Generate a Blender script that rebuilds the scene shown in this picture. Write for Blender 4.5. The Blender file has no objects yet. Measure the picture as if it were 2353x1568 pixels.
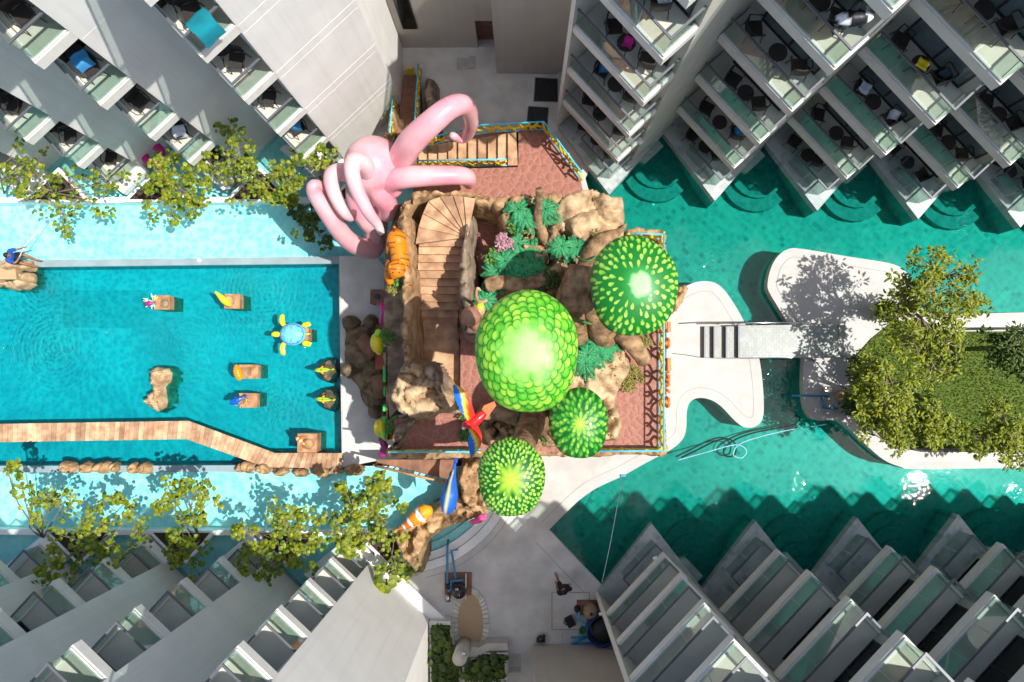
import bpy, bmesh, math, random
import numpy as np
from mathutils import Vector, Matrix
from mathutils.geometry import tessellate_polygon

# ------------------------------------------------------------------ camera, light, exposure
SC = bpy.context.scene
COL = SC.collection
CAM_H = 33.0            # drone height above the deck, metres
FPX = 796.0             # focal length in pixels of a 1024 wide picture
NAD = (522.0, 378.0)    # where the plumb line under the drone meets the picture
_th = math.atan((NAD[1]-341)/FPX); _ph = math.atan((NAD[0]-512)/FPX)
CROT = (Matrix.Rotation(_th, 3, 'X') @ Matrix.Rotation(_ph, 3, 'Y'))
cam_data = bpy.data.cameras.new('camera'); cam = bpy.data.objects.new('camera', cam_data)
COL.objects.link(cam)
cam.matrix_world = Matrix.Translation((0, 0, CAM_H)) @ CROT.to_4x4()
cam_data.sensor_width = 36.0; cam_data.lens = FPX/1024*36.0
cam_data.clip_start = 0.5; cam_data.clip_end = 2000
SC.camera = cam

SUN = Vector((0.51, -0.082, 1.0)).normalized()
world = bpy.data.worlds.new('World'); SC.world = world; world.use_nodes = True
wn = world.node_tree.nodes; wl = world.node_tree.links
sky = wn.new('ShaderNodeTexSky'); sky.sky_type = 'NISHITA'; sky.sun_disc = False
sky.sun_elevation = math.asin(SUN.z); sky.sun_rotation = math.atan2(SUN.x, SUN.y)
sky.air_density = 1.0; sky.dust_density = 2.0
wn['Background'].inputs['Strength'].default_value = 0.15
wl.new(sky.outputs[0], wn['Background'].inputs['Color'])
sun_d = bpy.data.lights.new('sun', 'SUN'); sun_d.energy = 5.0; sun_d.angle = math.radians(0.53)
sun_d.color = (1.0, 0.965, 0.91)
sun = bpy.data.objects.new('sun', sun_d); COL.objects.link(sun)
sun.rotation_euler = (-SUN).to_track_quat('-Z', 'Y').to_euler()
SC.view_settings.view_transform = 'Standard'; SC.view_settings.look = 'None'
SC.view_settings.exposure = 0.34; SC.view_settings.gamma = 1.0
SC.view_settings.use_curve_mapping = False
SC.render.engine = 'CYCLES'
SC.cycles.max_bounces = 8; SC.cycles.transparent_max_bounces = 14
SC.cycles.diffuse_bounces = 3; SC.cycles.glossy_bounces = 2
SC.cycles.use_adaptive_sampling = True; SC.cycles.adaptive_threshold = 0.02

# ------------------------------------------------------------------ measuring: a point of the survey picture (2353 wide) at height z
def at(px, py, z=0.0):
    k = 1024.0/2353.0
    d = CROT @ Vector(((px*k-512)/FPX, (341-py*k)/FPX, -1.0))
    t = (CAM_H-z)/-d.z
    return Vector((d.x*t, d.y*t, z))
def pl(pts, z=0.0): return [at(p[0], p[1], p[2] if len(p) > 2 else z) for p in pts]

# ------------------------------------------------------------------ noise (numpy)
def _hash(i, j, s):
    h = (i*374761393 + j*668265263 + s*1274126177) & 0xffffffff
    h = ((h ^ (h >> 13))*1274126177) & 0xffffffff
    return ((h ^ (h >> 16)) & 0xffff)/65535.0
def vnoise(x, y, s=0):
    x = np.asarray(x, float); y = np.asarray(y, float)
    i = np.floor(x).astype(np.int64); j = np.floor(y).astype(np.int64)
    f = x-i; g = y-j; f = f*f*(3-2*f); g = g*g*(3-2*g)
    a = _hash(i, j, s); b = _hash(i+1, j, s); c = _hash(i, j+1, s); d = _hash(i+1, j+1, s)
    return (a*(1-f)+b*f)*(1-g)+(c*(1-f)+d*f)*g
def fbm(x, y, s=0, o=4):
    r = 0; a = 0.5; t = 0
    for k in range(o):
        r = r+a*vnoise(x*2**k+k*17.3, y*2**k-k*9.1, s+k); t += a; a *= 0.55
    return r/t
def ridge(x, y, s=0, o=3):
    r = 0; a = 0.5; t = 0
    for k in range(o):
        r = r+a*(1-abs(2*vnoise(x*2**k+k*7.7, y*2**k+k*3.1, s+k)-1)); t += a; a *= 0.5
    return r/t

# ------------------------------------------------------------------ mesh builder
class MB:
    def __init__(s): s.v = []; s.f = []; s.m = []; s.sm = []
    def add(s, vs, fs, mi=0, smooth=False):
        o = len(s.v); s.v += [Vector(p) for p in vs]
        for f in fs: s.f.append([i+o for i in f]); s.m.append(mi); s.sm.append(smooth)
        return s
    def box(s, c, d, rz=0.0, mi=0, rx=0.0, ry=0.0):
        M = Matrix.Rotation(rz, 3, 'Z') @ Matrix.Rotation(ry, 3, 'Y') @ Matrix.Rotation(rx, 3, 'X')
        c = Vector(c); h = Vector(d)*0.5
        vs = [c+M @ Vector((sx*h.x, sy*h.y, sz*h.z)) for sz in (-1, 1) for sx, sy in ((-1, -1), (1, -1), (1, 1), (-1, 1))]
        return s.add(vs, [(3, 2, 1, 0), (4, 5, 6, 7), (0, 1, 5, 4), (1, 2, 6, 5), (2, 3, 7, 6), (3, 0, 4, 7)], mi)
    def prism(s, poly, z0, z1, mi=0, bottom=False):
        p = [Vector((q[0], q[1], 0)) for q in poly]; n = len(p)
        ar = sum(p[i].x*p[(i+1) % n].y-p[(i+1) % n].x*p[i].y for i in range(n))
        if ar < 0: p.reverse()
        vs = [(q.x, q.y, z0) for q in p]+[(q.x, q.y, z1) for q in p]
        fs = [(i, (i+1) % n, n+(i+1) % n, n+i) for i in range(n)]
        for t in tessellate_polygon([[Vector((q.x, q.y, 0)) for q in p]]):
            a, b, c = t
            if (p[b]-p[a]).cross(p[c]-p[a]).z < 0: b, c = c, b
            fs.append((n+a, n+b, n+c))
            if bottom: fs.append((c, b, a))
        return s.add(vs, fs, mi)
    def sheet(s, poly, z, mi=0):
        p = [Vector((q[0], q[1], 0)) for q in poly]
        fs = []
        for a, b, c in tessellate_polygon([p]):
            if (p[b]-p[a]).cross(p[c]-p[a]).z < 0: b, c = c, b
            fs.append((a, b, c))
        return s.add([(q.x, q.y, z) for q in p], fs, mi)
    def tube(s, pts, rad, n=8, mi=0, caps=True, sub=0, sq=1.0):
        pts = [Vector(p) for p in pts]
        rad = list(rad) if hasattr(rad, '__len__') else [rad]*len(pts)
        if sub:
            P = []; Rr = []
            L = len(pts)
            for i in range(L-1):
                p0 = pts[max(i-1, 0)]; p1 = pts[i]; p2 = pts[i+1]; p3 = pts[min(i+2, L-1)]
                for k in range(sub):
                    t = k/sub
                    P.append(0.5*((2*p1)+(-p0+p2)*t+(2*p0-5*p1+4*p2-p3)*t*t+(-p0+3*p1-3*p2+p3)*t**3))
                    Rr.append(rad[i]*(1-t)+rad[i+1]*t)
            P.append(pts[-1]); Rr.append(rad[-1]); pts, rad = P, Rr
        L = len(pts); vs = []; fs = []
        up = None
        for i in range(L):
            d = (pts[min(i+1, L-1)]-pts[max(i-1, 0)])
            d = d.normalized() if d.length > 1e-9 else Vector((0, 0, 1))
            if up is None: up = Vector((0, 0, 1)) if abs(d.z) < 0.9 else Vector((1, 0, 0))
            a = d.cross(up); a = a.normalized() if a.length > 1e-6 else d.orthogonal().normalized()
            b = a.cross(d).normalized(); up = b
            for k in range(n):
                q = 2*math.pi*k/n
                vs.append(pts[i]+a*(math.cos(q)*rad[i])+b*(math.sin(q)*rad[i]*sq))
        for i in range(L-1):
            for k in range(n):
                fs.append((i*n+k, i*n+(k+1) % n, (i+1)*n+(k+1) % n, (i+1)*n+k))
        if caps: fs.append(tuple(range(n-1, -1, -1))); fs.append(tuple((L-1)*n+k for k in range(n)))
        return s.add(vs, fs, mi, True)
    def ball(s, c, r, nu=14, nv=9, mi=0, rot=None, jitter=0.0, seed=0):
        c = Vector(c); r = Vector(r) if hasattr(r, '__len__') else Vector((r, r, r))
        rnd = random.Random(seed); vs = []; fs = []
        def P(d):
            k = 1+(rnd.random()-0.5)*2*jitter
            q = Vector((d.x*r.x, d.y*r.y, d.z*r.z))*k
            return c+(rot @ q if rot else q)
        vs.append(P(Vector((0, 0, -1))))
        for j in range(1, nv):
            a = -math.pi/2+math.pi*j/nv
            for i in range(nu):
                b = 2*math.pi*i/nu
                vs.append(P(Vector((math.cos(a)*math.cos(b), math.cos(a)*math.sin(b), math.sin(a)))))
        vs.append(P(Vector((0, 0, 1)))); T = len(vs)-1
        for i in range(nu): fs.append((0, 1+(i+1) % nu, 1+i)); fs.append((T, T-nu+i, T-nu+(i+1) % nu))
        for j in range(nv-2):
            for i in range(nu):
                a = 1+j*nu+i; b = 1+j*nu+(i+1) % nu
                fs.append((a, b, b+nu, a+nu))
        return s.add(vs, fs, mi, True)
    def lathe(s, c, prof, n=16, mi=0, smooth=True):
        c = Vector(c); vs = []; fs = []; L = len(prof)
        for r, z in prof:
            for k in range(n):
                q = 2*math.pi*k/n; vs.append(c+Vector((r*math.cos(q), r*math.sin(q), z)))
        for i in range(L-1):
            for k in range(n): fs.append((i*n+k, i*n+(k+1) % n, (i+1)*n+(k+1) % n, (i+1)*n+k))
        fs.append(tuple(range(n-1, -1, -1))); fs.append(tuple((L-1)*n+k for k in range(n)))
        return s.add(vs, fs, mi, smooth)
    def leaf(s, p, d, up, l, w, mi=0, bend=0.15):
        d = d.normalized(); a = d.cross(up)
        a = a.normalized() if a.length > 1e-6 else d.orthogonal().normalized()
        n = a.cross(d)
        vs = [p, p+d*l*0.35+a*w*0.5-n*l*bend*0.2, p+d*l*0.75+a*w*0.38-n*l*bend*0.5, p+d*l-n*l*bend, p+d*l*0.75-a*w*0.38-n*l*bend*0.5, p+d*l*0.35-a*w*0.5-n*l*bend*0.2, p+d*l*0.55+n*l*0.05]
        return s.add(vs, [(0, 1, 6), (1, 2, 6), (2, 3, 6), (3, 4, 6), (4, 5, 6), (5, 0, 6)], mi, False)
    def build(s, name, mat, parent=None, origin=None, smooth=None):
        me = bpy.data.meshes.new(name)
        if parent is not None and origin is None:
            o0 = Vector(parent.get('_w', (0, 0, 0)))
        elif origin is not None: o0 = Vector(origin)
        elif s.v:
            xs = [p.x for p in s.v]; ys = [p.y for p in s.v]; zs = [p.z for p in s.v]
            o0 = Vector(((min(xs)+max(xs))/2, (min(ys)+max(ys))/2, min(zs)))
        else: o0 = Vector((0, 0, 0))
        me.from_pydata([tuple(p-o0) for p in s.v], [], s.f)
        mats = mat if isinstance(mat, (list, tuple)) else [mat]
        for m in mats: me.materials.append(M[m] if isinstance(m, str) else m)
        if len(mats) > 1: me.polygons.foreach_set('material_index', s.m)
        me.polygons.foreach_set('use_smooth', [bool(smooth) if smooth is not None else q for q in s.sm])
        me.update()
        o = bpy.data.objects.new(name, me); COL.objects.link(o)
        if parent is not None: o.parent = parent; W[o.name] = o0
        else: o.location = o0
        o['_w'] = tuple(o0)
        return o
W = {}
def tag(o, label=None, cat=None, group=None, kind=None):
    if label: o['label'] = label
    if cat: o['category'] = cat
    if group: o['group'] = group
    if kind: o['kind'] = kind
    return o
def thing(name, label, cat, loc=(0, 0, 0), rz=0.0, group=None):
    o = bpy.data.objects.new(name, None); COL.objects.link(o); o.empty_display_size = 0.2
    o.location = loc; o.rotation_euler = (0, 0, rz); o['_w'] = tuple(loc) if rz == 0 else (0, 0, 0)
    return tag(o, label, cat, group)
def struct(name, mb, mat): return tag(mb.build(name, mat), kind='structure')
KIDS = {}
def copy_tree(o, loc, rz, label=None, group=None):
    def kids(p): return [c for c in bpy.data.objects if c.parent == p]
    if o.name not in KIDS: KIDS[o.name] = [(k, kids(k)) for k in kids(o)]
    r = o.copy(); COL.objects.link(r); r.location = loc; r.rotation_euler = (0, 0, rz)
    if label: r['label'] = label
    if group: r['group'] = group
    for k, gk in KIDS[o.name]:
        c = k.copy(); COL.objects.link(c); c.parent = r
        for g in gk:
            d = g.copy(); COL.objects.link(d); d.parent = c
    return r
def voxel(o, size, smooth_it=6):
    m = o.modifiers.new('remesh', 'REMESH'); m.mode = 'VOXEL'; m.voxel_size = size; m.use_smooth_shade = True
    s = o.modifiers.new('smooth', 'SMOOTH'); s.iterations = smooth_it; s.factor = 0.5
    return o
def catmull(pts, sub=6, closed=False):
    P = [Vector(p) for p in pts]; n = len(P); out = []
    for i in range(n if closed else n-1):
        p0 = P[(i-1) % n] if closed or i > 0 else P[0]; p1 = P[i]; p2 = P[(i+1) % n]
        p3 = P[(i+2) % n] if closed or i+2 < n else P[n-1]
        for k in range(sub):
            t = k/sub
            out.append(0.5*((2*p1)+(-p0+p2)*t+(2*p0-5*p1+4*p2-p3)*t*t+(-p0+3*p1-3*p2+p3)*t**3))
    if not closed: out.append(P[-1])
    return out
def sdf_poly(X, Y, poly):
    n = len(poly); d = np.full(X.shape, 1e9); ins = np.zeros(X.shape, bool)
    for i in range(n):
        ax, ay = poly[i][0], poly[i][1]; bx, by = poly[(i+1) % n][0], poly[(i+1) % n][1]
        ex, ey = bx-ax, by-ay; L = ex*ex+ey*ey+1e-12
        t = np.clip(((X-ax)*ex+(Y-ay)*ey)/L, 0, 1)
        d = np.minimum(d, np.hypot(X-ax-t*ex, Y-ay-t*ey))
        c = ((ay > Y) != (by > Y)) & (X < (bx-ax)*(Y-ay)/((by-ay) if abs(by-ay) > 1e-9 else 1e-9)+ax)
        ins ^= c
    return np.where(ins, d, -d)
def sdf_line(X, Y, pts):
    """pts: (x, y, half width, crest z) -> signed distance inside and crest height"""
    best = np.full(X.shape, -1e9); zz = np.zeros(X.shape)
    for (ax, ay, aw, az), (bx, by, bw, bz) in zip(pts[:-1], pts[1:]):
        ex, ey = bx-ax, by-ay; L = ex*ex+ey*ey+1e-12
        t = np.clip(((X-ax)*ex+(Y-ay)*ey)/L, 0, 1)
        s = aw+(bw-aw)*t-np.hypot(X-ax-t*ex, Y-ay-t*ey)
        u = s > best; best = np.where(u, s, best); zz = np.where(u, az+(bz-az)*t, zz)
    return best, zz
def voro(x, y, s=0):
    i = np.floor(x).astype(np.int64); j = np.floor(y).astype(np.int64); f1 = np.full(x.shape, 9.0); f2 = np.full(x.shape, 9.0); hh = np.zeros(x.shape); gx = np.zeros(x.shape); gy = np.zeros(x.shape)
    for a in (-1, 0, 1):
        for b in (-1, 0, 1):
            cx = i+a+_hash(i+a, j+b, s); cy = j+b+_hash(i+a, j+b, s+77); d = np.hypot(x-cx, y-cy); u = d < f1
            f2 = np.where(u, f1, np.minimum(f2, d)); f1 = np.where(u, d, f1); hh = np.where(u, _hash(i+a, j+b, s+5), hh)
            gx = np.where(u, (x-cx)*(_hash(i+a, j+b, s+11)-0.5), gx); gy = np.where(u, (y-cy)*(_hash(i+a, j+b, s+13)-0.5), gy)
    return f1, f2, hh, gx+gy
def rock(name, mat, outline=None, spine=None, zt=1.0, zb=0.0, edge=0.5, amp=0.15, seed=0, res=0.07, wob=0.12, fq=1.3, parent=None, facet=0.0, slope=None, ground=None):
    """a boulder or rock wall: sculpted height field inside an outline (or along a spine), crags and all"""
    if outline is not None:
        xs = [p[0] for p in outline]; ys = [p[1] for p in outline]
    else:
        xs = [p[0]+k*p[2] for p in spine for k in (-1, 1)]; ys = [p[1]+k*p[2] for p in spine for k in (-1, 1)]
    pad = wob+res
    gx = np.arange(min(xs)-pad, max(xs)+pad+res, res); gy = np.arange(min(ys)-pad, max(ys)+pad+res, res)
    X, Y = np.meshgrid(gx, gy, indexing='ij')
    if outline is not None: sd = sdf_poly(X, Y, outline); ZT = np.full(X.shape, zt)
    else: sd, ZT = sdf_line(X, Y, spine)
    if slope is not None: ZT = ZT+(X-np.mean(xs))*slope[0]+(Y-np.mean(ys))*slope[1]
    sd = sd+(fbm(X*fq*1.6, Y*fq*1.6, seed+5, 3)-0.5)*2*wob
    t = np.clip(sd/edge, 0, 1); pr = np.sqrt(np.clip(1-(1-t)**2, 0, 1))
    big = fbm(X*fq, Y*fq, seed, 4)-0.5; cr = ridge(X*fq*0.9+big, Y*fq*0.9-big, seed+9, 3)
    Z = zb+(ZT-zb)*pr+pr*amp*(big*2.2-0.9*np.clip((cr-0.72)*4, 0, 1)+0.3*(fbm(X*fq*5, Y*fq*5, seed+3, 2)-0.5))
    wx = X*fq*0.95+big*0.9; wy = Y*fq*0.95+(fbm(X*fq, Y*fq, seed+31, 3)-0.5)*0.9
    f1, f2, hh, gr = voro(wx, wy, seed+40); g1, g2, h2, gr2 = voro(wx*2.3+5, wy*2.3, seed+50)
    Z = Z+pr*amp*(1.1*(hh-0.5)*np.clip((f2-f1)/0.22, 0, 1)+1.6*gr-1.0*np.exp(-((f2-f1)/0.07)**2)+0.5*gr2-0.35*np.exp(-((g2-g1)/0.1)**2))
    if facet: Z = Z+pr*facet*(np.abs(((X*0.8+Y*0.6+big*1.5)*fq*1.7) % 1-0.5)+np.abs(((X*0.5-Y*0.9+big)*fq*1.3) % 1-0.5)-0.5)
    Z = np.where(sd <= 0, zb, Z)
    keep = sd > -res*0.7
    idx = -np.ones(X.shape, int); k = np.argwhere(keep); idx[keep] = np.arange(len(k))
    mb = MB(); mb.v = [Vector((X[i, j], Y[i, j], Z[i, j])) for i, j in k]
    c = keep[:-1, :-1] & keep[1:, :-1] & keep[:-1, 1:] & keep[1:, 1:]
    for i, j in np.argwhere(c):
        mb.f.append([idx[i, j], idx[i+1, j], idx[i+1, j+1], idx[i, j+1]])
    mb.m = [0]*len(mb.f); mb.sm = [True]*len(mb.f)
    return mb.build(name, mat, parent)
# ------------------------------------------------------------------ materials
M = {}
def _n(nt, t, **k):
    n = nt.nodes.new(t)
    for a, b in k.items(): setattr(n, a, b)
    return n
def mat(name, col, rough=0.6, var=0.12, scale=3.0, bump=0.0, bscale=20.0, metal=0.0, spec=0.4, col2=None, detail=5.0, coat=0.0, cscale=None, mixlo=0.35, mixhi=0.65, stain=0.0, stain_col=(0.2, 0.17, 0.13), rnd=0.0, streak=0.0):
    m = bpy.data.materials.new(name); m.use_nodes = True; nt = m.node_tree; b = nt.nodes['Principled BSDF']
    b.inputs['Roughness'].default_value = rough; b.inputs['Metallic'].default_value = metal
    b.inputs['Specular IOR Level'].default_value = spec; b.inputs['Coat Weight'].default_value = coat
    b.inputs['Coat Roughness'].default_value = 0.06
    g = _n(nt, 'ShaderNodeNewGeometry')
    nz = _n(nt, 'ShaderNodeTexNoise'); nz.inputs['Scale'].default_value = scale; nz.inputs['Detail'].default_value = detail
    nt.links.new(g.outputs['Position'], nz.inputs['Vector'])
    c1 = tuple(max(0, c*(1-var)) for c in col)+(1,)
    c2 = (tuple(col2) if col2 else tuple(min(1, c*(1+var)) for c in col))+(1,)
    r = _n(nt, 'ShaderNodeValToRGB'); r.color_ramp.elements[0].position = mixlo; r.color_ramp.elements[1].position = mixhi
    r.color_ramp.elements[0].color = c1; r.color_ramp.elements[1].color = c2
    nt.links.new(nz.outputs['Fac'], r.inputs['Fac']); out = r.outputs['Color']
    if stain:
        n2 = _n(nt, 'ShaderNodeTexNoise'); n2.inputs['Scale'].default_value = scale*0.35; n2.inputs['Detail'].default_value = 7; n2.inputs['Roughness'].default_value = 0.65
        nt.links.new(g.outputs['Position'], n2.inputs['Vector'])
        r2 = _n(nt, 'ShaderNodeValToRGB'); r2.color_ramp.elements[0].position = 0.52; r2.color_ramp.elements[1].position = 0.72
        r2.color_ramp.elements[0].color = (0, 0, 0, 1); r2.color_ramp.elements[1].color = (stain, stain, stain, 1)
        nt.links.new(n2.outputs['Fac'], r2.inputs['Fac'])
        mx = _n(nt, 'ShaderNodeMixRGB'); mx.inputs['Color2'].default_value = tuple(stain_col)+(1,)
        nt.links.new(r2.outputs['Color'], mx.inputs['Fac']); nt.links.new(out, mx.inputs['Color1']); out = mx.outputs['Color']
    if streak:
        mp = _n(nt, 'ShaderNodeMapping'); mp.inputs['Scale'].default_value = (2.6, 2.6, 0.09); nt.links.new(g.outputs['Position'], mp.inputs['Vector'])
        n3 = _n(nt, 'ShaderNodeTexNoise'); n3.inputs['Scale'].default_value = 2.0; n3.inputs['Detail'].default_value = 6; nt.links.new(mp.outputs[0], n3.inputs['Vector'])
        r3 = _n(nt, 'ShaderNodeValToRGB'); r3.color_ramp.elements[0].position = 0.5; r3.color_ramp.elements[1].position = 0.75; r3.color_ramp.elements[0].color = (0, 0, 0, 1); r3.color_ramp.elements[1].color = (streak, streak, streak, 1)
        nt.links.new(n3.outputs['Fac'], r3.inputs['Fac']); out = rgbmix(nt, r3.outputs['Color'], out, tuple(c*0.72 for c in col))
    if rnd:
        oi = _n(nt, 'ShaderNodeObjectInfo'); hs = _n(nt, 'ShaderNodeHueSaturation')
        mr = _n(nt, 'ShaderNodeMapRange'); mr.inputs['To Min'].default_value = 1-rnd; mr.inputs['To Max'].default_value = 1+rnd
        nt.links.new(oi.outputs['Random'], mr.inputs['Value']); nt.links.new(mr.outputs[0], hs.inputs['Value'])
        nt.links.new(out, hs.inputs['Color']); out = hs.outputs['Color']
    nt.links.new(out, b.inputs['Base Color'])
    if bump:
        nb = _n(nt, 'ShaderNodeTexNoise'); nb.inputs['Scale'].default_value = bscale; nb.inputs['Detail'].default_value = 4
        nt.links.new(g.outputs['Position'], nb.inputs['Vector'])
        bp = _n(nt, 'ShaderNodeBump'); bp.inputs['Strength'].default_value = bump; bp.inputs['Distance'].default_value = 0.05
        nt.links.new(nb.outputs['Fac'], bp.inputs['Height']); nt.links.new(bp.outputs[0], b.inputs['Normal'])
    M[name] = m; return m
def rgbmix(nt, fac, a, b):
    mx = _n(nt, 'ShaderNodeMixRGB')
    for s, v in (('Fac', fac), ('Color1', a), ('Color2', b)):
        if hasattr(v, 'is_linked') or hasattr(v, 'links'): nt.links.new(v, mx.inputs[s])
        elif isinstance(v, (int, float)): mx.inputs[s].default_value = v
        else: mx.inputs[s].default_value = tuple(v)+(1,) if len(v) == 3 else v
    return mx.outputs['Color']
def tiles(name, c1, c2, grout, scale, rough=0.4, mortar=0.012, w=0.5, h=0.25, ang=0.0, spots=None, spot_amt=0.0, bump=0.25, offset=0.5):
    """small tiles with their joints, colour varies from tile to tile; optional darker tiles strewn in"""
    m = bpy.data.materials.new(name); m.use_nodes = True; nt = m.node_tree; b = nt.nodes['Principled BSDF']
    b.inputs['Roughness'].default_value = rough
    g = _n(nt, 'ShaderNodeNewGeometry'); mp = _n(nt, 'ShaderNodeMapping'); mp.inputs['Rotation'].default_value = (0, 0, ang)
    nt.links.new(g.outputs['Position'], mp.inputs['Vector'])
    br = _n(nt, 'ShaderNodeTexBrick'); br.inputs['Scale'].default_value = scale; br.inputs['Mortar Size'].default_value = mortar
    br.inputs['Brick Width'].default_value = w; br.inputs['Row Height'].default_value = h; br.offset = offset
    br.inputs['Color1'].default_value = tuple(c1)+(1,); br.inputs['Color2'].default_value = tuple(c2)+(1,); br.inputs['Mortar'].default_value = tuple(grout)+(1,)
    nt.links.new(mp.outputs[0], br.inputs['Vector']); out = br.outputs['Color']
    nz = _n(nt, 'ShaderNodeTexNoise'); nz.inputs['Scale'].default_value = 0.45; nz.inputs['Detail'].default_value = 6
    nt.links.new(g.outputs['Position'], nz.inputs['Vector'])
    r = _n(nt, 'ShaderNodeValToRGB'); r.color_ramp.elements[0].position = 0.3; r.color_ramp.elements[1].position = 0.7
    r.color_ramp.elements[0].color = (0.72, 0.78, 0.8, 1); r.color_ramp.elements[1].color = (1.08, 1.05, 1.0, 1)
    nt.links.new(nz.outputs['Fac'], r.inputs['Fac'])
    mu = _n(nt, 'ShaderNodeMixRGB', blend_type='MULTIPLY'); mu.inputs['Fac'].default_value = 1
    nt.links.new(out, mu.inputs['Color1']); nt.links.new(r.outputs[0], mu.inputs['Color2']); out = mu.outputs[0]
    if spots:
        sx = _n(nt, 'ShaderNodeVectorMath', operation='SCALE'); sx.inputs['Scale'].default_value = 5.5
        nt.links.new(mp.outputs[0], sx.inputs[0])
        fl = _n(nt, 'ShaderNodeVectorMath', operation='FLOOR'); nt.links.new(sx.outputs[0], fl.inputs[0])
        wn_ = _n(nt, 'ShaderNodeTexWhiteNoise', noise_dimensions='2D'); nt.links.new(fl.outputs[0], wn_.inputs['Vector'])
        gt = _n(nt, 'ShaderNodeValToRGB'); gt.color_ramp.interpolation = 'CONSTANT'
        e = gt.color_ramp.elements; e[0].position = 0; e[0].color = (0, 0, 0, 1); e[1].position = 1-spot_amt; e[1].color = (0.5, 0.5, 0.5, 1)
        e2 = gt.color_ramp.elements.new(1-spot_amt*0.4); e2.color = (1, 1, 1, 1)
        nt.links.new(wn_.outputs['Value'], gt.inputs['Fac']); out = rgbmix(nt, gt.outputs['Color'], out, spots)
    nt.links.new(out, b.inputs['Base Color'])
    bp = _n(nt, 'ShaderNodeBump'); bp.inputs['Strength'].default_value = bump; bp.inputs['Distance'].default_value = 0.01; bp.invert = True
    nt.links.new(br.outputs['Fac'], bp.inputs['Height']); nt.links.new(bp.outputs[0], b.inputs['Normal'])
    M[name] = m
def water(name, tint, tint2, rip=4.0, bump=0.35, rough=0.03, fine=2.6, warp=1.0, refl=1.0, jets=(), calm=1.0, lo=0.45, hi=1.0):
    """pool water: body tint mixed along the ripples for refracted light, plus a mirror skin ruffled by ripples; jets stir it up locally"""
    m = bpy.data.materials.new(name); m.use_nodes = True; nt = m.node_tree
    for n in list(nt.nodes):
        if n.type != 'OUTPUT_MATERIAL': nt.nodes.remove(n)
    outn = [n for n in nt.nodes if n.type == 'OUTPUT_MATERIAL'][0]
    g = _n(nt, 'ShaderNodeNewGeometry')
    nz = _n(nt, 'ShaderNodeTexNoise'); nz.inputs['Scale'].default_value = rip; nz.noise_dimensions = '2D'; nz.inputs['Detail'].default_value = 3; nz.inputs['Distortion'].default_value = warp
    big = _n(nt, 'ShaderNodeTexNoise'); big.inputs['Scale'].default_value = 0.3; big.noise_dimensions = '2D'; big.inputs['Detail'].default_value = 2
    vo = _n(nt, 'ShaderNodeTexVoronoi', feature='F1'); vo.inputs['Scale'].default_value = fine; vo.voronoi_dimensions = '2D'
    for t in (nz, big, vo): nt.links.new(g.outputs['Position'], t.inputs['Vector'])
    def mth(op, a_, b_=None, c_=None):
        k = _n(nt, 'ShaderNodeMath', operation=op)
        for i, v in enumerate((a_, b_, c_)):
            if v is None: continue
            if isinstance(v, (int, float)): k.inputs[i].default_value = v
            else: nt.links.new(v, k.inputs[i])
        return k.outputs[0]
    h = mth('ADD', nz.outputs['Fac'], vo.outputs['Distance'])
    amt = mth('MULTIPLY', big.outputs['Fac'], calm)
    for (jx, jy, jr) in jets:
        d = _n(nt, 'ShaderNodeVectorMath', operation='DISTANCE'); d.inputs[1].default_value = (jx, jy, -0.13); nt.links.new(g.outputs['Position'], d.inputs[0])
        fall = mth('MAXIMUM', mth('SUBTRACT', 1.0, mth('DIVIDE', d.outputs['Value'], jr)), 0.0)
        ring = mth('SINE', mth('MULTIPLY', mth('ADD', d.outputs['Value'], mth('MULTIPLY', nz.outputs['Fac'], 0.25)), 34.0))
        h = mth('ADD', h, mth('MULTIPLY', mth('MULTIPLY', ring, fall), 0.28)); amt = mth('ADD', amt, mth('MULTIPLY', fall, 0.3))
    bs = mth('MULTIPLY', h, amt)
    bp = _n(nt, 'ShaderNodeBump'); bp.inputs['Strength'].default_value = bump; bp.inputs['Distance'].default_value = 0.06
    nt.links.new(bs, bp.inputs['Height'])
    mr = _n(nt, 'ShaderNodeMapRange'); mr.inputs['From Min'].default_value = lo; mr.inputs['From Max'].default_value = hi
    nt.links.new(h, mr.inputs['Value'])
    tr = _n(nt, 'ShaderNodeBsdfTransparent'); nt.links.new(rgbmix(nt, mr.outputs[0], tint, tint2), tr.inputs['Color'])  # tint follows the ripples, imitating light refracted by the waves
    gl = _n(nt, 'ShaderNodeBsdfGlossy'); gl.inputs['Roughness'].default_value = rough; nt.links.new(bp.outputs[0], gl.inputs['Normal'])
    fr = _n(nt, 'ShaderNodeFresnel'); fr.inputs['IOR'].default_value = 1.36; nt.links.new(bp.outputs[0], fr.inputs['Normal'])
    mf = _n(nt, 'ShaderNodeMath', operation='MULTIPLY'); mf.inputs[1].default_value = refl; nt.links.new(fr.outputs[0], mf.inputs[0])
    mx = _n(nt, 'ShaderNodeMixShader'); nt.links.new(mf.outputs[0], mx.inputs[0]); nt.links.new(tr.outputs[0], mx.inputs[1]); nt.links.new(gl.outputs[0], mx.inputs[2])
    nt.links.new(mx.outputs[0], outn.inputs['Surface']); M[name] = m
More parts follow.
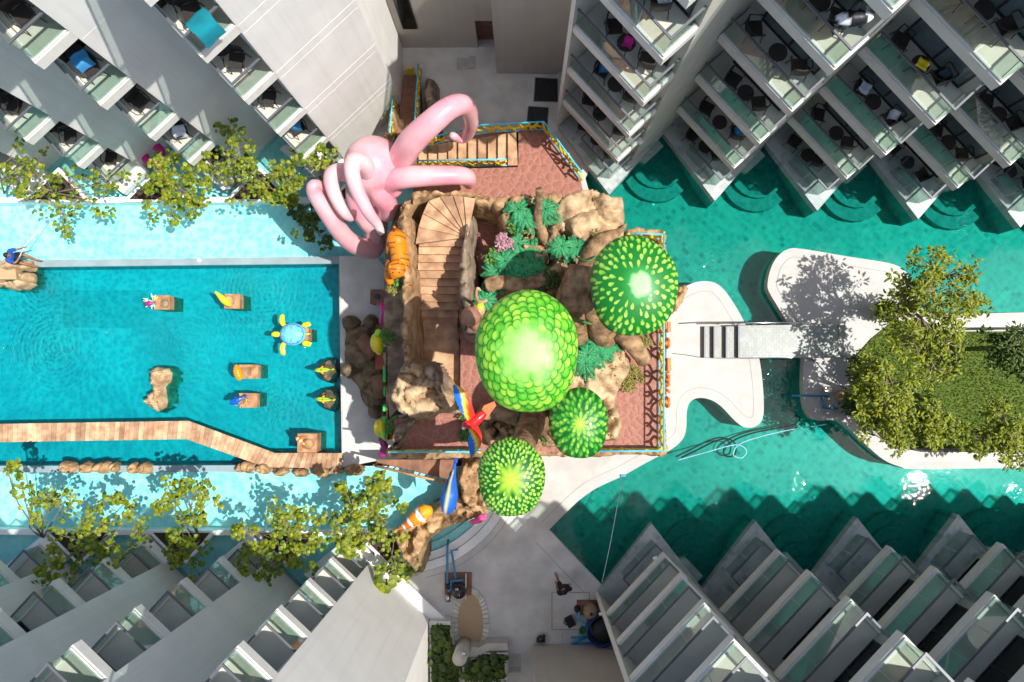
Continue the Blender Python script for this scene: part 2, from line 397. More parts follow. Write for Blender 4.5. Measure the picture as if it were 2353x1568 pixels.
def glass(name, tint, refl=1.0):
    m = bpy.data.materials.new(name); m.use_nodes = True; nt = m.node_tree
    for n in list(nt.nodes):
        if n.type != 'OUTPUT_MATERIAL': nt.nodes.remove(n)
    outn = [n for n in nt.nodes if n.type == 'OUTPUT_MATERIAL'][0]
    tr = _n(nt, 'ShaderNodeBsdfTransparent'); tr.inputs['Color'].default_value = tuple(tint)+(1,)
    gl = _n(nt, 'ShaderNodeBsdfGlossy'); gl.inputs['Roughness'].default_value = 0.01
    fr = _n(nt, 'ShaderNodeLayerWeight'); fr.inputs['Blend'].default_value = 0.5
    pw = _n(nt, 'ShaderNodeMath', operation='POWER'); pw.inputs[1].default_value = 4.0; nt.links.new(fr.outputs['Facing'], pw.inputs[0])
    mf = _n(nt, 'ShaderNodeMath', operation='MULTIPLY_ADD'); mf.inputs[1].default_value = 0.5*refl; mf.inputs[2].default_value = 0.03*refl; nt.links.new(pw.outputs[0], mf.inputs[0])
    mx = _n(nt, 'ShaderNodeMixShader'); nt.links.new(mf.outputs[0], mx.inputs[0]); nt.links.new(tr.outputs[0], mx.inputs[1]); nt.links.new(gl.outputs[0], mx.inputs[2])
    nt.links.new(mx.outputs[0], outn.inputs['Surface']); M[name] = m
def leafmat(name, col, col2, trans=0.35):
    m = bpy.data.materials.new(name); m.use_nodes = True; nt = m.node_tree; b = nt.nodes['Principled BSDF']
    g = _n(nt, 'ShaderNodeNewGeometry'); nz = _n(nt, 'ShaderNodeTexNoise'); nz.inputs['Scale'].default_value = 2.2; nz.inputs['Detail'].default_value = 3
    nt.links.new(g.outputs['Position'], nz.inputs['Vector'])
    ad = _n(nt, 'ShaderNodeMath', operation='ADD'); nt.links.new(nz.outputs['Fac'], ad.inputs[0]); nt.links.new(g.outputs['Random Per Island'], ad.inputs[1])
    mr = _n(nt, 'ShaderNodeMapRange'); mr.inputs['From Min'].default_value = 0.45; mr.inputs['From Max'].default_value = 1.5
    nt.links.new(ad.outputs[0], mr.inputs['Value'])
    c = rgbmix(nt, mr.outputs[0], col, col2); nt.links.new(c, b.inputs['Base Color']); b.inputs['Roughness'].default_value = 0.45
    tl = _n(nt, 'ShaderNodeBsdfTranslucent'); nt.links.new(c, tl.inputs['Color'])
    mx = _n(nt, 'ShaderNodeMixShader'); mx.inputs[0].default_value = trans
    nt.links.new(b.outputs[0], mx.inputs[1]); nt.links.new(tl.outputs[0], mx.inputs[2])
    outn = [n for n in nt.nodes if n.type == 'OUTPUT_MATERIAL'][0]; nt.links.new(mx.outputs[0], outn.inputs['Surface']); M[name] = m
def vcol(name, rough=0.25, coat=0.4):
    m = bpy.data.materials.new(name); m.use_nodes = True; nt = m.node_tree; b = nt.nodes['Principled BSDF']
    a = _n(nt, 'ShaderNodeAttribute'); a.attribute_name = 'paint'
    nt.links.new(a.outputs['Color'], b.inputs['Base Color']); b.inputs['Roughness'].default_value = rough; b.inputs['Coat Weight'].default_value = coat
    b.inputs['Specular IOR Level'].default_value = 0.25; b.inputs['Coat Roughness'].default_value = 0.035; M[name] = m
def paint(o, fn):
    """flat paint on a sculpted thing: colour per vertex from fn(local positions array)"""
    me = o.data; n = len(me.vertices); co = np.empty(n*3); me.vertices.foreach_get('co', co)
    c = fn(co.reshape(-1, 3)); at_ = me.color_attributes.new('paint', 'FLOAT_COLOR', 'POINT')
    c4 = np.ones((n, 4)); c4[:, :3] = c; at_.data.foreach_set('color', c4.ravel())

mat('ground_soil', (0.22, 0.2, 0.17), 0.9, 0.2, 0.5)
mat('deck_concrete', (0.45, 0.43, 0.395), 0.75, 0.09, 1.3, 0.12, 60, stain=0.45, stain_col=(0.42, 0.37, 0.3))
mat('deck_white', (0.45, 0.442, 0.422), 0.7, 0.06, 1.6, 0.08, 60, stain=0.5, stain_col=(0.4, 0.35, 0.29))
mat('deck_grey', (0.53, 0.51, 0.475), 0.75, 0.14, 1.1, 0.12, 60, stain=0.9, stain_col=(0.43, 0.385, 0.32))  # paler than the open deck, bounce light in the shade put into its colour
mat('ledge_wet', (0.25, 0.325, 0.345), 0.35, 0.1, 1.5, 0.1, 40, stain=0.3, stain_col=(0.32, 0.38, 0.39))
mat('joint_grey', (0.3, 0.29, 0.27), 0.8)
mat('wall_paint', (0.7, 0.68, 0.635), 0.85, 0.04, 0.9, 0.04, 90, stain=0.22, stain_col=(0.6, 0.575, 0.53), streak=0.3)
mat('wall_grey', (0.5, 0.465, 0.4), 0.85, 0.05, 0.8, 0.05, 90, stain=0.3, stain_col=(0.4, 0.365, 0.31), streak=0.35)
mat('slab_white', (0.66, 0.635, 0.58), 0.7, 0.04, 2.0, streak=0.25)
mat('balcony_floor', (0.54, 0.49, 0.41), 0.6, 0.05, 2.0)
mat('frame_dark', (0.02, 0.02, 0.024), 0.4, 0.1)
mat('rail_metal', (0.13, 0.135, 0.15), 0.45, 0.05, metal=0.3)
mat('curtain_or_dark', (0.5, 0.52, 0.54), 0.9, 0.1)
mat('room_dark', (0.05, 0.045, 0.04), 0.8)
mat('rattan', (0.028, 0.02, 0.016), 0.55, 0.35, 60, 0.3, 150)
mat('stone_step', (0.2, 0.3, 0.265), 0.6, 0.15, 5, 0.1, 40)
mat('white_paint', (0.78, 0.78, 0.76), 0.6, 0.03)
mat('planter_soil', (0.05, 0.035, 0.022), 0.95, 0.3, 12, 0.4, 30)
mat('rock_tan', (0.3, 0.165, 0.075), 0.8, 0.35, 2.3, 1.0, 6, col2=(0.52, 0.33, 0.165), mixlo=0.32, mixhi=0.66, stain=0.9, stain_col=(0.16, 0.085, 0.04))
mat('rock_pale', (0.38, 0.24, 0.125), 0.8, 0.3, 2.4, 1.0, 6, col2=(0.58, 0.41, 0.235), stain=0.8, stain_col=(0.24, 0.135, 0.06))
mat('rock_grey', (0.2, 0.14, 0.095), 0.85, 0.35, 2.2, 1.0, 6, col2=(0.37, 0.28, 0.19), stain=0.8, stain_col=(0.1, 0.07, 0.05))
mat('rock_dark', (0.1, 0.075, 0.05), 0.85, 0.35, 2.5, 0.35, 10, col2=(0.22, 0.16, 0.095), stain=0.6, stain_col=(0.045, 0.04, 0.03))
mat('terracotta', (0.34, 0.135, 0.085), 0.7, 0.2, 2.2, 0.0, col2=(0.46, 0.21, 0.14), stain=0.35, stain_col=(0.24, 0.09, 0.07))
mat('wood_stair', (0.37, 0.195, 0.095), 0.55, 0.25, 2.4, 0.2, 9, col2=(0.52, 0.31, 0.17), rnd=0.14)
mat('wood_brown', (0.22, 0.1, 0.055), 0.6, 0.25, 3.0, 0.15, 12, rnd=0.1)
mat('wood_plank', (0.44, 0.235, 0.125), 0.6, 0.2, 3.0, 0.15, 14, col2=(0.6, 0.38, 0.23), rnd=0.3)
mat('wood_box', (0.36, 0.17, 0.07), 0.5, 0.25, 3.5, 0.2, 12, col2=(0.5, 0.27, 0.13))
mat('bark', (0.24, 0.135, 0.06), 0.8, 0.4, 3.2, 1.0, 9, col2=(0.4, 0.25, 0.13), stain=0.8, stain_col=(0.1, 0.055, 0.03))
mat('twig', (0.26, 0.2, 0.14), 0.85, 0.2)
mat('cyan_paint', (0.06, 0.5, 0.68), 0.35, 0.08)
mat('yellow_paint', (0.72, 0.5, 0.02), 0.4, 0.12)
mat('pink_gloss', (0.72, 0.28, 0.33), 0.25, 0.06, 0.9, col2=(0.8, 0.43, 0.44), coat=0.5)
mat('pink_pale', (0.76, 0.5, 0.5), 0.25, 0.06, 0.9, coat=0.5)
mat('orange_gloss', (0.8, 0.27, 0.01), 0.25, 0.1, coat=0.4)
mat('orange_letter', (0.72, 0.18, 0.03), 0.5, 0.1)
mat('green_letter', (0.03, 0.5, 0.08), 0.4, 0.1)
mat('yellow_gloss', (0.78, 0.6, 0.01), 0.3, 0.08, coat=0.4)
mat('lime_gloss', (0.4, 0.66, 0.02), 0.3, 0.08, coat=0.4)
mat('purple_gloss', (0.3, 0.02, 0.17), 0.35, 0.15, coat=0.3)
mat('blue_gloss', (0.01, 0.1, 0.55), 0.25, 0.1, coat=0.5)
mat('turtle_blue', (0.17, 0.52, 0.72), 0.25, 0.05, coat=0.5)
mat('turtle_line', (0.04, 0.22, 0.42), 0.4)
mat('white_gloss', (0.8, 0.8, 0.78), 0.25, 0.02, coat=0.4)
mat('black_gloss', (0.012, 0.012, 0.015), 0.3, 0.1, coat=0.3)
mat('black_rubber', (0.014, 0.014, 0.016), 0.6, 0.2)
mat('pipe_blue', (0.03, 0.24, 0.46), 0.4, 0.1)
mat('pipe_navy', (0.012, 0.04, 0.16), 0.5, 0.15)
mat('tan_tank', (0.3, 0.21, 0.13), 0.55, 0.15)
mat('rock_mud', (0.13, 0.095, 0.055), 0.85, 0.35, 2.5, 0.8, 9, col2=(0.25, 0.18, 0.1), stain=0.7, stain_col=(0.07, 0.065, 0.045))
mat('sand', (0.43, 0.31, 0.18), 0.95, 0.14, 40, 0.3, 90)
mat('edge_stone', (0.55, 0.53, 0.45), 0.8, 0.12, 4, 0.1, 40, rnd=0.1)
mat('steel', (0.55, 0.55, 0.57), 0.25, 0.05, metal=1.0)
mat('hatch_grey', (0.38, 0.37, 0.34), 0.8, 0.12, 4, 0.1, 40)
mat('pit_black', (0.012, 0.012, 0.013), 0.5, 0.5, 6)
mat('skin_brown', (0.26, 0.12, 0.065), 0.5, 0.08)
mat('hair_black', (0.012, 0.01, 0.009), 0.6)
mat('cloth_blue', (0.01, 0.06, 0.3), 0.85, 0.15)
mat('cloth_black', (0.012, 0.012, 0.014), 0.85, 0.2)
mat('cloth_teal', (0.0, 0.16, 0.2), 0.9, 0.15)
mat('cloth_white', (0.66, 0.68, 0.74), 0.9, 0.05)
mat('cloth_sky', (0.04, 0.24, 0.5), 0.9, 0.1)
mat('cloth_pink', (0.62, 0.02, 0.26), 0.8, 0.1)
mat('cloth_plaid', (0.03, 0.06, 0.09), 0.9, 0.4, 25)
mat('monkey_brown', (0.3, 0.145, 0.085), 0.35, 0.1, coat=0.3)
mat('monkey_tan', (0.62, 0.33, 0.18), 0.4, 0.08, coat=0.3)
mat('red_gloss', (0.62, 0.015, 0.02), 0.35, 0.12, coat=0.3)
mat('red_paint', (0.38, 0.07, 0.03), 0.5, 0.15)
mat('drain_white', (0.75, 0.75, 0.73), 0.5)
mat('grass', (0.05, 0.09, 0.008), 0.9, 0.3, 9, 0.3, 40, col2=(0.1, 0.145, 0.014))
mat('vine_green', (0.05, 0.16, 0.03), 0.6, 0.2)
leafmat('leaf_round', (0.045, 0.12, 0.008), (0.34, 0.36, 0.012))
leafmat('leaf_tree', (0.05, 0.095, 0.003), (0.33, 0.36, 0.012))
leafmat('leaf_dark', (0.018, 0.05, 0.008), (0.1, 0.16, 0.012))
leafmat('leaf_fern', (0.004, 0.12, 0.035), (0.03, 0.36, 0.12), 0.25)
leafmat('leaf_bush', (0.025, 0.12, 0.012), (0.13, 0.27, 0.03), 0.25)
leafmat('leaf_olive', (0.13, 0.13, 0.02), (0.3, 0.25, 0.04), 0.25)
leafmat('leaf_pink', (0.3, 0.12, 0.16), (0.55, 0.32, 0.36), 0.25)
leafmat('grass_blade', (0.045, 0.09, 0.006), (0.13, 0.17, 0.014), 0.3)
vcol('painted', 0.45, 0.2); vcol('painted_dull', 0.5, 0.1)
tiles('pool_tile', (0.42, 0.72, 0.76), (0.46, 0.77, 0.8), (0.38, 0.66, 0.7), 3.3, mortar=0.008, w=0.5, h=0.5, offset=0.0)
tiles('channel_tile', (0.78, 0.84, 0.84), (0.83, 0.87, 0.87), (0.66, 0.76, 0.78), 3.3, mortar=0.012, w=0.5, h=0.5, offset=0.0)
tiles('stone_pool', (0.24, 0.42, 0.36), (0.3, 0.48, 0.4), (0.2, 0.36, 0.31), 1.8, mortar=0.01, w=0.5, h=0.5, ang=math.radians(44), offset=0.0, spots=(0.13, 0.26, 0.24), spot_amt=0.11)
tiles('platform_tile', (0.36, 0.4, 0.385), (0.45, 0.48, 0.46), (0.3, 0.33, 0.32), 1.8, mortar=0.008, w=0.5, h=0.5, ang=math.radians(44), offset=0.0, spots=(0.26, 0.31, 0.32), spot_amt=0.2)
tiles('bridge_tile', (0.23, 0.25, 0.235), (0.3, 0.31, 0.275), (0.18, 0.2, 0.19), 2.2, mortar=0.008, w=0.5, h=0.25, ang=math.radians(90), spots=(0.25, 0.28, 0.28), spot_amt=0.25)
tiles('step_tile', (0.8, 0.8, 0.8), (0.85, 0.85, 0.84), (0.64, 0.67, 0.68), 6.0, mortar=0.015, w=0.5, h=0.5, ang=0.6, offset=0.0)
jm = [(at(x, y).x, at(x, y).y, r_) for x, y, r_ in ((610, 665, 3.2), (120, 800, 3.4), (430, 790, 3.0), (640, 930, 1.6), (90, 660, 2.4))]
water('water_main', (0.02, 0.52, 0.575), (0.06, 0.65, 0.69), 5.5, 0.75, 0.05, 4.2, 1.2, jets=jm, lo=0.5, hi=1.15)
water('water_channel', (0.46, 0.89, 0.925), (0.64, 0.955, 0.97), 3.6, 0.45, 0.04, 3.2, 1.5, lo=0.55, hi=1.1)
jg = [(at(x, y).x, at(x, y).y, r_) for x, y, r_ in ((1790, 885, 1.3), (2105, 1125, 0.75), (2335, 1130, 0.5), (1640, 600, 1.2), (1660, 720, 1.3), (1390, 1145, 1.6), (1835, 1115, 0.8), (2220, 510, 1.3))]
water('water_green', (0.075, 0.56, 0.525), (0.14, 0.66, 0.625), 4.0, 0.5, 0.03, 3.2, 1.2, jets=jg, calm=0.04)
glass('rail_glass', (0.80, 0.88, 0.85), 1.1)
glass('door_glass', (0.72, 0.75, 0.75), 0.8)
# ------------------------------------------------------------------ setting: ground, pools, decks
def rect(x0, y0, x1, y1, z=0.0): return pl([(x0, y0), (x1, y0), (x1, y1), (x0, y1)], z)
g = MB(); g.sheet([(-500, -500), (500, -500), (500, 500), (-500, 500)], -2.2); struct('ground', g, 'ground_soil')
def curve(pts, z=0.0, sub=5): return catmull(pl(pts, z), sub)
# pool floors
mb = MB(); mb.sheet(rect(-700, 596, 800, 1082), -1.05); struct('pool_floor', mb, 'pool_tile')
mb = MB(); mb.sheet(rect(145, 667, 340, 753, -1.05), -1.045); struct('pool_pit_floor', mb, mat('pit_tile', (0.3, 0.6, 0.61), 0.4, 0.06))
mb = MB(); mb.sheet(rect(-700, 300, 1000, 604), -0.5); struct('channel_floor', mb, 'channel_tile')
mb = MB(); mb.sheet(rect(-700, 1074, 1230, 1420), -0.5); struct('channel_floor', mb, 'channel_tile')
mb = MB(); mb.sheet(rect(1180, 200, 3400, 1500), -1.2); struct('pool_floor', mb, 'stone_pool')
# water
mb = MB(); mb.sheet(rect(-700, 596, 800, 1082), -0.14); struct('water', mb, 'water_main')
mb = MB(); mb.sheet(rect(-700, 300, 1000, 604), -0.1); struct('water', mb, 'water_channel')
mb = MB(); mb.sheet(rect(-700, 1074, 1230, 1420), -0.1); struct('water', mb, 'water_channel')
mb = MB(); mb.sheet(rect(1180, 200, 3400, 1500), -0.12); struct('water', mb, 'water_green')
# ledges between the pools
mb = MB(); mb.prism(pl([(-700, 603), (60, 598), (400, 594), (779, 589), (779, 606), (400, 610), (60, 614), (-700, 621)]), -1.3, 0.03); struct('pool_ledge', mb, 'ledge_wet')
mb = MB(); mb.prism(pl([(-700, 1071), (300, 1070), (540, 1069), (640, 1078), (786, 1072), (786, 1088), (500, 1084), (300, 1085), (-700, 1087)]), -1.3, 0.03); struct('pool_ledge', mb, 'ledge_wet')
# central deck (one piece of concrete with the white peninsula)
east = [(1500, 640), (1560, 665), (1600, 648), (1637, 648), (1662, 664), (1688, 700), (1714, 747), (1738, 800), (1749, 850), (1755, 920), (1752, 962), (1736, 980), (1712, 982), (1690, 968), (1655, 932), (1628, 917), (1602, 915), (1585, 925), (1578, 948), (1577, 982), (1568, 1010), (1540, 1034), (1480, 1066), (1430, 1094), (1370, 1122), (1330, 1150), (1262, 1217)]
deck = pl([(778, 588), (845, 588)])+curve([(845, 588), (868, 594), (882, 610), (890, 640)])[1:]+pl([(960, 640), (960, 430), (900, 400), (830, 380), (780, 330), (700, 280), (700, -300), (1395, -300), (1395, 300), (1345, 410), (1400, 600)])
deck += curve(east, sub=4)+pl([(1378, 1338), (1390, 1352), (1480, 1640), (890, 1640), (890, 1400), (945, 1318)])
arc = curve([(974, 1312), (1035, 1292), (1092, 1255), (1132, 1215), (1157, 1175), (1163, 1140)], sub=5)
deck += arc+pl([(1120, 1060), (1000, 1052), (900, 1052), (850, 1062), (786, 1074)])
mb = MB(); mb.prism(deck, -1.6, 0.0); struct('pool_deck', mb, 'deck_concrete')
# white topping of the eastern peninsula and coping band
pen = curve(east[1:-1], sub=4)+pl([(1330, 1120), (1400, 1060), (1480, 900), (1480, 700)])
mb = MB(); mb.sheet(pen, 0.004); struct('deck_topping', mb, 'deck_white')
def band(path, w0, w1, z, name, matn):
    """a thin strip that runs beside a path, between offsets w0 and w1"""
    P = [Vector((p[0], p[1], 0)) for p in path]; a = []; b = []
    for i in range(len(P)):
        d = (P[min(i+1, len(P)-1)]-P[max(i-1, 0)]).normalized(); n = Vector((-d.y, d.x, 0))
        a.append(P[i]+n*w0); b.append(P[i]+n*w1)
    m = MB(); n = len(P); m.add([(p.x, p.y, z) for p in a+b], [(i, i+1, n+i+1, n+i) for i in range(n-1)])
    o = m.build(name, matn); 
    return o
def seam(path, off, name='deck_joint'):
    return tag(band(path, off-0.012, off+0.012, 0.008, name, 'joint_grey'), kind='structure')
ep = curve(east[1:], sub=4)
seam(ep, -0.42)
seam(arc, -0.28)
seam(pl([(1262, 1217), (1378, 1338)]), -0.75)
seam(pl([(790, 600), (796, 850), (800, 1060)]), -0.2)
# west deck grey terrazzo strip in front of the structure
mb = MB(); mb.sheet(pl([(779, 589)])+curve([(842, 589), (865, 595), (880, 611), (888, 640)])+pl([(960, 660), (960, 1050), (850, 1061), (786, 1073)]), 0.004); struct('deck_topping', mb, 'deck_grey')
# north service deck, colour lightened for the bounced light in its shade
mb = MB(); mb.sheet(pl([(925, 108), (1142, 108), (1142, 170), (1290, 170), (1290, 300), (1100, 330), (990, 330), (985, 200), (925, 160)]), 0.004); struct('deck_topping', mb, 'deck_grey')
# south forecourt topping
mb = MB(); mb.sheet(pl([(1230, 1190), (1262, 1219), (1378, 1341), (1390, 1500), (1400, 1640), (1000, 1640), (1000, 1430), (960, 1400), (948, 1325), (976, 1314)])+curve([(976, 1314), (1037, 1294), (1094, 1257), (1134, 1217), (1160, 1177)])[1:], 0.004); struct('deck_topping', mb, 'deck_grey')

# curved entry steps of the small pool
sw = thing('curved_pool_steps', 'white tiled curved steps going down into the small cyan pool beside the rocks', 'steps', at(1060, 1230, -0.5))
c0 = at(985, 1135, 0)
for k, (dr, z0) in enumerate(((0.0, -0.11), (-0.34, -0.065), (-0.68, -0.22), (-1.02, -0.36))):
    m = MB(); A = []
    for i, p in enumerate(arc):
        v = Vector((p.x-c0.x, p.y-c0.y, 0)); A.append(Vector((c0.x, c0.y, 0))+v.normalized()*(v.length+dr))
    B = [Vector((c0.x, c0.y, 0))+(q-Vector((c0.x, c0.y, 0))).normalized()*((q-Vector((c0.x, c0.y, 0))).length-0.34) for q in A]
    m.prism([q for q in A]+[q for q in reversed(B)], -0.6, z0+(0.16 if k == 0 else 0)); m.build('tread', 'step_tile', sw)
# eastern island
isl_a = [(1848, 822), (1846, 880), (1849, 925), (1858, 952), (1878, 966), (1920, 966), (1948, 982), (1990, 1022), (2030, 1056), (2070, 1073), (2110, 1078), (2353, 1075)]
isl_b = [(2262, 720), (2150, 722), (2112, 712), (2103, 672), (2092, 640), (2074, 618), (2040, 604), (1940, 588), (1845, 572), (1812, 572), (1788, 588), (1772, 615), (1764, 650), (1768, 672), (1792, 712), (1822, 762)]
isl = curve(isl_a, 0.35, 4)+pl([(3000, 1070), (3000, 718), (2353, 718)], 0.35)+curve(isl_b, 0.35, 4)
mb = MB(); mb.prism(isl, -1.6, 0.35); struct('island_deck', mb, 'deck_white')
seam_i = curve(isl_b[6:], 0.35, 4)
o = band(seam_i, 0.36, 0.384, 0.358, 'deck_joint', 'joint_grey'); tag(o, kind='structure')
lawn = pl([(1965, 820), (2000, 780), (2050, 740), (2120, 735), (2160, 762), (3000, 760), (3000, 1030), (2090, 1030), (2030, 1010), (1985, 960), (1960, 900)], 0.35)
mb = MB(); mb.prism(lawn, 0.3, 0.42); struct('lawn', mb, 'grass')
# ------------------------------------------------------------------ hotel wings
ST = 3.2; ZB = 2.856; FH = 0.42          # storey, underside of the first slab, slab edge height
def zk(k): return ZB+ST*(k-2)
ORD = {1: 'ground', 2: 'first', 3: 'second', 4: 'third', 5: 'fourth', 6: 'fifth'}
NTH = ['first', 'second', 'third', 'fourth', 'fifth', 'sixth']
def v2(x, y): return Vector((x, y, 0))
def slot_box(m, T, A, B, a0, a1, b0, b1, z0, z1, mi=0):
    q = [T+A*a0+B*b0, T+A*a1+B*b0, T+A*a1+B*b1, T+A*a0+B*b1]
    m.prism(q, z0, z1, mi, bottom=True)
def guard(root_slab, T, A, B, la, lb, zf, ia=0.07, h=1.02):
    """glass balustrade round the free corner: along A and along B"""
    m = MB(); n = 3 if la > 2 else 1
    for i in range(n):
        m2 = MB(); s0 = ia+(la-ia)*i/n+0.012; s1 = ia+(la-ia)*(i+1)/n-0.012
        slot_box(m2, T, A, B, s0, s1, ia, ia+0.014, zf+0.04, zf+h-0.02); m2.build('glass_pane', 'rail_glass', root_slab)
    m2 = MB(); slot_box(m2, T, A, B, ia, ia+0.014, ia+0.03, lb, zf+0.04, zf+h-0.02); m2.build('glass_pane', 'rail_glass', root_slab)
    m3 = MB(); slot_box(m3, T, A, B, ia-0.025, la, ia-0.025, ia+0.04, zf+h-0.02, zf+h+0.03)
    slot_box(m3, T, A, B, ia-0.025, ia+0.04, ia+0.04, lb, zf+h-0.02, zf+h+0.03); m3.build('handrail', 'rail_metal', root_slab)
    m4 = MB(); slot_box(m4, T, A, B, ia-0.03, la, ia-0.03, ia+0.05, zf, zf+0.05)
    slot_box(m4, T, A, B, ia-0.03, ia+0.05, ia+0.05, lb, zf, zf+0.05); m4.build('channel', 'slab_white', root_slab)
def door(root, O, A, Nn, a0, a1, z0, h, curtain_or_dark=True):
    """sliding door set 4 mm proud of a wall: O + A*a lies on the wall, Nn points out"""
    m = MB(); t = 0.07
    def bx(x0, x1, y0, y1, d0=0.004, d1=0.05): slot_box(m, O, A, Nn, x0, x1, d0, d1, y0, y1)
    bx(a0, a1, z0, z0+0.06); bx(a0, a1, z0+h-t, z0+h); bx(a0, a0+t, z0+0.06, z0+h-t); bx(a1-t, a1, z0+0.06, z0+h-t)
    mid = (a0+a1)/2; bx(mid-0.035, mid+0.035, z0+0.06, z0+h-t)
    f = m.build('sliding_door', 'frame_dark', root)
    m = MB(); slot_box(m, O, A, Nn, a0+t, mid-0.035, 0.02, 0.03, z0+0.06, z0+h-t); m.build('pane', 'door_glass', f)
    m = MB(); slot_box(m, O, A, Nn, mid+0.035, a1-t, 0.02, 0.03, z0+0.06, z0+h-t); m.build('pane', 'door_glass', f)
    m = MB()
    if curtain_or_dark:
        n = 26; V0 = []; 
        for i in range(n+1):
            a = a0+t+(a1-a0-2*t)*i/n; d = 0.008+0.005*math.sin(i*2.4)
            V0.append(O+A*a+Nn*d)
        m.add([(p.x, p.y, z0+0.06) for p in V0]+[(p.x, p.y, z0+h-t) for p in V0], [(i, i+1, n+2+i, n+1+i) for i in range(n)])
        m.build('curtain_or_dark', 'curtain_or_dark', f)
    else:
        slot_box(m, O, A, Nn, a0+t, a1-t, 0.005, 0.012, z0+0.06, z0+h-t); m.build('curtain_or_dark', 'room_dark', f)  # flat dark sheet in place of the unlit room behind the glass
def long_wing(name, label, tips, e1, e2, depth, top_k, curtain_or_dark, back_dir):
    """saw-tooth wing whose teeth carry a balcony along the whole e1 side"""
    root = thing(name, label, 'building', (tips[0][0], tips[0][1], 0))
    T = [v2(*t) for t in tips]; A = v2(*e1).normalized(); B = v2(*e2).normalized()
    zt = zk(top_k)+FH; seg = []
    for i in range(len(T)):
        dT = (T[i+1]-T[i]) if i+1 < len(T) else (T[-1]-T[-2])
        det = (-A.x)*B.y-(-A.y)*B.x
        a = (dT.x*B.y-dT.y*B.x)/det; b = ((-A.x)*dT.y-(-A.y)*dT.x)/det
        seg.append((a, b))
    bd = v2(*back_dir)
    out = [T[0]+A*seg[0][0]+B*depth]
    for i, t in enumerate(T):
        a, b = seg[i]; out += [t+B*depth, t+B*(b+depth)]
    poly = out+[out[-1]+bd*9, out[0]+bd*9]
    m = MB(); m.prism(poly, -0.6, zt); m.build('wall', 'wall_grey', root)
    m = MB(); m.prism([p+bd*0.02 for p in poly], zt+0.002, zt+0.12); m.build('parapet', 'slab_white', root)
    # end wall beside the first balcony
    m = MB(); slot_box(m, T[0], A, B, seg[0][0]-0.02, seg[0][0]+0.14, -0.03, depth+0.3, -0.6, zt+0.3); m.build('end_wall', 'slab_white', root)
    return root, T, A, B, seg
def wing_slabs(root, T, A, B, seg, depth, ks, curtain_or_dark):
    for i, t in enumerate(T):
        a = (seg[i-1][0] if i else seg[0][0])-0.03; b = seg[i][1]
        for k in ks:
            z = zk(k) if k > 1 else 0.0
            if k > 1:
                m = MB(); slot_box(m, t, A, B, 0, a, 0, depth-0.003, z, z+FH-0.02); s = m.build('balcony_slab', 'slab_white', root)
                m = MB(); slot_box(m, t, A, B, 0.05, a-0.01, 0.05, depth-0.005, z+FH-0.018, z+FH); m.build('floor', 'balcony_floor', s)
                guard(s, t, A, B, a-0.02, depth-0.01, z+FH)
            door(root, t+B*depth, A, -B, 0.35, min(2.65, a-0.25), (z+FH if k > 1 else 0.5)+0.02, 2.2, curtain_or_dark)
DEP = 1.25
TRT = [(3.63, 8.17), (8.0, 7.88), (12.21, 7.47), (16.34, 7.11), (20.5, 6.75), (24.65, 6.4)]
BRT = [(5.26, -6.46), (9.47, -6.34), (13.57, -6.2), (17.65, -6.07), (21.75, -5.94), (25.85, -5.8)]
TR = long_wing('hotel_wing', 'grey saw-tooth hotel wing with furnished balconies above the green pool, top right', TRT, (-0.669, 0.743), (0.737, 0.676), DEP, 6, True, (0.06, 1))
wing_slabs(*TR, DEP, (1, 2, 3, 4, 5, 6), True)
BR = long_wing('hotel_wing', 'grey saw-tooth hotel wing with empty shaded balconies, bottom right', BRT, (-0.69, -0.724), (0.69, -0.724), DEP, 6, False, (0.06, -1))
wing_slabs(*BR, DEP, (1, 2, 3, 4, 5, 6), False)

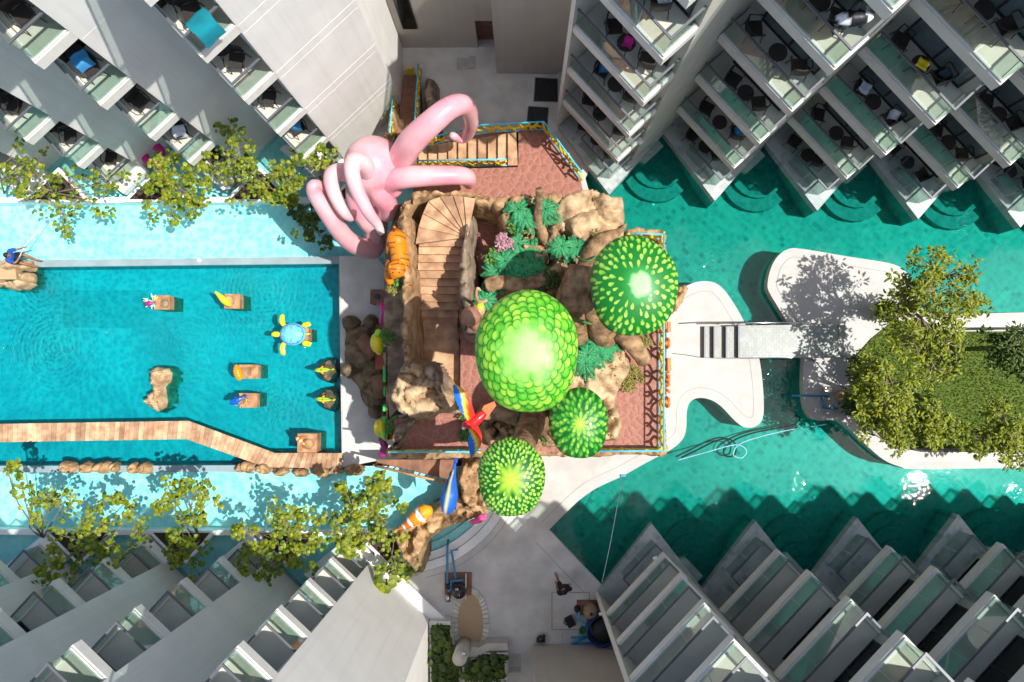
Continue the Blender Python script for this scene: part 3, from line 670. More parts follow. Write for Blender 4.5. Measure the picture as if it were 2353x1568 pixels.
# stone platforms at the water, with ground floor glass and curved underwater steps
def platforms(wing, sgn, who):
    root, T, A, B, seg = wing
    n = len(T); off = 0.42
    P = []; out = Vector((-(A+B).normalized()))
    poly = []
    for i, t in enumerate(T):
        a = seg[i-1][0] if i else seg[0][0]
        poly += [t+A*a+out*off*0.2, t+out*off*1.35]
    poly += [T[-1]+B*seg[-1][1]]
    bd = Vector((0, sgn, 0)); poly += [poly[-1]+bd*4, poly[0]+bd*4]
    m = MB(); m.prism(poly, -1.5, 0.3); struct('stone_terrace', m, 'platform_tile')
    for i, t in enumerate(T[:5]):
        a = (seg[i-1][0] if i else seg[0][0])-0.1
        g0 = thing('glass_balustrade', 'ground floor glass balustrade on the %s stone terrace point of the %s wing' % (NTH[i], who), 'balustrade', (t.x, t.y, 0.3), group='terrace balustrades')
        lo = 0.62*a
        for j in range(2):
            m = MB(); slot_box(m, t, A, B, 0.05+lo*j/2, lo*(j+1)/2, 0.05, 0.064, 0.304, 1.3); m.build('glass_pane', 'rail_glass', g0)
        m = MB(); slot_box(m, t, A, B, 0.05, 0.064, 0.08, DEP-0.02, 0.304, 1.3); m.build('glass_pane', 'rail_glass', g0)
        m = MB(); slot_box(m, t, A, B, 0.02, lo+0.05, 0.02, 0.09, 1.3, 1.36); slot_box(m, t, A, B, 0.02, 0.09, 0.09, DEP-0.02, 1.3, 1.36)
        slot_box(m, t, A, B, lo, lo+0.05, 0.09, 0.55, 1.3, 1.36); m.build('handrail', 'rail_metal', g0)
    # steps in the notches between the points
    for i in range(n-1):
        V0 = T[i]+B*seg[i][1]
        s0 = thing('underwater_steps', 'curved stone steps under water in the %s notch of the %s wing' % (NTH[i], who), 'steps', (V0.x, V0.y, -1.2), group='underwater steps')
        d0 = -A; d1 = -B      # from the notch outwards along both edges
        for k in range(4):
            r1 = 0.85+0.42*k; pts = [V0+d0*0.25*0]
            a0 = math.atan2(d1.y, d1.x); a1 = math.atan2(d0.y, d0.x)
            da = (a1-a0+math.pi) % (2*math.pi)-math.pi
            cc = V0+(out*0.0)
            for q in range(11):
                an = a0+da*q/10; rr = r1*(1+0.28*math.sin(math.pi*q/10))
                pts.append(cc+v2(math.cos(an), math.sin(an))*rr)
            m = MB(); m.prism(pts, -1.5, -0.2-0.22*k); m.build('step', 'stone_step', s0)
        m = MB(); q0 = V0+d0*0.02+d1*0.35; m.prism([q0, q0+d1*1.05, q0+d1*1.2+d0*0.12, q0+d1*1.05+d0*0.42, q0+d0*0.42], -1.5, 0.12); m.build('bench', 'stone_step', s0)
platforms(TR, 1, 'upper right'); platforms(BR, -1, 'lower right')

# left wings: a corner balcony on every tooth, plain panelled wall between
def corner_wing(name, label, tips, ang, mirror, endlen, end_pts, ks, back):
    T = [v2(*t) for t in tips]; w = v2(math.cos(ang), math.sin(ang)); d = v2(-w.y, w.x)*mirror  # d points into the building
    root = thing(name, label, 'building', (tips[0][0], tips[0][1], 0)); bw, bd = 1.22, 1.7
    zt = zk(6)+FH+0.7
    poly = [v2(*p) for p in end_pts]+[T[0]+w*endlen]
    for i, t in enumerate(T):
        nx = T[i+1] if i+1 < len(T) else t+(T[-1]-T[-2])
        dd = (t-nx).dot(-d)
        poly += [t+w*bw, t+w*bw+d*bd, t+d*bd, t+d*dd]
    last = poly[-1]; b = v2(*back)
    poly += [last+b, poly[0]+b]
    m = MB(); m.prism(poly, -0.6, zt); m.build('wall', 'wall_paint', root)
    for i, t in enumerate(T):
        for k in ks:
            z = zk(k) if k > 1 else 0.25-FH
            m = MB(); slot_box(m, t, w, d, 0, bw-0.003, 0, bd-0.003, z, z+FH-0.02); s = m.build('balcony_slab', 'slab_white', root)
            m = MB(); slot_box(m, t, w, d, 0.05, bw-0.005, 0.05, bd-0.005, z+FH-0.018, z+FH); m.build('floor', 'balcony_floor', s)
            guard(s, t, w, d, bw-0.01, bd-0.01, z+FH)
            door(root, t+d*bd, w, -d, 0.12, 1.1, z+FH+0.02, 2.15, False)
        # facade panels between slab bands
        nxt = endlen if i == 0 else (T[i-1]-t).dot(w)
        w0 = bw+0.03; npan = 3 if i == 0 else 1; pw = (nxt-0.04-w0)/npan
        for k in (range(1, 7) if (mirror > 0 or i) else ()):
            z0 = (zk(k) if k > 1 else -0.3)+FH-0.1
            for j in range(npan):
                m = MB(); q0 = w0+pw*j; slot_box(m, t, w, d, q0+0.012, q0+pw-0.012, -0.005, 0.01, z0+0.04, z0+ST-FH-0.02)
                m.build('wall_panel', 'wall_paint', root)
            if i == 0:
                m = MB(); slot_box(m, t, w, d, w0, nxt-0.02, -0.008, 0.01, z0-0.28, z0+0.02); m.build('floor_band', 'wall_paint', root)
    return root, T, w, d
TLT = [(-8.3, 8.28), (-12.63, 8.14), (-16.87, 8.03), (-21.1, 7.9), (-25.35, 7.78)]
BLT = [(-7.1, -6.68), (-11.26, -6.68), (-15.55, -6.72), (-19.8, -6.75), (-24.0, -6.78)]
TL = corner_wing('hotel_wing', 'pale saw-tooth hotel wing with small corner balconies and a panelled end wall, top left', TLT, math.radians(43.5), 1, 4.54, [(-5.03, 13.9)], (1, 2, 3, 4, 5, 6), (-3, 9))
BL = corner_wing('hotel_wing', 'pale saw-tooth hotel wing with small empty corner balconies, bottom left', BLT, math.radians(-42.5), -1, 4.55, [(-3.74, -13.5)], (1, 2, 3, 4, 5, 6), (-3, -9))
# low white terraces and planters along the channels
def terraces(wing, sgn, who):
    root, T, w, d = wing
    for i, t in enumerate(T[:4]):
        yb = at(0, 466 if sgn > 0 else 1216, 0.1).y
        tip = t-d*0.35-w*0.1
        poly = [tip, t+w*1.3-d*0.3, t+w*1.3+d*1.0, t+d*2.2-w*0.2, t+d*2.2-w*0.45]
        m = MB(); m.prism(poly, -0.9, 0.22); struct('white_terrace', m, 'white_paint')
    x0, x1 = -30, at(720, 466).x if sgn > 0 else at(930, 1216).x
    yb = at(0, 466 if sgn > 0 else 1216, 0.1).y
    for i, t in enumerate(T[:4]):
        # a three-cornered planter between this point and the next
        c = (t+(T[i-1] if i else t+v2(4.2, 0)))*0.5
        px0 = t.x+0.55; px1 = px0+2.5
        yy = yb; s = sgn
        tri = [v2(px0-0.35, yy), v2(px1, yy), v2(px1-0.4, yy+s*0.5), v2(px0+1.15, yy+s*1.45), v2(px0, yy+s*0.35)]
        rt = thing('corner_planter', 'white walled three-cornered planter, number %s from the playground along the %s wing' % (NTH[i], who), 'planter', (c.x, yy, -0.3), group='channel planters')
        m = MB(); m.prism(tri, -0.9, 0.3); m.build('wall', 'white_paint', rt)
        cen = sum(tri, v2(0, 0))/len(tri)
        m = MB(); m.prism([cen+(p-cen)*0.82 for p in tri], 0.2, 0.308); m.build('soil', 'planter_soil', rt)
    m = MB(); m.prism([v2(x0, yb-0.001), v2(x1, yb-0.001), v2(x1, yb+sgn*0.22), v2(x0, yb+sgn*0.22)], -0.9, 0.12); struct('channel_kerb', m, 'white_paint')
terraces(TL, 1, 'upper left'); terraces(BL, -1, 'lower left')

# service walls north
p0 = at(925, 110); p1 = at(1142, 110); p2 = at(1142, 168); p3 = at(1312, 172)
sb = thing('service_block', 'plain grey service block with a brown doorway behind the top deck', 'building', (p0.x, p0.y, 0))
dx0, dx1 = at(1098, 110).x, at(1136, 110).x; wx0, wx1 = at(912, 60, 3.4).x, at(948, 60, 3.4).x
m = MB(); H0 = 9.0
m.prism([v2(-5.02, p0.y), v2(dx0, p0.y), v2(dx0, p0.y+4), v2(-5.02, p0.y+4)], -0.6, H0)
m.prism([v2(dx1, p0.y), v2(p1.x, p0.y), v2(p1.x, p0.y+4), v2(dx1, p0.y+4)], -0.6, H0)
m.prism([v2(dx0, p0.y), v2(dx1, p0.y), v2(dx1, p0.y+4), v2(dx0, p0.y+4)], 2.5, H0, bottom=True)
m.build('wall', 'wall_grey', sb)
m = MB(); m.prism([v2(dx0, p0.y+0.35), v2(dx1, p0.y+0.35), v2(dx1, p0.y+0.4), v2(dx0, p0.y+0.4)], 0.0, 2.5); m.build('door', 'wood_brown', sb)
m = MB(); m.prism([v2(p1.x, p2.y), v2(p3.x+0.3, p3.y), v2(p3.x+0.3, p3.y+7), v2(p1.x, p2.y+7)], -0.6, H0); m.build('stair_tower', 'wall_grey', sb)
zw0, zw1 = 1.9, 5.2
m = MB(); m.prism([v2(wx0, p0.y-0.05), v2(wx1, p0.y-0.05), v2(wx1, p0.y-0.004), v2(wx0, p0.y-0.004)], zw0, zw1, bottom=True); wf = m.build('window', 'frame_dark', sb)
m = MB(); m.prism([v2(wx0+0.06, p0.y-0.07), v2(wx1-0.06, p0.y-0.07), v2(wx1-0.06, p0.y-0.054), v2(wx0+0.06, p0.y-0.054)], zw0+0.08, zw1-0.08, bottom=True); m.build('pane', 'door_glass', wf)
# south block
q0 = at(1225, 1479); q1 = at(1400, 1479)
m = MB(); m.prism([v2(q0.x, q0.y), v2(q1.x+1.5, q0.y), v2(q1.x+1.5, q0.y-6), v2(q0.x, q0.y-6)], -0.6, 9.0)
tag(m.build('service_wall', 'wall_grey'), 'plain grey blank wall behind the pool pumps at the bottom edge', 'wall')
q2 = at(1165, 1556); q3 = at(1225, 1556)
m = MB(); m.prism([v2(-8, q2.y-2.0), v2(q0.x, q2.y-2.0), v2(q0.x, q2.y-6), v2(-8, q2.y-6)], -0.6, 9.0)
tag(m.build('service_wall', 'wall_grey'), 'grey wall closing the alley beside the planters, just below the picture', 'wall')
# white kerb along the lower left end wall
a, b = v2(*(-6.25, -7.45)), v2(-3.42, -10.05)
dv = (b-a).normalized(); nv = v2(-dv.y, dv.x)
m = MB(); m.prism([a, b, b+nv*0.45, a+nv*0.45], -0.6, 0.35); tag(m.build('white_kerb', 'white_paint'), 'wide white kerb at the foot of the lower left end wall', 'kerb')
# ------------------------------------------------------------------ central rock playground
ZN, ZS, ZR = 3.3, 4.6, 4.2          # north-east landing, south and east platforms, upper floor
def stamped(name, col, col2):
    m = bpy.data.materials.new(name); m.use_nodes = True; nt = m.node_tree; b = nt.nodes['Principled BSDF']; b.inputs['Roughness'].default_value = 0.6
    g = _n(nt, 'ShaderNodeNewGeometry'); vo = _n(nt, 'ShaderNodeTexVoronoi', feature='DISTANCE_TO_EDGE', voronoi_dimensions='2D'); vo.inputs['Scale'].default_value = 3.4
    v2_ = _n(nt, 'ShaderNodeTexVoronoi', voronoi_dimensions='2D'); v2_.inputs['Scale'].default_value = 3.4
    nz = _n(nt, 'ShaderNodeTexNoise'); nz.inputs['Scale'].default_value = 5; nz.inputs['Detail'].default_value = 6
    for t in (vo, v2_, nz): nt.links.new(g.outputs['Position'], t.inputs['Vector'])
    c = rgbmix(nt, nz.outputs['Fac'], col, col2)
    r = _n(nt, 'ShaderNodeValToRGB'); r.color_ramp.elements[0].position = 0.0; r.color_ramp.elements[1].position = 0.05
    r.color_ramp.elements[0].color = (0.35, 0.35, 0.35, 1); r.color_ramp.elements[1].color = (0, 0, 0, 1)
    nt.links.new(vo.outputs['Distance'], r.inputs['Fac'])
    c = rgbmix(nt, r.outputs[0], c, (0.55, 0.36, 0.3)); nt.links.new(c, b.inputs['Base Color'])
    ad = _n(nt, 'ShaderNodeMath', operation='ADD'); nt.links.new(vo.outputs['Distance'], ad.inputs[0]); nt.links.new(nz.outputs['Fac'], ad.inputs[1])
    bp = _n(nt, 'ShaderNodeBump'); bp.inputs['Strength'].default_value = 0.5; bp.inputs['Distance'].default_value = 0.06
    nt.links.new(ad.outputs[0], bp.inputs['Height']); nt.links.new(bp.outputs[0], b.inputs['Normal']); M[name] = m
stamped('terracotta', (0.2, 0.065, 0.042), (0.34, 0.13, 0.08))
tw = thing('rock_playground', 'sculpted rock playground with wooden stairs, red platforms and branch railings at the centre', 'playground', (0, 0, 0))
def poly_rock(name, pts, zt, zb, **k):
    return rock(name, k.pop('m', 'rock_tan'), outline=[(p.x, p.y) for p in pl(pts, zt)], zt=zt, zb=zb, parent=tw, **k)
def wall_rock(name, pts, zb, **k):
    """pts: (px, py, half width px, crest z)"""
    sp = []
    for px, py, hw, z in pts:
        p = at(px, py, z); q = at(px+hw, py, z); sp.append((p.x, p.y, q.x-p.x, z))
    return rock(name, k.pop('m', 'rock_tan'), spine=sp, zb=zb, parent=tw, **k)
def floor(pts, z, z0=0.0, m='terracotta'):
    b = MB(); b.prism(pl(pts, z), z0, z); return b.build('platform', m, tw)
# platforms
floor([(1186, 302), (1253, 294), (1335, 415), (1345, 470), (1000, 475), (950, 440), (950, 392), (1190, 384)], ZN)
floor([(905, 345), (970, 340), (970, 384), (905, 390)], 1.58)
floor([(970, 330), (1188, 296), (1188, 312), (970, 345)], 1.55)
floor([(1058, 770), (1130, 650), (1420, 560), (1518, 546), (1520, 1034), (1360, 1036), (905, 1040), (905, 965), (1000, 945), (1058, 930)], ZS)
floor([(1086, 478), (1180, 470), (1190, 640), (1110, 640), (1088, 620)], ZR)
floor([(885, 560), (915, 470), (1090, 455), (1090, 560), (1085, 780), (985, 780), (960, 890), (895, 960), (880, 800)], 3.9, m='rock_grey')
# rock skirts under the platforms (what shows outside the railings)
poly_rock('rock_lip', [(1432, 520), (1470, 515), (1525, 520), (1541, 545), (1538, 600), (1528, 640), (1520, 700), (1535, 760), (1530, 800), (1540, 860), (1530, 900), (1536, 960), (1545, 1040), (1530, 1056), (1470, 1052), (1380, 1056), (1280, 1058), (1200, 1050), (1200, 1030), (1500, 1025), (1505, 560), (1440, 560)], ZS-0.05, 0.0, edge=0.12, amp=0.14, wob=0.07, seed=3, fq=1.8, facet=0.08)
poly_rock('rock_lip', [(880, 1030), (915, 1030), (1210, 1030), (1215, 1052), (1130, 1056), (1060, 1060), (960, 1062), (890, 1056)], ZS-0.05, 1.2, edge=0.12, amp=0.12, wob=0.06, seed=13, fq=1.8)
# stair well walls
wall_rock('rock_wall', [(902, 560, 22, 5.6), (915, 520, 22, 6.0), (925, 480, 26, 6.1), (950, 445, 24, 6.0), (1000, 440, 20, 5.8), (1060, 445, 22, 5.6), (1110, 455, 24, 5.6)], 0.0, edge=0.3, amp=0.3, seed=21, facet=0.2, wob=0.12)
wall_rock('rock_wall', [(926, 500, 26, 6.9), (928, 560, 25, 7.0), (930, 620, 24, 7.0), (928, 680, 25, 6.9), (930, 740, 25, 6.8), (932, 790, 25, 6.7), (935, 830, 27, 6.6)], 0.0, edge=0.3, amp=0.28, seed=22, facet=0.18, wob=0.11)
wall_rock('rock_wall', [(1082, 480, 9, 6.5), (1073, 515, 15, 6.8), (1068, 560, 20, 6.9), (1067, 620, 25, 6.9), (1066, 680, 27, 6.8), (1074, 730, 30, 6.6), (1084, 752, 36, 6.4)], 3.2, edge=0.3, amp=0.26, seed=23, m='rock_grey', facet=0.15, wob=0.09)
wall_rock('rock_wall', [(1095, 458, 26, 6.2), (1140, 462, 30, 6.4), (1190, 462, 32, 6.4), (1240, 455, 28, 6.2), (1300, 455, 28, 6.0)], 0.0, edge=0.35, amp=0.3, seed=24, facet=0.2)
poly_rock('boulder', [(878, 890), (890, 840), (915, 815), (955, 812), (990, 832), (1030, 872), (1060, 905), (1085, 945), (1062, 965), (1005, 968), (985, 980), (945, 985), (900, 962), (876, 930)], 6.4, 0.0, edge=0.45, amp=0.35, seed=31, m='rock_pale', facet=0.25, fq=1.1)
wall_rock('rock_wall', [(985, 850, 22, 6.4), (1020, 905, 18, 6.3), (1050, 940, 16, 6.0), (1080, 960, 18, 5.4), (1110, 958, 16, 5.0)], 3.8, edge=0.3, amp=0.3, seed=32, m='rock_grey')
poly_rock('boulder', [(880, 1045), (884, 1000), (900, 970), (940, 950), (962, 955), (952, 990), (930, 1025), (910, 1050)], 5.6, 0.0, edge=0.3, amp=0.35, seed=33, m='rock_grey')
poly_rock('boulder', [(1270, 470), (1290, 445), (1330, 428), (1370, 420), (1405, 435), (1438, 445), (1448, 480), (1446, 535), (1425, 575), (1370, 580), (1330, 560), (1300, 540), (1262, 525)], 6.2, 0.0, edge=0.2, amp=0.24, seed=34, m='rock_pale', facet=0.4, fq=0.62)
poly_rock('boulder', [(1130, 480), (1180, 462), (1280, 458), (1310, 520), (1330, 560), (1340, 640), (1300, 690), (1180, 690), (1120, 660), (1118, 640), (1140, 570), (1140, 510)], 5.9, 3.0, edge=0.4, amp=0.55, seed=35, m='rock_tan', facet=0.25)
poly_rock('boulder', [(1290, 830), (1325, 785), (1380, 762), (1425, 785), (1462, 822), (1458, 852), (1440, 885), (1430, 930), (1436, 985), (1428, 1020), (1390, 1020), (1340, 1030), (1280, 1030), (1245, 990), (1255, 920)], 6.0, 3.9, edge=0.25, amp=0.38, seed=36, m='rock_pale', facet=0.3, fq=1.0)
poly_rock('boulder', [(1085, 945), (1120, 925), (1180, 920), (1260, 930), (1330, 1000), (1350, 1035), (1200, 1038), (1120, 1034), (1095, 1000)], 5.5, 3.9, edge=0.35, amp=0.45, seed=37, m='rock_tan')
poly_rock('boulder', [(1545, 690), (1560, 655), (1580, 650), (1590, 660), (1575, 690), (1550, 720)], 0.7, 0.0, edge=0.2, amp=0.15, seed=38, m='rock_tan', facet=0.15, res=0.05)
# wooden treads: the flight and the two fans of winders
def tread(pts, z, m='wood_stair', t=0.16):
    b = MB(); b.prism(pl(pts, z), z-t, z, bottom=True); return b.build('stair_tread', m, tw)
n = 11
for i in range(n):
    y0 = 545+(745-545)*i/n; y1 = 545+(745-545)*(i+1)/n
    xl = 963-10*i/n; xr = 1064-14*i/n
    z = 4.12+0.18*(n-1-i)
    tread([(xl, y0), (xr, y0), (xr, y1+3), (xl, y1+3)], z)
fan_c = (1074, 545)
fr = [(955, 560), (962, 522), (972, 490), (985, 462), (1012, 452), (1042, 450), (1066, 452), (1092, 456)]
for i in range(len(fr)-1):
    z = 6.12+0.16*i*0.35
    tread([fan_c, fr[i], fr[i+1]], z+0.02*i)
fan2 = (1050, 742)
fr2 = [(950, 742), (948, 800), (958, 850), (1000, 905), (1035, 920), (1058, 900), (1056, 800)]
for i in range(len(fr2)-1):
    tread([fan2, fr2[i], fr2[i+1]], 4.1-0.02*i-(0.0 if i < 3 else -0.0)+0.56*(i > 2)*0)
# flight to the north-east landing and its closed side
for i in range(10):
    x0 = 962+22.8*i; x1 = x0+24; z = ZN-0.17*(9-i)
    tread([(x0, 338-3.5*i), (x1, 338-3.5*(i+1)), (x1, 380), (x0, 380)], z, m='wood_stair')
# brown stair from the service deck
for i in range(9):
    y0 = 172+17*i; z = 0.17*(i+1)
    tread([(928-2.0*i, y0), (966, y0), (966, y0+18), (926-2.0*i, y0+18)], z, m='wood_brown', t=z)
floor([(905, 325), (965, 320), (966, 385), (905, 390)], 1.6, m='wood_brown')
wall_rock('rock_wall', [(985, 180, 14, 1.2), (985, 215, 16, 1.7), (990, 250, 15, 2.0), (985, 290, 16, 2.2), (985, 330, 15, 2.4)], 0.0, edge=0.25, amp=0.25, seed=41, m='rock_grey', facet=0.1)
wall_rock('rock_wall', [(905, 225, 8, 1.6), (900, 260, 10, 1.9), (892, 300, 12, 2.2), (880, 330, 14, 2.4)], 0.0, edge=0.2, amp=0.22, seed=42, m='rock_tan', facet=0.1)
poly_rock('boulder', [(955, 385), (990, 370), (1010, 380), (1185, 372), (1190, 382), (1000, 400), (960, 410)], ZN-0.1, 0, edge=0.2, amp=0.12, seed=43, m='rock_tan')
poly_rock('boulder', [(890, 480), (920, 440), (935, 470), (915, 540), (893, 560)], 5.0, 0.0, edge=0.4, amp=0.3, seed=44, m='rock_dark')

# branch railings: two cyan rails with yellow coral-like branches between them
def railing(pts, z, h=1.0, seed=0, zend=None):
    """pts px path at floor height z (or z per point)"""
    rnd = random.Random(seed)
    base = [at(p[0], p[1], p[2] if len(p) > 2 else z) for p in pts]
    b = MB(); b.tube([p+Vector((0, 0, h)) for p in base], 0.032, 6); top = b.build('handrail', 'cyan_paint', tw)
    b = MB(); b.tube([p+Vector((0, 0, 0.12)) for p in base], 0.026, 6); b.build('lower_rail', 'cyan_paint', top)
    br = MB()
    for a, c in zip(base[:-1], base[1:]):
        L = (c-a).length; d = (c-a)/L; n_ = max(1, int(L/0.36))
        for i in range(n_):
            s = (i+0.5+rnd.uniform(-0.15, 0.15))*L/n_; p = a+d*s; sg = rnd.choice((-1, 1)); off = Vector((-d.y, d.x, 0))*0.03*rnd.uniform(-1, 1)
            z0 = 0.12; q1 = p+d*sg*0.1+Vector((0, 0, 0.45))+off
            if rnd.random() < 0.5:
                br.tube([p+Vector((0, 0, z0)), q1, q1+d*sg*0.16+Vector((0, 0, 0.3)), q1+d*sg*0.12+Vector((0, 0, h-0.45))], [0.056, 0.053, 0.048, 0.042], 5, sub=2)
                br.tube([q1, q1-d*sg*0.22+Vector((0, 0, 0.2)), q1-d*sg*0.28+Vector((0, 0, 0.38))], [0.05, 0.048, 0.042], 5, sub=2)
            else:
                br.tube([p+Vector((0, 0, h)), p-d*sg*0.08+Vector((0, 0, 0.6)), p-d*sg*0.26+Vector((0, 0, 0.34)), p-d*sg*0.2+Vector((0, 0, z0))], [0.048, 0.05, 0.053, 0.048], 5, sub=2)
                br.tube([p-d*sg*0.08+Vector((0, 0, 0.6)), p+d*sg*0.16+Vector((0, 0, 0.42)), p+d*sg*0.24+Vector((0, 0, 0.24))], [0.05, 0.048, 0.042], 5, sub=2)
    br.build('branch_infill', 'yellow_paint', top)
railing([(957, 340, ZN-1.0), (1000, 333, ZN-0.8), (1112, 306, ZN-0.2), (1248, 299, ZN)], ZN, seed=1)
railing([(1248, 299), (1332, 412)], ZN, seed=2)
railing([(965, 384, ZN-1.6), (1165, 382, ZN-0.2)], ZN, seed=3, h=0.95)
railing([(1514, 550), (1514, 1030)], ZS, seed=4)
railing([(1514, 1030), (1360, 1031)], ZS, seed=5)
railing([(905, 1033), (1105, 1032)], ZS, seed=6)
railing([(1440, 548), (1514, 550)], ZS, seed=7)
railing([(968, 168, 0.0), (964, 240, 0.9), (960, 320, 1.6)], 0, seed=8)
railing([(914, 215, 0.4), (908, 280, 1.2), (905, 325, 1.6)], 0, seed=9)

# timber gangway and its rope-coloured rail on the south side
gw = thing('timber_gangway', 'reddish timber gangway with a log rail above the cyan pool, beside the blue fish', 'gangway', at(950, 1080, 0))
for i in range(9):
    a0 = i/9; a1 = (i+1)/9
    t0 = (863+182*a0, 1056); t1 = (863+182*a1, 1056); b0 = (868+172*a0, 1064+40*a0); b1 = (868+172*a1, 1064+40*a1)
    b = MB(); b.prism(pl([t0, t1, b1, b0], 2.2), 2.12, 2.2-0.002*(i % 2), bottom=True); b.build('plank', 'wood_brown', gw)
b = MB(); b.tube(pl([(862, 1070, 2.9), (950, 1092, 2.9), (1040, 1112, 2.9)]), 0.05, 6); b.build('handrail', 'wood_box', gw)
b = MB()
for i in range(13):
    f = i/12; p = at(866+170*f, 1064+40*f, 2.2); b.tube([p, p+Vector((0, 0, 0.72))], 0.03, 5)
b.build('baluster', 'wood_box', gw)
poly_rock('boulder', [(1048, 1058), (1095, 1052), (1135, 1080), (1150, 1120), (1146, 1162), (1115, 1186), (1080, 1184), (1048, 1160), (1042, 1110)], 3.2, -0.5, edge=0.3, amp=0.3, seed=51, facet=0.3)
poly_rock('boulder', [(896, 1238), (918, 1208), (965, 1188), (1005, 1158), (1050, 1125), (1105, 1150), (1128, 1190), (1078, 1204), (1030, 1222), (996, 1240), (978, 1258), (976, 1298), (962, 1332), (934, 1308), (905, 1275)], 1.7, -0.5, edge=0.22, amp=0.26, seed=52, facet=0.35, m='rock_tan')

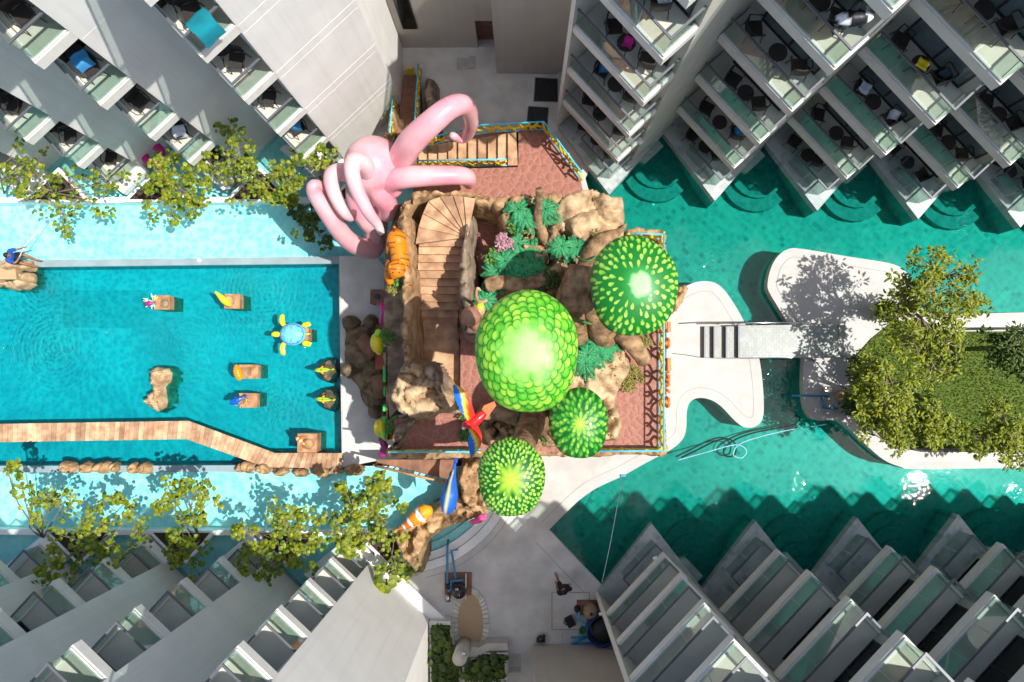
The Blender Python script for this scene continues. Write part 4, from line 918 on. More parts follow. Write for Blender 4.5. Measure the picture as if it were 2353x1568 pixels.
# ------------------------------------------------------------------ giant trees with painted canopies
def cap_paint(style, rx, ry, seed):
    rnd = np.random.RandomState(seed)
    def fn(co):
        x = co[:, 0]/rx; y = co[:, 1]/ry; r = np.hypot(x, y); th = np.arctan2(y, x); N = len(x)
        if style == 'scale': base = np.array([0.06, 0.42, 0.012])
        else: base = np.array([0.006, 0.16, 0.018]) if style == 'seed' else np.array([0.005, 0.105, 0.012])
        c = np.tile(base, (N, 1))
        if style in ('seed', 'star'):
            pts_ = []; dmin = 0.135 if style == 'seed' else 0.105; r0_ = 0.34 if style == 'seed' else 0.36; tries = 0
            while tries < 9000:
                tries += 1; a_ = rnd.rand()*6.283; q_ = r0_+(1.0-r0_)*rnd.rand()**0.7; pos = (q_*math.cos(a_), q_*math.sin(a_))
                if q_ < 0.97 and all((pos[0]-u_[0])**2+(pos[1]-u_[1])**2 > (dmin*(1.15-0.35*q_))**2 for u_ in pts_): pts_.append(pos)
            for (sx_, sy_) in pts_:
                th_ = math.atan2(sy_, sx_)+rnd.uniform(-0.25, 0.25); ca, sa = math.cos(th_), math.sin(th_); k1, k2, tn = rnd.uniform(0.75, 1.25), rnd.uniform(0.7, 1.2), rnd.rand()
                v_ = (x-sx_)*ca+(y-sy_)*sa; u_ = -(x-sx_)*sa+(y-sy_)*ca; L_ = (0.072 if style == 'seed' else 0.066)*k1; w_ = (0.036 if style == 'seed' else 0.038)*k2
                e_ = np.hypot(u_/(w_*np.clip(1.0+0.55*v_/L_, 0.25, 1.6)), v_/L_)
                fd = (np.clip((1.45-e_)*4, 0, 1)*(0.3 if style == 'seed' else 0.75))[:, None]; c = c*(1-fd)+np.array([0.004, 0.085, 0.01])*fd
                f_ = np.clip((1.0-e_)*4.5, 0, 1)[:, None]; tone_ = np.clip(0.35+0.5*tn+0.5*v_/L_, 0, 1)[:, None]
                c = c*(1-f_)+(np.array([0.12, 0.4, 0.015])*(1-tone_)+np.array([0.4, 0.62, 0.1])*tone_)*f_
        rings = 0 if style in ('seed', 'star') else {'scale': 7, 'seed': 6, 'petal': 7, 'star': 6}[style]
        for j in range(rings-1, -1, -1):
            r0 = {'scale': 0.4, 'seed': 0.36, 'petal': 0.2, 'star': 0.42}[style]; rc = r0+(1.0-r0)*(j+0.4)/rings
            nP = int({'scale': 7, 'seed': 7, 'petal': 6, 'star': 7}[style]+rc*{'scale': 25, 'seed': 22, 'petal': 18, 'star': 24}[style])
            ph = rnd.rand()*6.28; w = 2*math.pi/nP
            k = np.floor((th+ph)/w); jit = (vnoise(k*1.7+j*31, k*0+seed, 3)-0.5)
            jr = (vnoise(k*2.3+j*11, k*0+seed+7, 5)-0.5)
            u = ((th+ph)/w-k-0.5+jit*0.35)*w*rc; v = r-rc-jr*(0.11 if style == 'seed' else 0.045)
            if style == 'scale': a, b = 0.082, 0.07
            elif style == 'seed': a, b = 0.036*(1+0.6*jit), 0.075*(1+0.9*jr)
            elif style == 'petal': a, b = 0.05, 0.1
            else: a, b = 0.046, 0.078
            if style in ('petal', 'seed'): ua = u/(a*np.clip(1.15-0.9*v/b*0.5, 0.3, 1.6))
            else: ua = u/a
            sz = 0.85+0.35*vnoise(k*3.1+j*7, k*0+seed+3, 9); e = np.hypot(ua, v/b)/sz
            if style == 'seed':
                tone = np.clip(0.5+jit*1.6, 0, 1)[:, None]
                f = np.clip((1.0-e)*5, 0, 1)[:, None]
                c = c*(1-f)+(np.array([0.27, 0.5, 0.015])*(1-tone)+np.array([0.5, 0.7, 0.22])*tone)*f
            else:
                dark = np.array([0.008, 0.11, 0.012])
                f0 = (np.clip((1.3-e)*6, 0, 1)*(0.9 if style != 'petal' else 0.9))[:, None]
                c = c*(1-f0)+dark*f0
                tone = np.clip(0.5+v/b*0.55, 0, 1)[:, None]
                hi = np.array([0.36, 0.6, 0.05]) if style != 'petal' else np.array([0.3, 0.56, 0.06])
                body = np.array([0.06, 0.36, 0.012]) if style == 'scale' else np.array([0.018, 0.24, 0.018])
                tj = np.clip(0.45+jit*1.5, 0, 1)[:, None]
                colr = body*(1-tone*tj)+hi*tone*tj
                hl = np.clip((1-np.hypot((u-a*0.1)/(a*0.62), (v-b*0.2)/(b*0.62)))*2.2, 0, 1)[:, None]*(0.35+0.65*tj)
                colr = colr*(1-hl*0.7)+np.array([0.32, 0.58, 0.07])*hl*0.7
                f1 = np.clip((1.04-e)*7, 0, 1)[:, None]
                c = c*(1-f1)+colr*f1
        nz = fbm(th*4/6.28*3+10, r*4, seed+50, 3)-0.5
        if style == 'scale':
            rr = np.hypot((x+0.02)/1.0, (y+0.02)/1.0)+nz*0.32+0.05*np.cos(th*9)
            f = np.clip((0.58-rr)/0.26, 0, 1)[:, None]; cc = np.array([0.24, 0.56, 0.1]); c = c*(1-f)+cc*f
            f = np.clip((0.36-np.hypot(x-0.05, y)-nz*0.2)/0.2, 0, 1)[:, None]*0.55; c = c*(1-f)+np.array([0.42, 0.66, 0.27])*f  # pale centre painted in for the sky's blurred reflection
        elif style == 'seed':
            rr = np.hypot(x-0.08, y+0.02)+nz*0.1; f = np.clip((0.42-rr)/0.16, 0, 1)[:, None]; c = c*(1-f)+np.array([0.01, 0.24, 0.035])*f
            f = np.clip((0.27-rr)/0.08, 0, 1)[:, None]; c = c*(1-f)+np.array([0.3, 0.53, 0.24])*f  # white crown likewise paints the sky's reflection on the dome
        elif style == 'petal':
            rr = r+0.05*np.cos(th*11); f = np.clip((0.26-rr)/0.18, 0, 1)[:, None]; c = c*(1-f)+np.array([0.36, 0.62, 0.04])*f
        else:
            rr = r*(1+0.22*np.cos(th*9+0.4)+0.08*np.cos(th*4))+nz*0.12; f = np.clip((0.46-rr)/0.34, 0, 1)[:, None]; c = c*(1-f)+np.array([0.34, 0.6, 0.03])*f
        return c
    return fn
def canopy(label, px, py, z, rxp, ryp, dome, style, seed, trunk, trad):
    p = at(px, py, z); rx = at(px+rxp, py, z).x-p.x; ry = p.y-at(px, py+ryp, z).y
    root = thing('canopy_tree', label, 'sculpted tree', (trunk[0].x, trunk[0].y, trunk[0].z), group='sculpted trees of the playground')
    b = MB(); nr, nt_ = 110, 230
    vs = [(p.x, p.y, z+dome)]; fs = []
    prof = [(math.sin(q*math.pi/2*0.98/nr)**0.9, math.cos(q*math.pi/2*0.98/nr)) for q in range(1, nr+1)]
    for r, h in prof:
        for k in range(nt_):
            a = 2*math.pi*k/nt_; rr = r*(1+0.012*math.sin(3*a+seed)+0.012*math.sin(5*a))
            # squarish outline
            sq = (abs(math.cos(a))**2.15+abs(math.sin(a))**2.15)**(-1/2.15)
            vs.append((p.x+rx*rr*sq*math.cos(a), p.y+ry*rr*sq*math.sin(a), z+dome*h))
    for k in range(nt_): fs.append((0, 1+k, 1+(k+1) % nt_))
    for q in range(nr-1):
        for k in range(nt_):
            a = 1+q*nt_+k; c = 1+q*nt_+(k+1) % nt_; fs.append((a, a+nt_, c+nt_, c))
    # underside
    vs.append((p.x, p.y, z-0.12)); u = len(vs)-1; s0 = 1+(nr-1)*nt_
    for k in range(nt_): fs.append((u, s0+(k+1) % nt_, s0+k))
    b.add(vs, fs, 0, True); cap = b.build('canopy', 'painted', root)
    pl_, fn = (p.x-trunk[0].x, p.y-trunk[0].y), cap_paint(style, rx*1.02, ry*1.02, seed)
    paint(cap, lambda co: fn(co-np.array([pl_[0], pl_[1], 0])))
    b = MB(); b.tube(trunk+[Vector((p.x, p.y, z+dome*0.3))], trad, 14, sub=5)
    rnd = random.Random(seed)
    for q in range(14*0, len(b.v)):
        b.v[q] += Vector((rnd.uniform(-1, 1), rnd.uniform(-1, 1), 0))*0.035
    b.build('trunk', 'bark', root); return root
hub = at(1285, 745, 7.0)
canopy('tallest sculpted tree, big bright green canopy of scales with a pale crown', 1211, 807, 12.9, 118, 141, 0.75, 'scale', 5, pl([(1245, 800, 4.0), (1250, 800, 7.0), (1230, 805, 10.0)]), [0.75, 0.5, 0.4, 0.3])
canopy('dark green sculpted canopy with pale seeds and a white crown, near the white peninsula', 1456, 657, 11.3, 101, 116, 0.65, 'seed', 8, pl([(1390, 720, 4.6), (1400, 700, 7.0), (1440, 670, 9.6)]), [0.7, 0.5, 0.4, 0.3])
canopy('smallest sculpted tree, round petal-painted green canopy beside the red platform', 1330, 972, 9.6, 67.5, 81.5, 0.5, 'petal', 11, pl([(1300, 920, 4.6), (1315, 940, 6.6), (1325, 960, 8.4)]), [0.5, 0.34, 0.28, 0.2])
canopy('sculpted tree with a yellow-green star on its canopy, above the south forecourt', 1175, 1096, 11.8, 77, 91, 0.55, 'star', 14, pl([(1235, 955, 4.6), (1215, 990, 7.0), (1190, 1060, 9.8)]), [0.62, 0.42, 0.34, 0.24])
# buttress roots, stumps and logs of the tree sculptures, parts of the playground
def log(pts, rad, m='bark', name='root'):
    b = MB(); b.tube(pl(pts), rad, 12, sub=5); rnd = random.Random(len(pts)+int(pts[0][0]))
    for q in b.v: q += Vector((rnd.uniform(-1, 1), rnd.uniform(-1, 1), rnd.uniform(-1, 1)))*0.018
    return b.build(name, m, tw)
log([(1425, 760, 6.4), (1450, 785, 6.2), (1470, 812, 6.0), (1482, 832, 5.8)], [0.36, 0.33, 0.29, 0.24])
log([(1350, 620, 6.2), (1365, 580, 6.6), (1385, 552, 6.6), (1425, 530, 6.2), (1438, 515, 6.0)], [0.42, 0.36, 0.26, 0.09, 0.05])
log([(1120, 655, 6.2), (1150, 648, 6.3), (1200, 655, 6.2), (1250, 640, 6.4), (1290, 615, 6.6)], [0.26, 0.24, 0.24, 0.22, 0.2])
log([(1240, 435, 7.4), (1238, 465, 7.0), (1236, 500, 6.6), (1245, 530, 6.2), (1262, 555, 6.0), (1300, 590, 5.9)], [0.12, 0.12, 0.14, 0.19, 0.24, 0.3])
log([(1275, 518, 6.6), (1273, 540, 6.4), (1262, 560, 6.1)], [0.1, 0.1, 0.14])
log([(1310, 780, 5.0), (1318, 720, 6.4), (1330, 660, 7.2), (1338, 610, 7.4)], [0.85, 0.75, 0.62, 0.4])
log([(1400, 800, 5.2), (1380, 740, 6.6), (1360, 690, 7.4)], [0.5, 0.5, 0.4])
log([(1110, 955, 5.6), (1150, 950, 5.8), (1200, 960, 5.8), (1240, 940, 6.0)], [0.2, 0.26, 0.3, 0.34])
log([(1110, 975, 5.0), (1085, 1000, 4.6), (1075, 1010, 4.3)], [0.22, 0.16, 0.1])
log([(1270, 1015, 5.4), (1250, 985, 5.7), (1240, 960, 6.0)], [0.14, 0.2, 0.26])
log([(1180, 1000, 6.4), (1188, 970, 6.2), (1192, 940, 6.0)], 0.03, 'vine_green', 'vine')
log([(1200, 1010, 6.8), (1204, 980, 6.4), (1200, 945, 6.0)], 0.025, 'vine_green', 'vine')
log([(1370, 590, 7.0), (1345, 600, 7.1), (1325, 590, 6.8)], 0.03, 'vine_green', 'vine')
log([(1275, 725, 7.4), (1310, 730, 7.6), (1360, 745, 7.4)], 0.04, 'vine_green', 'vine')
# ------------------------------------------------------------------ octopus
octo = thing('octopus', 'giant glossy pink octopus sculpture with curling arms beside the stair rocks', 'sculpture', at(862, 545, 0.0))
def pinkmat(name, c1, c2):
    m = bpy.data.materials.new(name); m.use_nodes = True; nt = m.node_tree; b = nt.nodes['Principled BSDF']
    b.inputs['Roughness'].default_value = 0.32; b.inputs['Coat Weight'].default_value = 0.35; b.inputs['Coat Roughness'].default_value = 0.06
    g = _n(nt, 'ShaderNodeNewGeometry'); nz = _n(nt, 'ShaderNodeTexNoise'); nz.inputs['Scale'].default_value = 0.7; nz.inputs['Detail'].default_value = 4
    nt.links.new(g.outputs['Position'], nz.inputs['Vector'])
    r = _n(nt, 'ShaderNodeValToRGB'); r.color_ramp.elements[0].position = 0.34; r.color_ramp.elements[1].position = 0.64
    r.color_ramp.elements[0].color = c1+(1,); r.color_ramp.elements[1].color = c2+(1,)
    nt.links.new(nz.outputs['Fac'], r.inputs['Fac']); nt.links.new(r.outputs[0], b.inputs['Base Color']); M[name] = m
pinkmat('octopus_pink', (0.68, 0.25, 0.31), (0.72, 0.42, 0.43)); pinkmat('octopus_pale', (0.7, 0.34, 0.38), (0.74, 0.5, 0.5))
oc = MB()
def seg_(mb, pts, rad, k=1.0): mb.tube(pl(pts), [r_*k for r_ in rad], 18, sub=7); mb.ball(at(*pts[-1]), rad[-1]*k, 12, 8)
def ballp(px, py, z, r): oc.ball(at(px, py, z), r, 24, 16)
ballp(858, 383, 5.2, (1.05, 1.08, 1.15)); ballp(852, 425, 4.6, (0.85, 0.8, 1.0))
seg_(oc, [(862, 405, 5.3), (872, 440, 5.2), (890, 470, 4.6), (888, 490, 3.9), (868, 470, 3.4)], [0.44, 0.42, 0.38, 0.34, 0.26])
seg_(oc, [(825, 412, 4.6), (822, 455, 4.3), (838, 498, 3.8), (856, 522, 3.2), (860, 548, 2.6)], [0.46, 0.44, 0.4, 0.38, 0.36])
seg_(oc, [(868, 545, 2.4), (872, 500, 3.0), (870, 450, 4.0)], [0.34, 0.34, 0.5])
seg_(oc, [(862, 560, 2.4), (875, 555, 1.4), (892, 552, 0.3)], [0.35, 0.34, 0.3])
bo = oc.build('body', 'octopus_pink', octo); voxel(bo, 0.05, 5)
for pts, rad, mm in (([(890, 390, 4.6), (916, 370, 5.4), (945, 327, 6.6), (985, 287, 7.2), (1030, 250, 7.3), (1062, 240, 6.9), (1078, 256, 6.1), (1082, 285, 5.0), (1072, 312, 4.0), (1056, 318, 3.9), (1042, 312, 4.3)], [0.46, 0.47, 0.46, 0.42, 0.38, 0.34, 0.31, 0.27, 0.22, 0.18, 0.16], 'octopus_pink'),
        ([(905, 440, 4.9), (897, 418, 5.4), (930, 408, 5.8), (985, 404, 5.9), (1045, 403, 5.7), (1073, 407, 5.3), (1078, 420, 4.6)], [0.32, 0.4, 0.39, 0.36, 0.33, 0.3, 0.24], 'octopus_pink'),
        ([(862, 540, 2.2), (860, 570, 2.4), (835, 570, 3.0), (800, 552, 3.9), (770, 516, 4.8), (742, 475, 5.4), (722, 442, 5.8), (721, 426, 6.0), (738, 430, 5.7), (747, 450, 5.2), (743, 464, 4.9)], [0.38, 0.38, 0.37, 0.35, 0.33, 0.3, 0.26, 0.21, 0.17, 0.13, 0.09], 'octopus_pink'),
        ([(850, 402, 5.7), (832, 376, 6.5), (812, 374, 7.0), (810, 402, 7.0), (824, 445, 6.8), (848, 490, 6.4), (867, 515, 6.0), (876, 533, 5.8)], [0.36, 0.36, 0.31, 0.26, 0.24, 0.21, 0.17, 0.12], 'octopus_pale'),
        ([(818, 408, 5.0), (790, 396, 5.7), (766, 400, 6.1), (762, 420, 6.1), (773, 455, 5.9), (791, 487, 5.6), (807, 499, 5.3), (813, 488, 5.1)], [0.36, 0.33, 0.3, 0.27, 0.24, 0.2, 0.16, 0.11], 'octopus_pale')):
    m_ = MB(); seg_(m_, pts, rad); m_.build('arm', mm, octo)

# ------------------------------------------------------------------ boardwalk
bw = thing('boardwalk', 'long pale timber boardwalk crossing the lower side of the turquoise pool', 'boardwalk', at(400, 1000, -1.0))
topl = [(-60, 975), (433, 967), (632, 1041), (786, 1041)]; botl = [(-60, 1017), (428, 1009), (612, 1074), (786, 1076)]
segs = [(44, 0), (20, 1), (14, 2)]
rnd = random.Random(4)
for nseg, s in segs:
    for i in range(nseg):
        f0, f1 = i/nseg, (i+1)/nseg-0.06/nseg
        L = lambda P, f: (P[s][0]+(P[s+1][0]-P[s][0])*f, P[s][1]+(P[s+1][1]-P[s][1])*f)
        m = MB(); m.prism(pl([L(topl, f0), L(topl, f1), L(botl, f1), L(botl, f0)], 0.16), 0.11, 0.16+rnd.uniform(-0.004, 0.004), bottom=True)
        m.build('plank', 'wood_plank', bw)
m = MB(); m.prism(pl([(-60, 980), (431, 971), (628, 1045), (784, 1045), (784, 1070), (614, 1068), (430, 1003), (-60, 1011)], 0.1), -1.2, 0.1); m.build('bearer', 'wood_brown', bw)

# ------------------------------------------------------------------ figures standing in the turquoise pool
def boxy(root, px, py, z, w, d, name='pedestal', m='wood_box', zb=-1.05, rz=0.0):
    p = at(px, py, z); b = MB()
    b.box((p.x, p.y, (z+zb)/2), (w, d, z-zb), rz); b.box((p.x, p.y, z-0.03), (w+0.03, d+0.03, 0.05), rz)
    return b.build(name, m, root)
def pal(o, rules, base):
    """paint bands: rules = list of (function(co)->mask 0..1, colour)"""
    def fn(co):
        c = np.tile(np.array(base, float), (len(co), 1))
        for f, col in rules:
            k = np.clip(f(co), 0, 1)[:, None]; c = c*(1-k)+np.array(col)*k
        return c
    paint(o, fn)
def coral(b, p, n, seed, r=0.22, h=0.25, mi=0):
    rnd = random.Random(seed)
    for i in range(n):
        a = rnd.uniform(0, 6.28); q = p+Vector((math.cos(a)*r*0.5, math.sin(a)*r*0.5, 0)); e = p+Vector((math.cos(a)*r, math.sin(a)*r, h*rnd.uniform(0.5, 1)))
        b.tube([p, q+Vector((0, 0, h*0.4)), e], [0.03, 0.028, 0.02], 5, mi)
        for s in (-1, 1):
            t = Vector((math.cos(a+s*0.7), math.sin(a+s*0.7), 0.6))*0.08; b.tube([q+Vector((0, 0, h*0.4)), q+t+Vector((0, 0, h*0.5))], [0.025, 0.016], 5, mi)
def fish(root, c, L, yaw, w, h, name='body', m='painted', tail=True, pitch=0.0, part_m=None):
    """fish or dolphin body along local x, nose at +x"""
    R = Matrix.Rotation(yaw, 3, 'Z') @ Matrix.Rotation(pitch, 3, 'Y'); b = MB(); c = Vector(c)
    xs = [0.5, 0.44, 0.34, 0.2, 0.02, -0.16, -0.32, -0.42, -0.48]; ws = [0.06, 0.42, 0.75, 0.96, 1.0, 0.8, 0.48, 0.24, 0.12]
    pts = [c+R @ Vector((x*L, 0, 0)) for x in xs]
    b.tube(pts, [k*w/2 for k in ws], 12, sub=3, sq=h/w)
    if tail:
        t0 = c+R @ Vector((-0.44*L, 0, 0))
        for s in (-1, 1):
            e = c+R @ Vector((-0.62*L, 0.02*s*L, s*0.2*h*1.6)); 
            b.tube([t0, (t0+e)/2, e], [0.05*L, 0.06*L, 0.015*L], 6, sq=0.5)
    # dorsal and side fins
    b.tube([c+R @ Vector((0.12*L, 0, h*0.4)), c+R @ Vector((-0.02*L, 0, h*0.62)), c+R @ Vector((-0.22*L, 0, h*0.4))], [0.05*L, 0.06*L, 0.02*L], 6, sq=0.4)
    for s in (-1, 1):
        b.tube([c+R @ Vector((0.12*L, s*w*0.4, -h*0.1)), c+R @ Vector((0.0, s*w*0.8, -h*0.2))], [0.06*L, 0.02*L], 6, sq=0.4)
    return b.build(name, m, root), R, c
# purple fish on coral
t = thing('fish_pedestal', 'wooden pedestal with a purple fish among pale coral, leftmost in the turquoise pool', 'pool figure', at(368, 696, -1.05), group='pool pedestals')
boxy(t, 372, 695, 0.32, 0.62, 0.56); b = MB(); coral(b, at(352, 693, 0.36), 9, 1, 0.32, 0.3); co_ = b.build('coral', 'painted_dull', t); paint(co_, lambda co: np.where((fbm(co[:, 0]*4, co[:, 1]*4, 2, 1) > 0.5)[:, None], np.array([0.7, 0.72, 0.25]), np.array([0.4, 0.65, 0.7])))
b = MB(); b.ball(at(378, 698, 0.36), (0.17, 0.17, 0.1), jitter=0.1); b.build('rock', 'rock_grey', t)
o, R, c = fish(t, at(343, 697, 0.62), 0.42, 3.3, 0.2, 0.2, 'fish', 'purple_gloss')
# yellow horn shell
t = thing('shell_pedestal', 'wooden pedestal with a yellow horn-shaped figure on a rock, in the turquoise pool', 'pool figure', at(530, 692, -1.05), group='pool pedestals')
boxy(t, 533, 692, 0.35, 0.62, 0.58); b = MB(); b.ball(at(525, 692, 0.4), (0.24, 0.24, 0.16), jitter=0.1, seed=3); b.build('rock', 'rock_pale', t)
b = MB(); b.tube(pl([(494, 670, 0.85), (503, 678, 0.75), (513, 688, 0.66), (522, 696, 0.58), (529, 702, 0.5)]), [0.03, 0.09, 0.15, 0.13, 0.05], 12, sub=4); b.build('horn', 'yellow_gloss', t)
# orange spiral shell
t = thing('shell_pedestal', 'wooden pedestal with an orange spiral shell, in the turquoise pool', 'pool figure', at(568, 854, -1.05), group='pool pedestals')
boxy(t, 571, 854, 0.25, 0.78, 0.55); b = MB(); b.box(at(566, 854, 0.27)+Vector((0, 0, 0)), (0.4, 0.35, 0.1)); b.build('rock', 'rock_tan', t)
b = MB(); a0, a1 = at(543, 842, 0.55), at(550, 868, 0.5)
for i in range(6):
    f = i/5; b.ball(a0.lerp(a1, f), (0.05+0.14*math.sin(math.pi*min(1, f*0.75+0.08)),)*3, 12, 8)
b.build('shell', 'orange_gloss', t)
# blue dolphin on coral
t = thing('fish_pedestal', 'wooden pedestal with a bright blue dolphin over yellow coral, in the turquoise pool', 'pool figure', at(565, 920, -1.05), group='pool pedestals')
boxy(t, 570, 920, 0.25, 0.72, 0.56); b = MB(); coral(b, at(558, 920, 0.25), 11, 5, 0.3, 0.28); b.build('coral', mat('coral_yellow', (0.66, 0.42, 0.1), 0.6, 0.3, 8, col2=(0.75, 0.35, 0.2)), t)
fish(t, at(545, 920, 0.75), 0.72, math.radians(205), 0.26, 0.28, 'dolphin', 'blue_gloss')
# clownfish pedestal by the boardwalk
t = thing('fish_pedestal', 'wooden pedestal with a small orange and white clownfish, beside the boardwalk end', 'pool figure', at(705, 1018, -1.05), group='pool pedestals')
boxy(t, 706, 1018, 0.55, 0.78, 0.74); b = MB(); b.ball(at(708, 1020, 0.58), (0.24, 0.22, 0.14), jitter=0.1, seed=6); b.build('rock', 'rock_tan', t)
o, R, c = fish(t, at(690, 1013, 0.85), 0.5, math.radians(140), 0.2, 0.24, 'clownfish')
lc = np.array(c)-np.array(o['_w']); Ri = np.array(R.transposed())
bands = lambda co, xs, w: sum(np.clip((w-np.abs(((co-lc) @ Ri.T)[:, 0]-x))*60, 0, 1) for x in xs)
pal(o, [(lambda co: bands(co, (0.13, -0.03, -0.19), 0.028), (0.8, 0.8, 0.78))], (0.8, 0.22, 0.01))
# two fish on dark boulders
for i, (px, py, lab) in enumerate(((748, 850, 'yellow-green fish on a dark boulder against the pool edge, upper of the two'), (751, 918, 'yellow-green fish on a dark boulder against the pool edge, lower of the two'))):
    t = thing('fish_boulder', lab, 'pool figure', at(px, py, -1.05), group='fish on dark boulders')
    p = at(px, py, 0.2); rock('boulder', 'rock_dark', outline=[(p.x+0.5*f_*math.cos(q_), p.y+0.52*f_*math.sin(q_)) for q_, f_ in zip(np.linspace(0, 6.28, 10)[:-1], (1, 0.85, 1.1, 0.9, 1.05, 0.8, 1.0, 1.1, 0.85))], zt=0.35, zb=-1.05, edge=0.4, amp=0.16, seed=210+i, res=0.045, wob=0.05, fq=2.2, facet=0.2, parent=t)
    o, R, c = fish(t, at(px-6, py, 0.62), 0.72, math.pi+0.05*(1-2*i), 0.2, 0.26, 'fish')
    lc2 = np.array(c)-np.array(o['_w'])
    pal(o, [(lambda co: np.clip((0.04-np.abs(co[:, 1]-lc2[1]))*40, 0, 1)*(co[:, 2] > lc2[2]), (0.03, 0.42, 0.04))], (0.75, 0.6, 0.02))
# turtle
t = thing('turtle', 'big blue-shelled turtle figure with yellow flippers in the turquoise pool', 'pool figure', at(673, 768, -1.05))
c = at(673, 768, 0.55); b = MB(); b.box((c.x+0.35, c.y, -0.3), (0.5, 0.5, 1.4)); b.build('pedestal', 'wood_box', t)
b = MB(); b.ball(c, (0.54, 0.47, 0.27), 48, 24); sh = b.build('shell', 'painted', t)
def shellp(co):
    q = co-(np.array(c)-np.array(t['_w'])); x = q[:, 0]/0.54; y = q[:, 1]/0.47; r = np.hypot(x, y); th = np.arctan2(y, x)
    cen = [(0, 0)]+[(0.56*math.cos(k*math.pi/3+0.52*0), 0.6*math.sin(k*math.pi/3)) for k in range(6)]+[(0.95*math.cos(k*math.pi/5.5), 0.95*math.sin(k*math.pi/5.5)) for k in range(11)]
    D = np.sort(np.stack([np.hypot(x-a, y-e) for a, e in cen]), axis=0); ln = np.clip((0.045-(D[1]-D[0]))*40, 0, 1)*(r < 0.86)
    ln = np.maximum(ln, np.clip((0.022-np.abs(r-0.87))*60, 0, 1)); ln = ln[:, None]
    base = np.array([0.16, 0.5, 0.7])*(0.85+0.3*np.clip(D[0]/0.3, 0, 1))[:, None]
    return base*(1-ln)+np.array([0.03, 0.2, 0.4])*ln
paint(sh, shellp)
b = MB(); b.ball(c+Vector((-0.7, 0, -0.02)), (0.2, 0.12, 0.1)); b.tube([c+Vector((-0.6, 0, -0.04)), c+Vector((-0.45, 0, -0.06))], 0.08, 8); b.build('head', 'yellow_gloss', t)
for (x0, y0, x1, y1) in ((-0.38, 0.35, -0.5, 0.82), (-0.38, -0.35, -0.42, -0.85), (0.4, 0.32, 0.68, 0.45), (0.4, -0.32, 0.72, -0.42)):
    b = MB(); p = c+Vector((x0, y0, -0.08)); q = c+Vector((x1, y1, -0.12)); b.tube([p, p.lerp(q, 0.4)+Vector((-0.06, 0, 0)), q.lerp(p, 0.1), q], [0.08, 0.12, 0.1, 0.03], 10, sub=4, sq=0.45); b.build('flipper', 'yellow_gloss', t)
b = MB(); b.tube([c+Vector((0.5, 0, -0.04)), c+Vector((0.72, 0.02, -0.04))], [0.07, 0.01], 8); b.build('tail', 'yellow_gloss', t)
# pale rock pair and rocks on the ledges
def boulder(px, py, z, rx, ry, label, seed, m='rock_pale', zb=-1.05, group='loose rocks', top=None, facet=0.18):
    p = at(px, py, z); pts = []; rr = random.Random(seed)
    for k in range(12):
        a = 2*math.pi*k/12; f = rr.uniform(0.86, 1.08); pts.append((p.x+rx*f*math.cos(a), p.y+ry*f*math.sin(a)))
    o = rock('rock', m, outline=pts, zt=z, zb=zb, edge=min(rx, ry)*0.6, amp=0.16, seed=seed, res=0.045, wob=0.05, fq=2.0, facet=facet)
    return tag(o, label, 'rock', group)
o = rock('rock', 'rock_pale', outline=[(q_.x, q_.y) for q_ in pl([(336, 842), (352, 838), (378, 842), (388, 856), (386, 880), (374, 895), (376, 915), (374, 938), (352, 952), (330, 940), (320, 920), (326, 902), (338, 894), (333, 870)], 0.35)], zt=0.42, zb=-1.05, edge=0.3, amp=0.2, seed=61, res=0.045, wob=0.05, fq=1.9, facet=0.25)
tag(o, 'pale faceted double rock standing upright in the turquoise pool', 'rock')
for i, (px, py, rx, ry, lab) in enumerate(((146, 1077, 0.45, 0.3, 'leftmost tan rock on the lower pool ledge'), (188, 1078, 0.34, 0.26, 'second tan rock from the left on the lower pool ledge'), (224, 1077, 0.4, 0.28, 'third tan rock from the left on the lower pool ledge'), (254, 1077, 0.26, 0.26, 'fourth tan rock from the left on the lower pool ledge'),
        (297, 1078, 0.24, 0.26, 'left one of the separate rock pair on the lower pool ledge'), (325, 1079, 0.34, 0.25, 'right one of the separate rock pair on the lower pool ledge'),
        (556, 1077, 0.44, 0.3, 'tan rock under the bend of the boardwalk, first of the row'), (598, 1079, 0.4, 0.27, 'tan rock below the boardwalk, second of the row'), (640, 1084, 0.4, 0.24, 'tan rock below the boardwalk, third of the row'), (687, 1087, 0.4, 0.24, 'tan rock below the boardwalk, fourth of the row'), (733, 1086, 0.42, 0.27, 'tan rock below the boardwalk, fifth of the row'), (769, 1082, 0.26, 0.2, 'small tan rock at the boardwalk end'), (809, 1083, 0.48, 0.26, 'tan rock at the corner of the deck past the boardwalk'))):
    boulder(px, py, 0.42, rx, ry, lab, 70+i, 'rock_tan', -0.3, 'rocks along the boardwalk', facet=0.1)
for i, (px, py, rx, ry, z, lab) in enumerate(((12, 603, 0.42, 0.35, 0.7, 'rock the man sits on at the left edge'), (48, 606, 0.3, 0.3, 0.65, 'rock under the seated man\'s knees'), (46, 634, 0.3, 0.28, 0.6, 'rounded rock right of the little sand pit'), (12, 652, 0.42, 0.25, 0.6, 'lower left rock of the ring at the left edge'), (42, 650, 0.38, 0.24, 0.6, 'lower right rock of the ring at the left edge'), (-30, 630, 0.4, 0.6, 0.6, 'rock of the ring cut by the left edge'))):
    boulder(px, py, z, rx, ry, lab, 90+i, 'rock_pale', -0.8, 'rock ring at the left edge')
m = MB(); m.prism(pl([(-30, 615), (35, 615), (38, 642), (-30, 642)], 0.3), -0.9, 0.3); struct('sand_pit', m, 'sand')
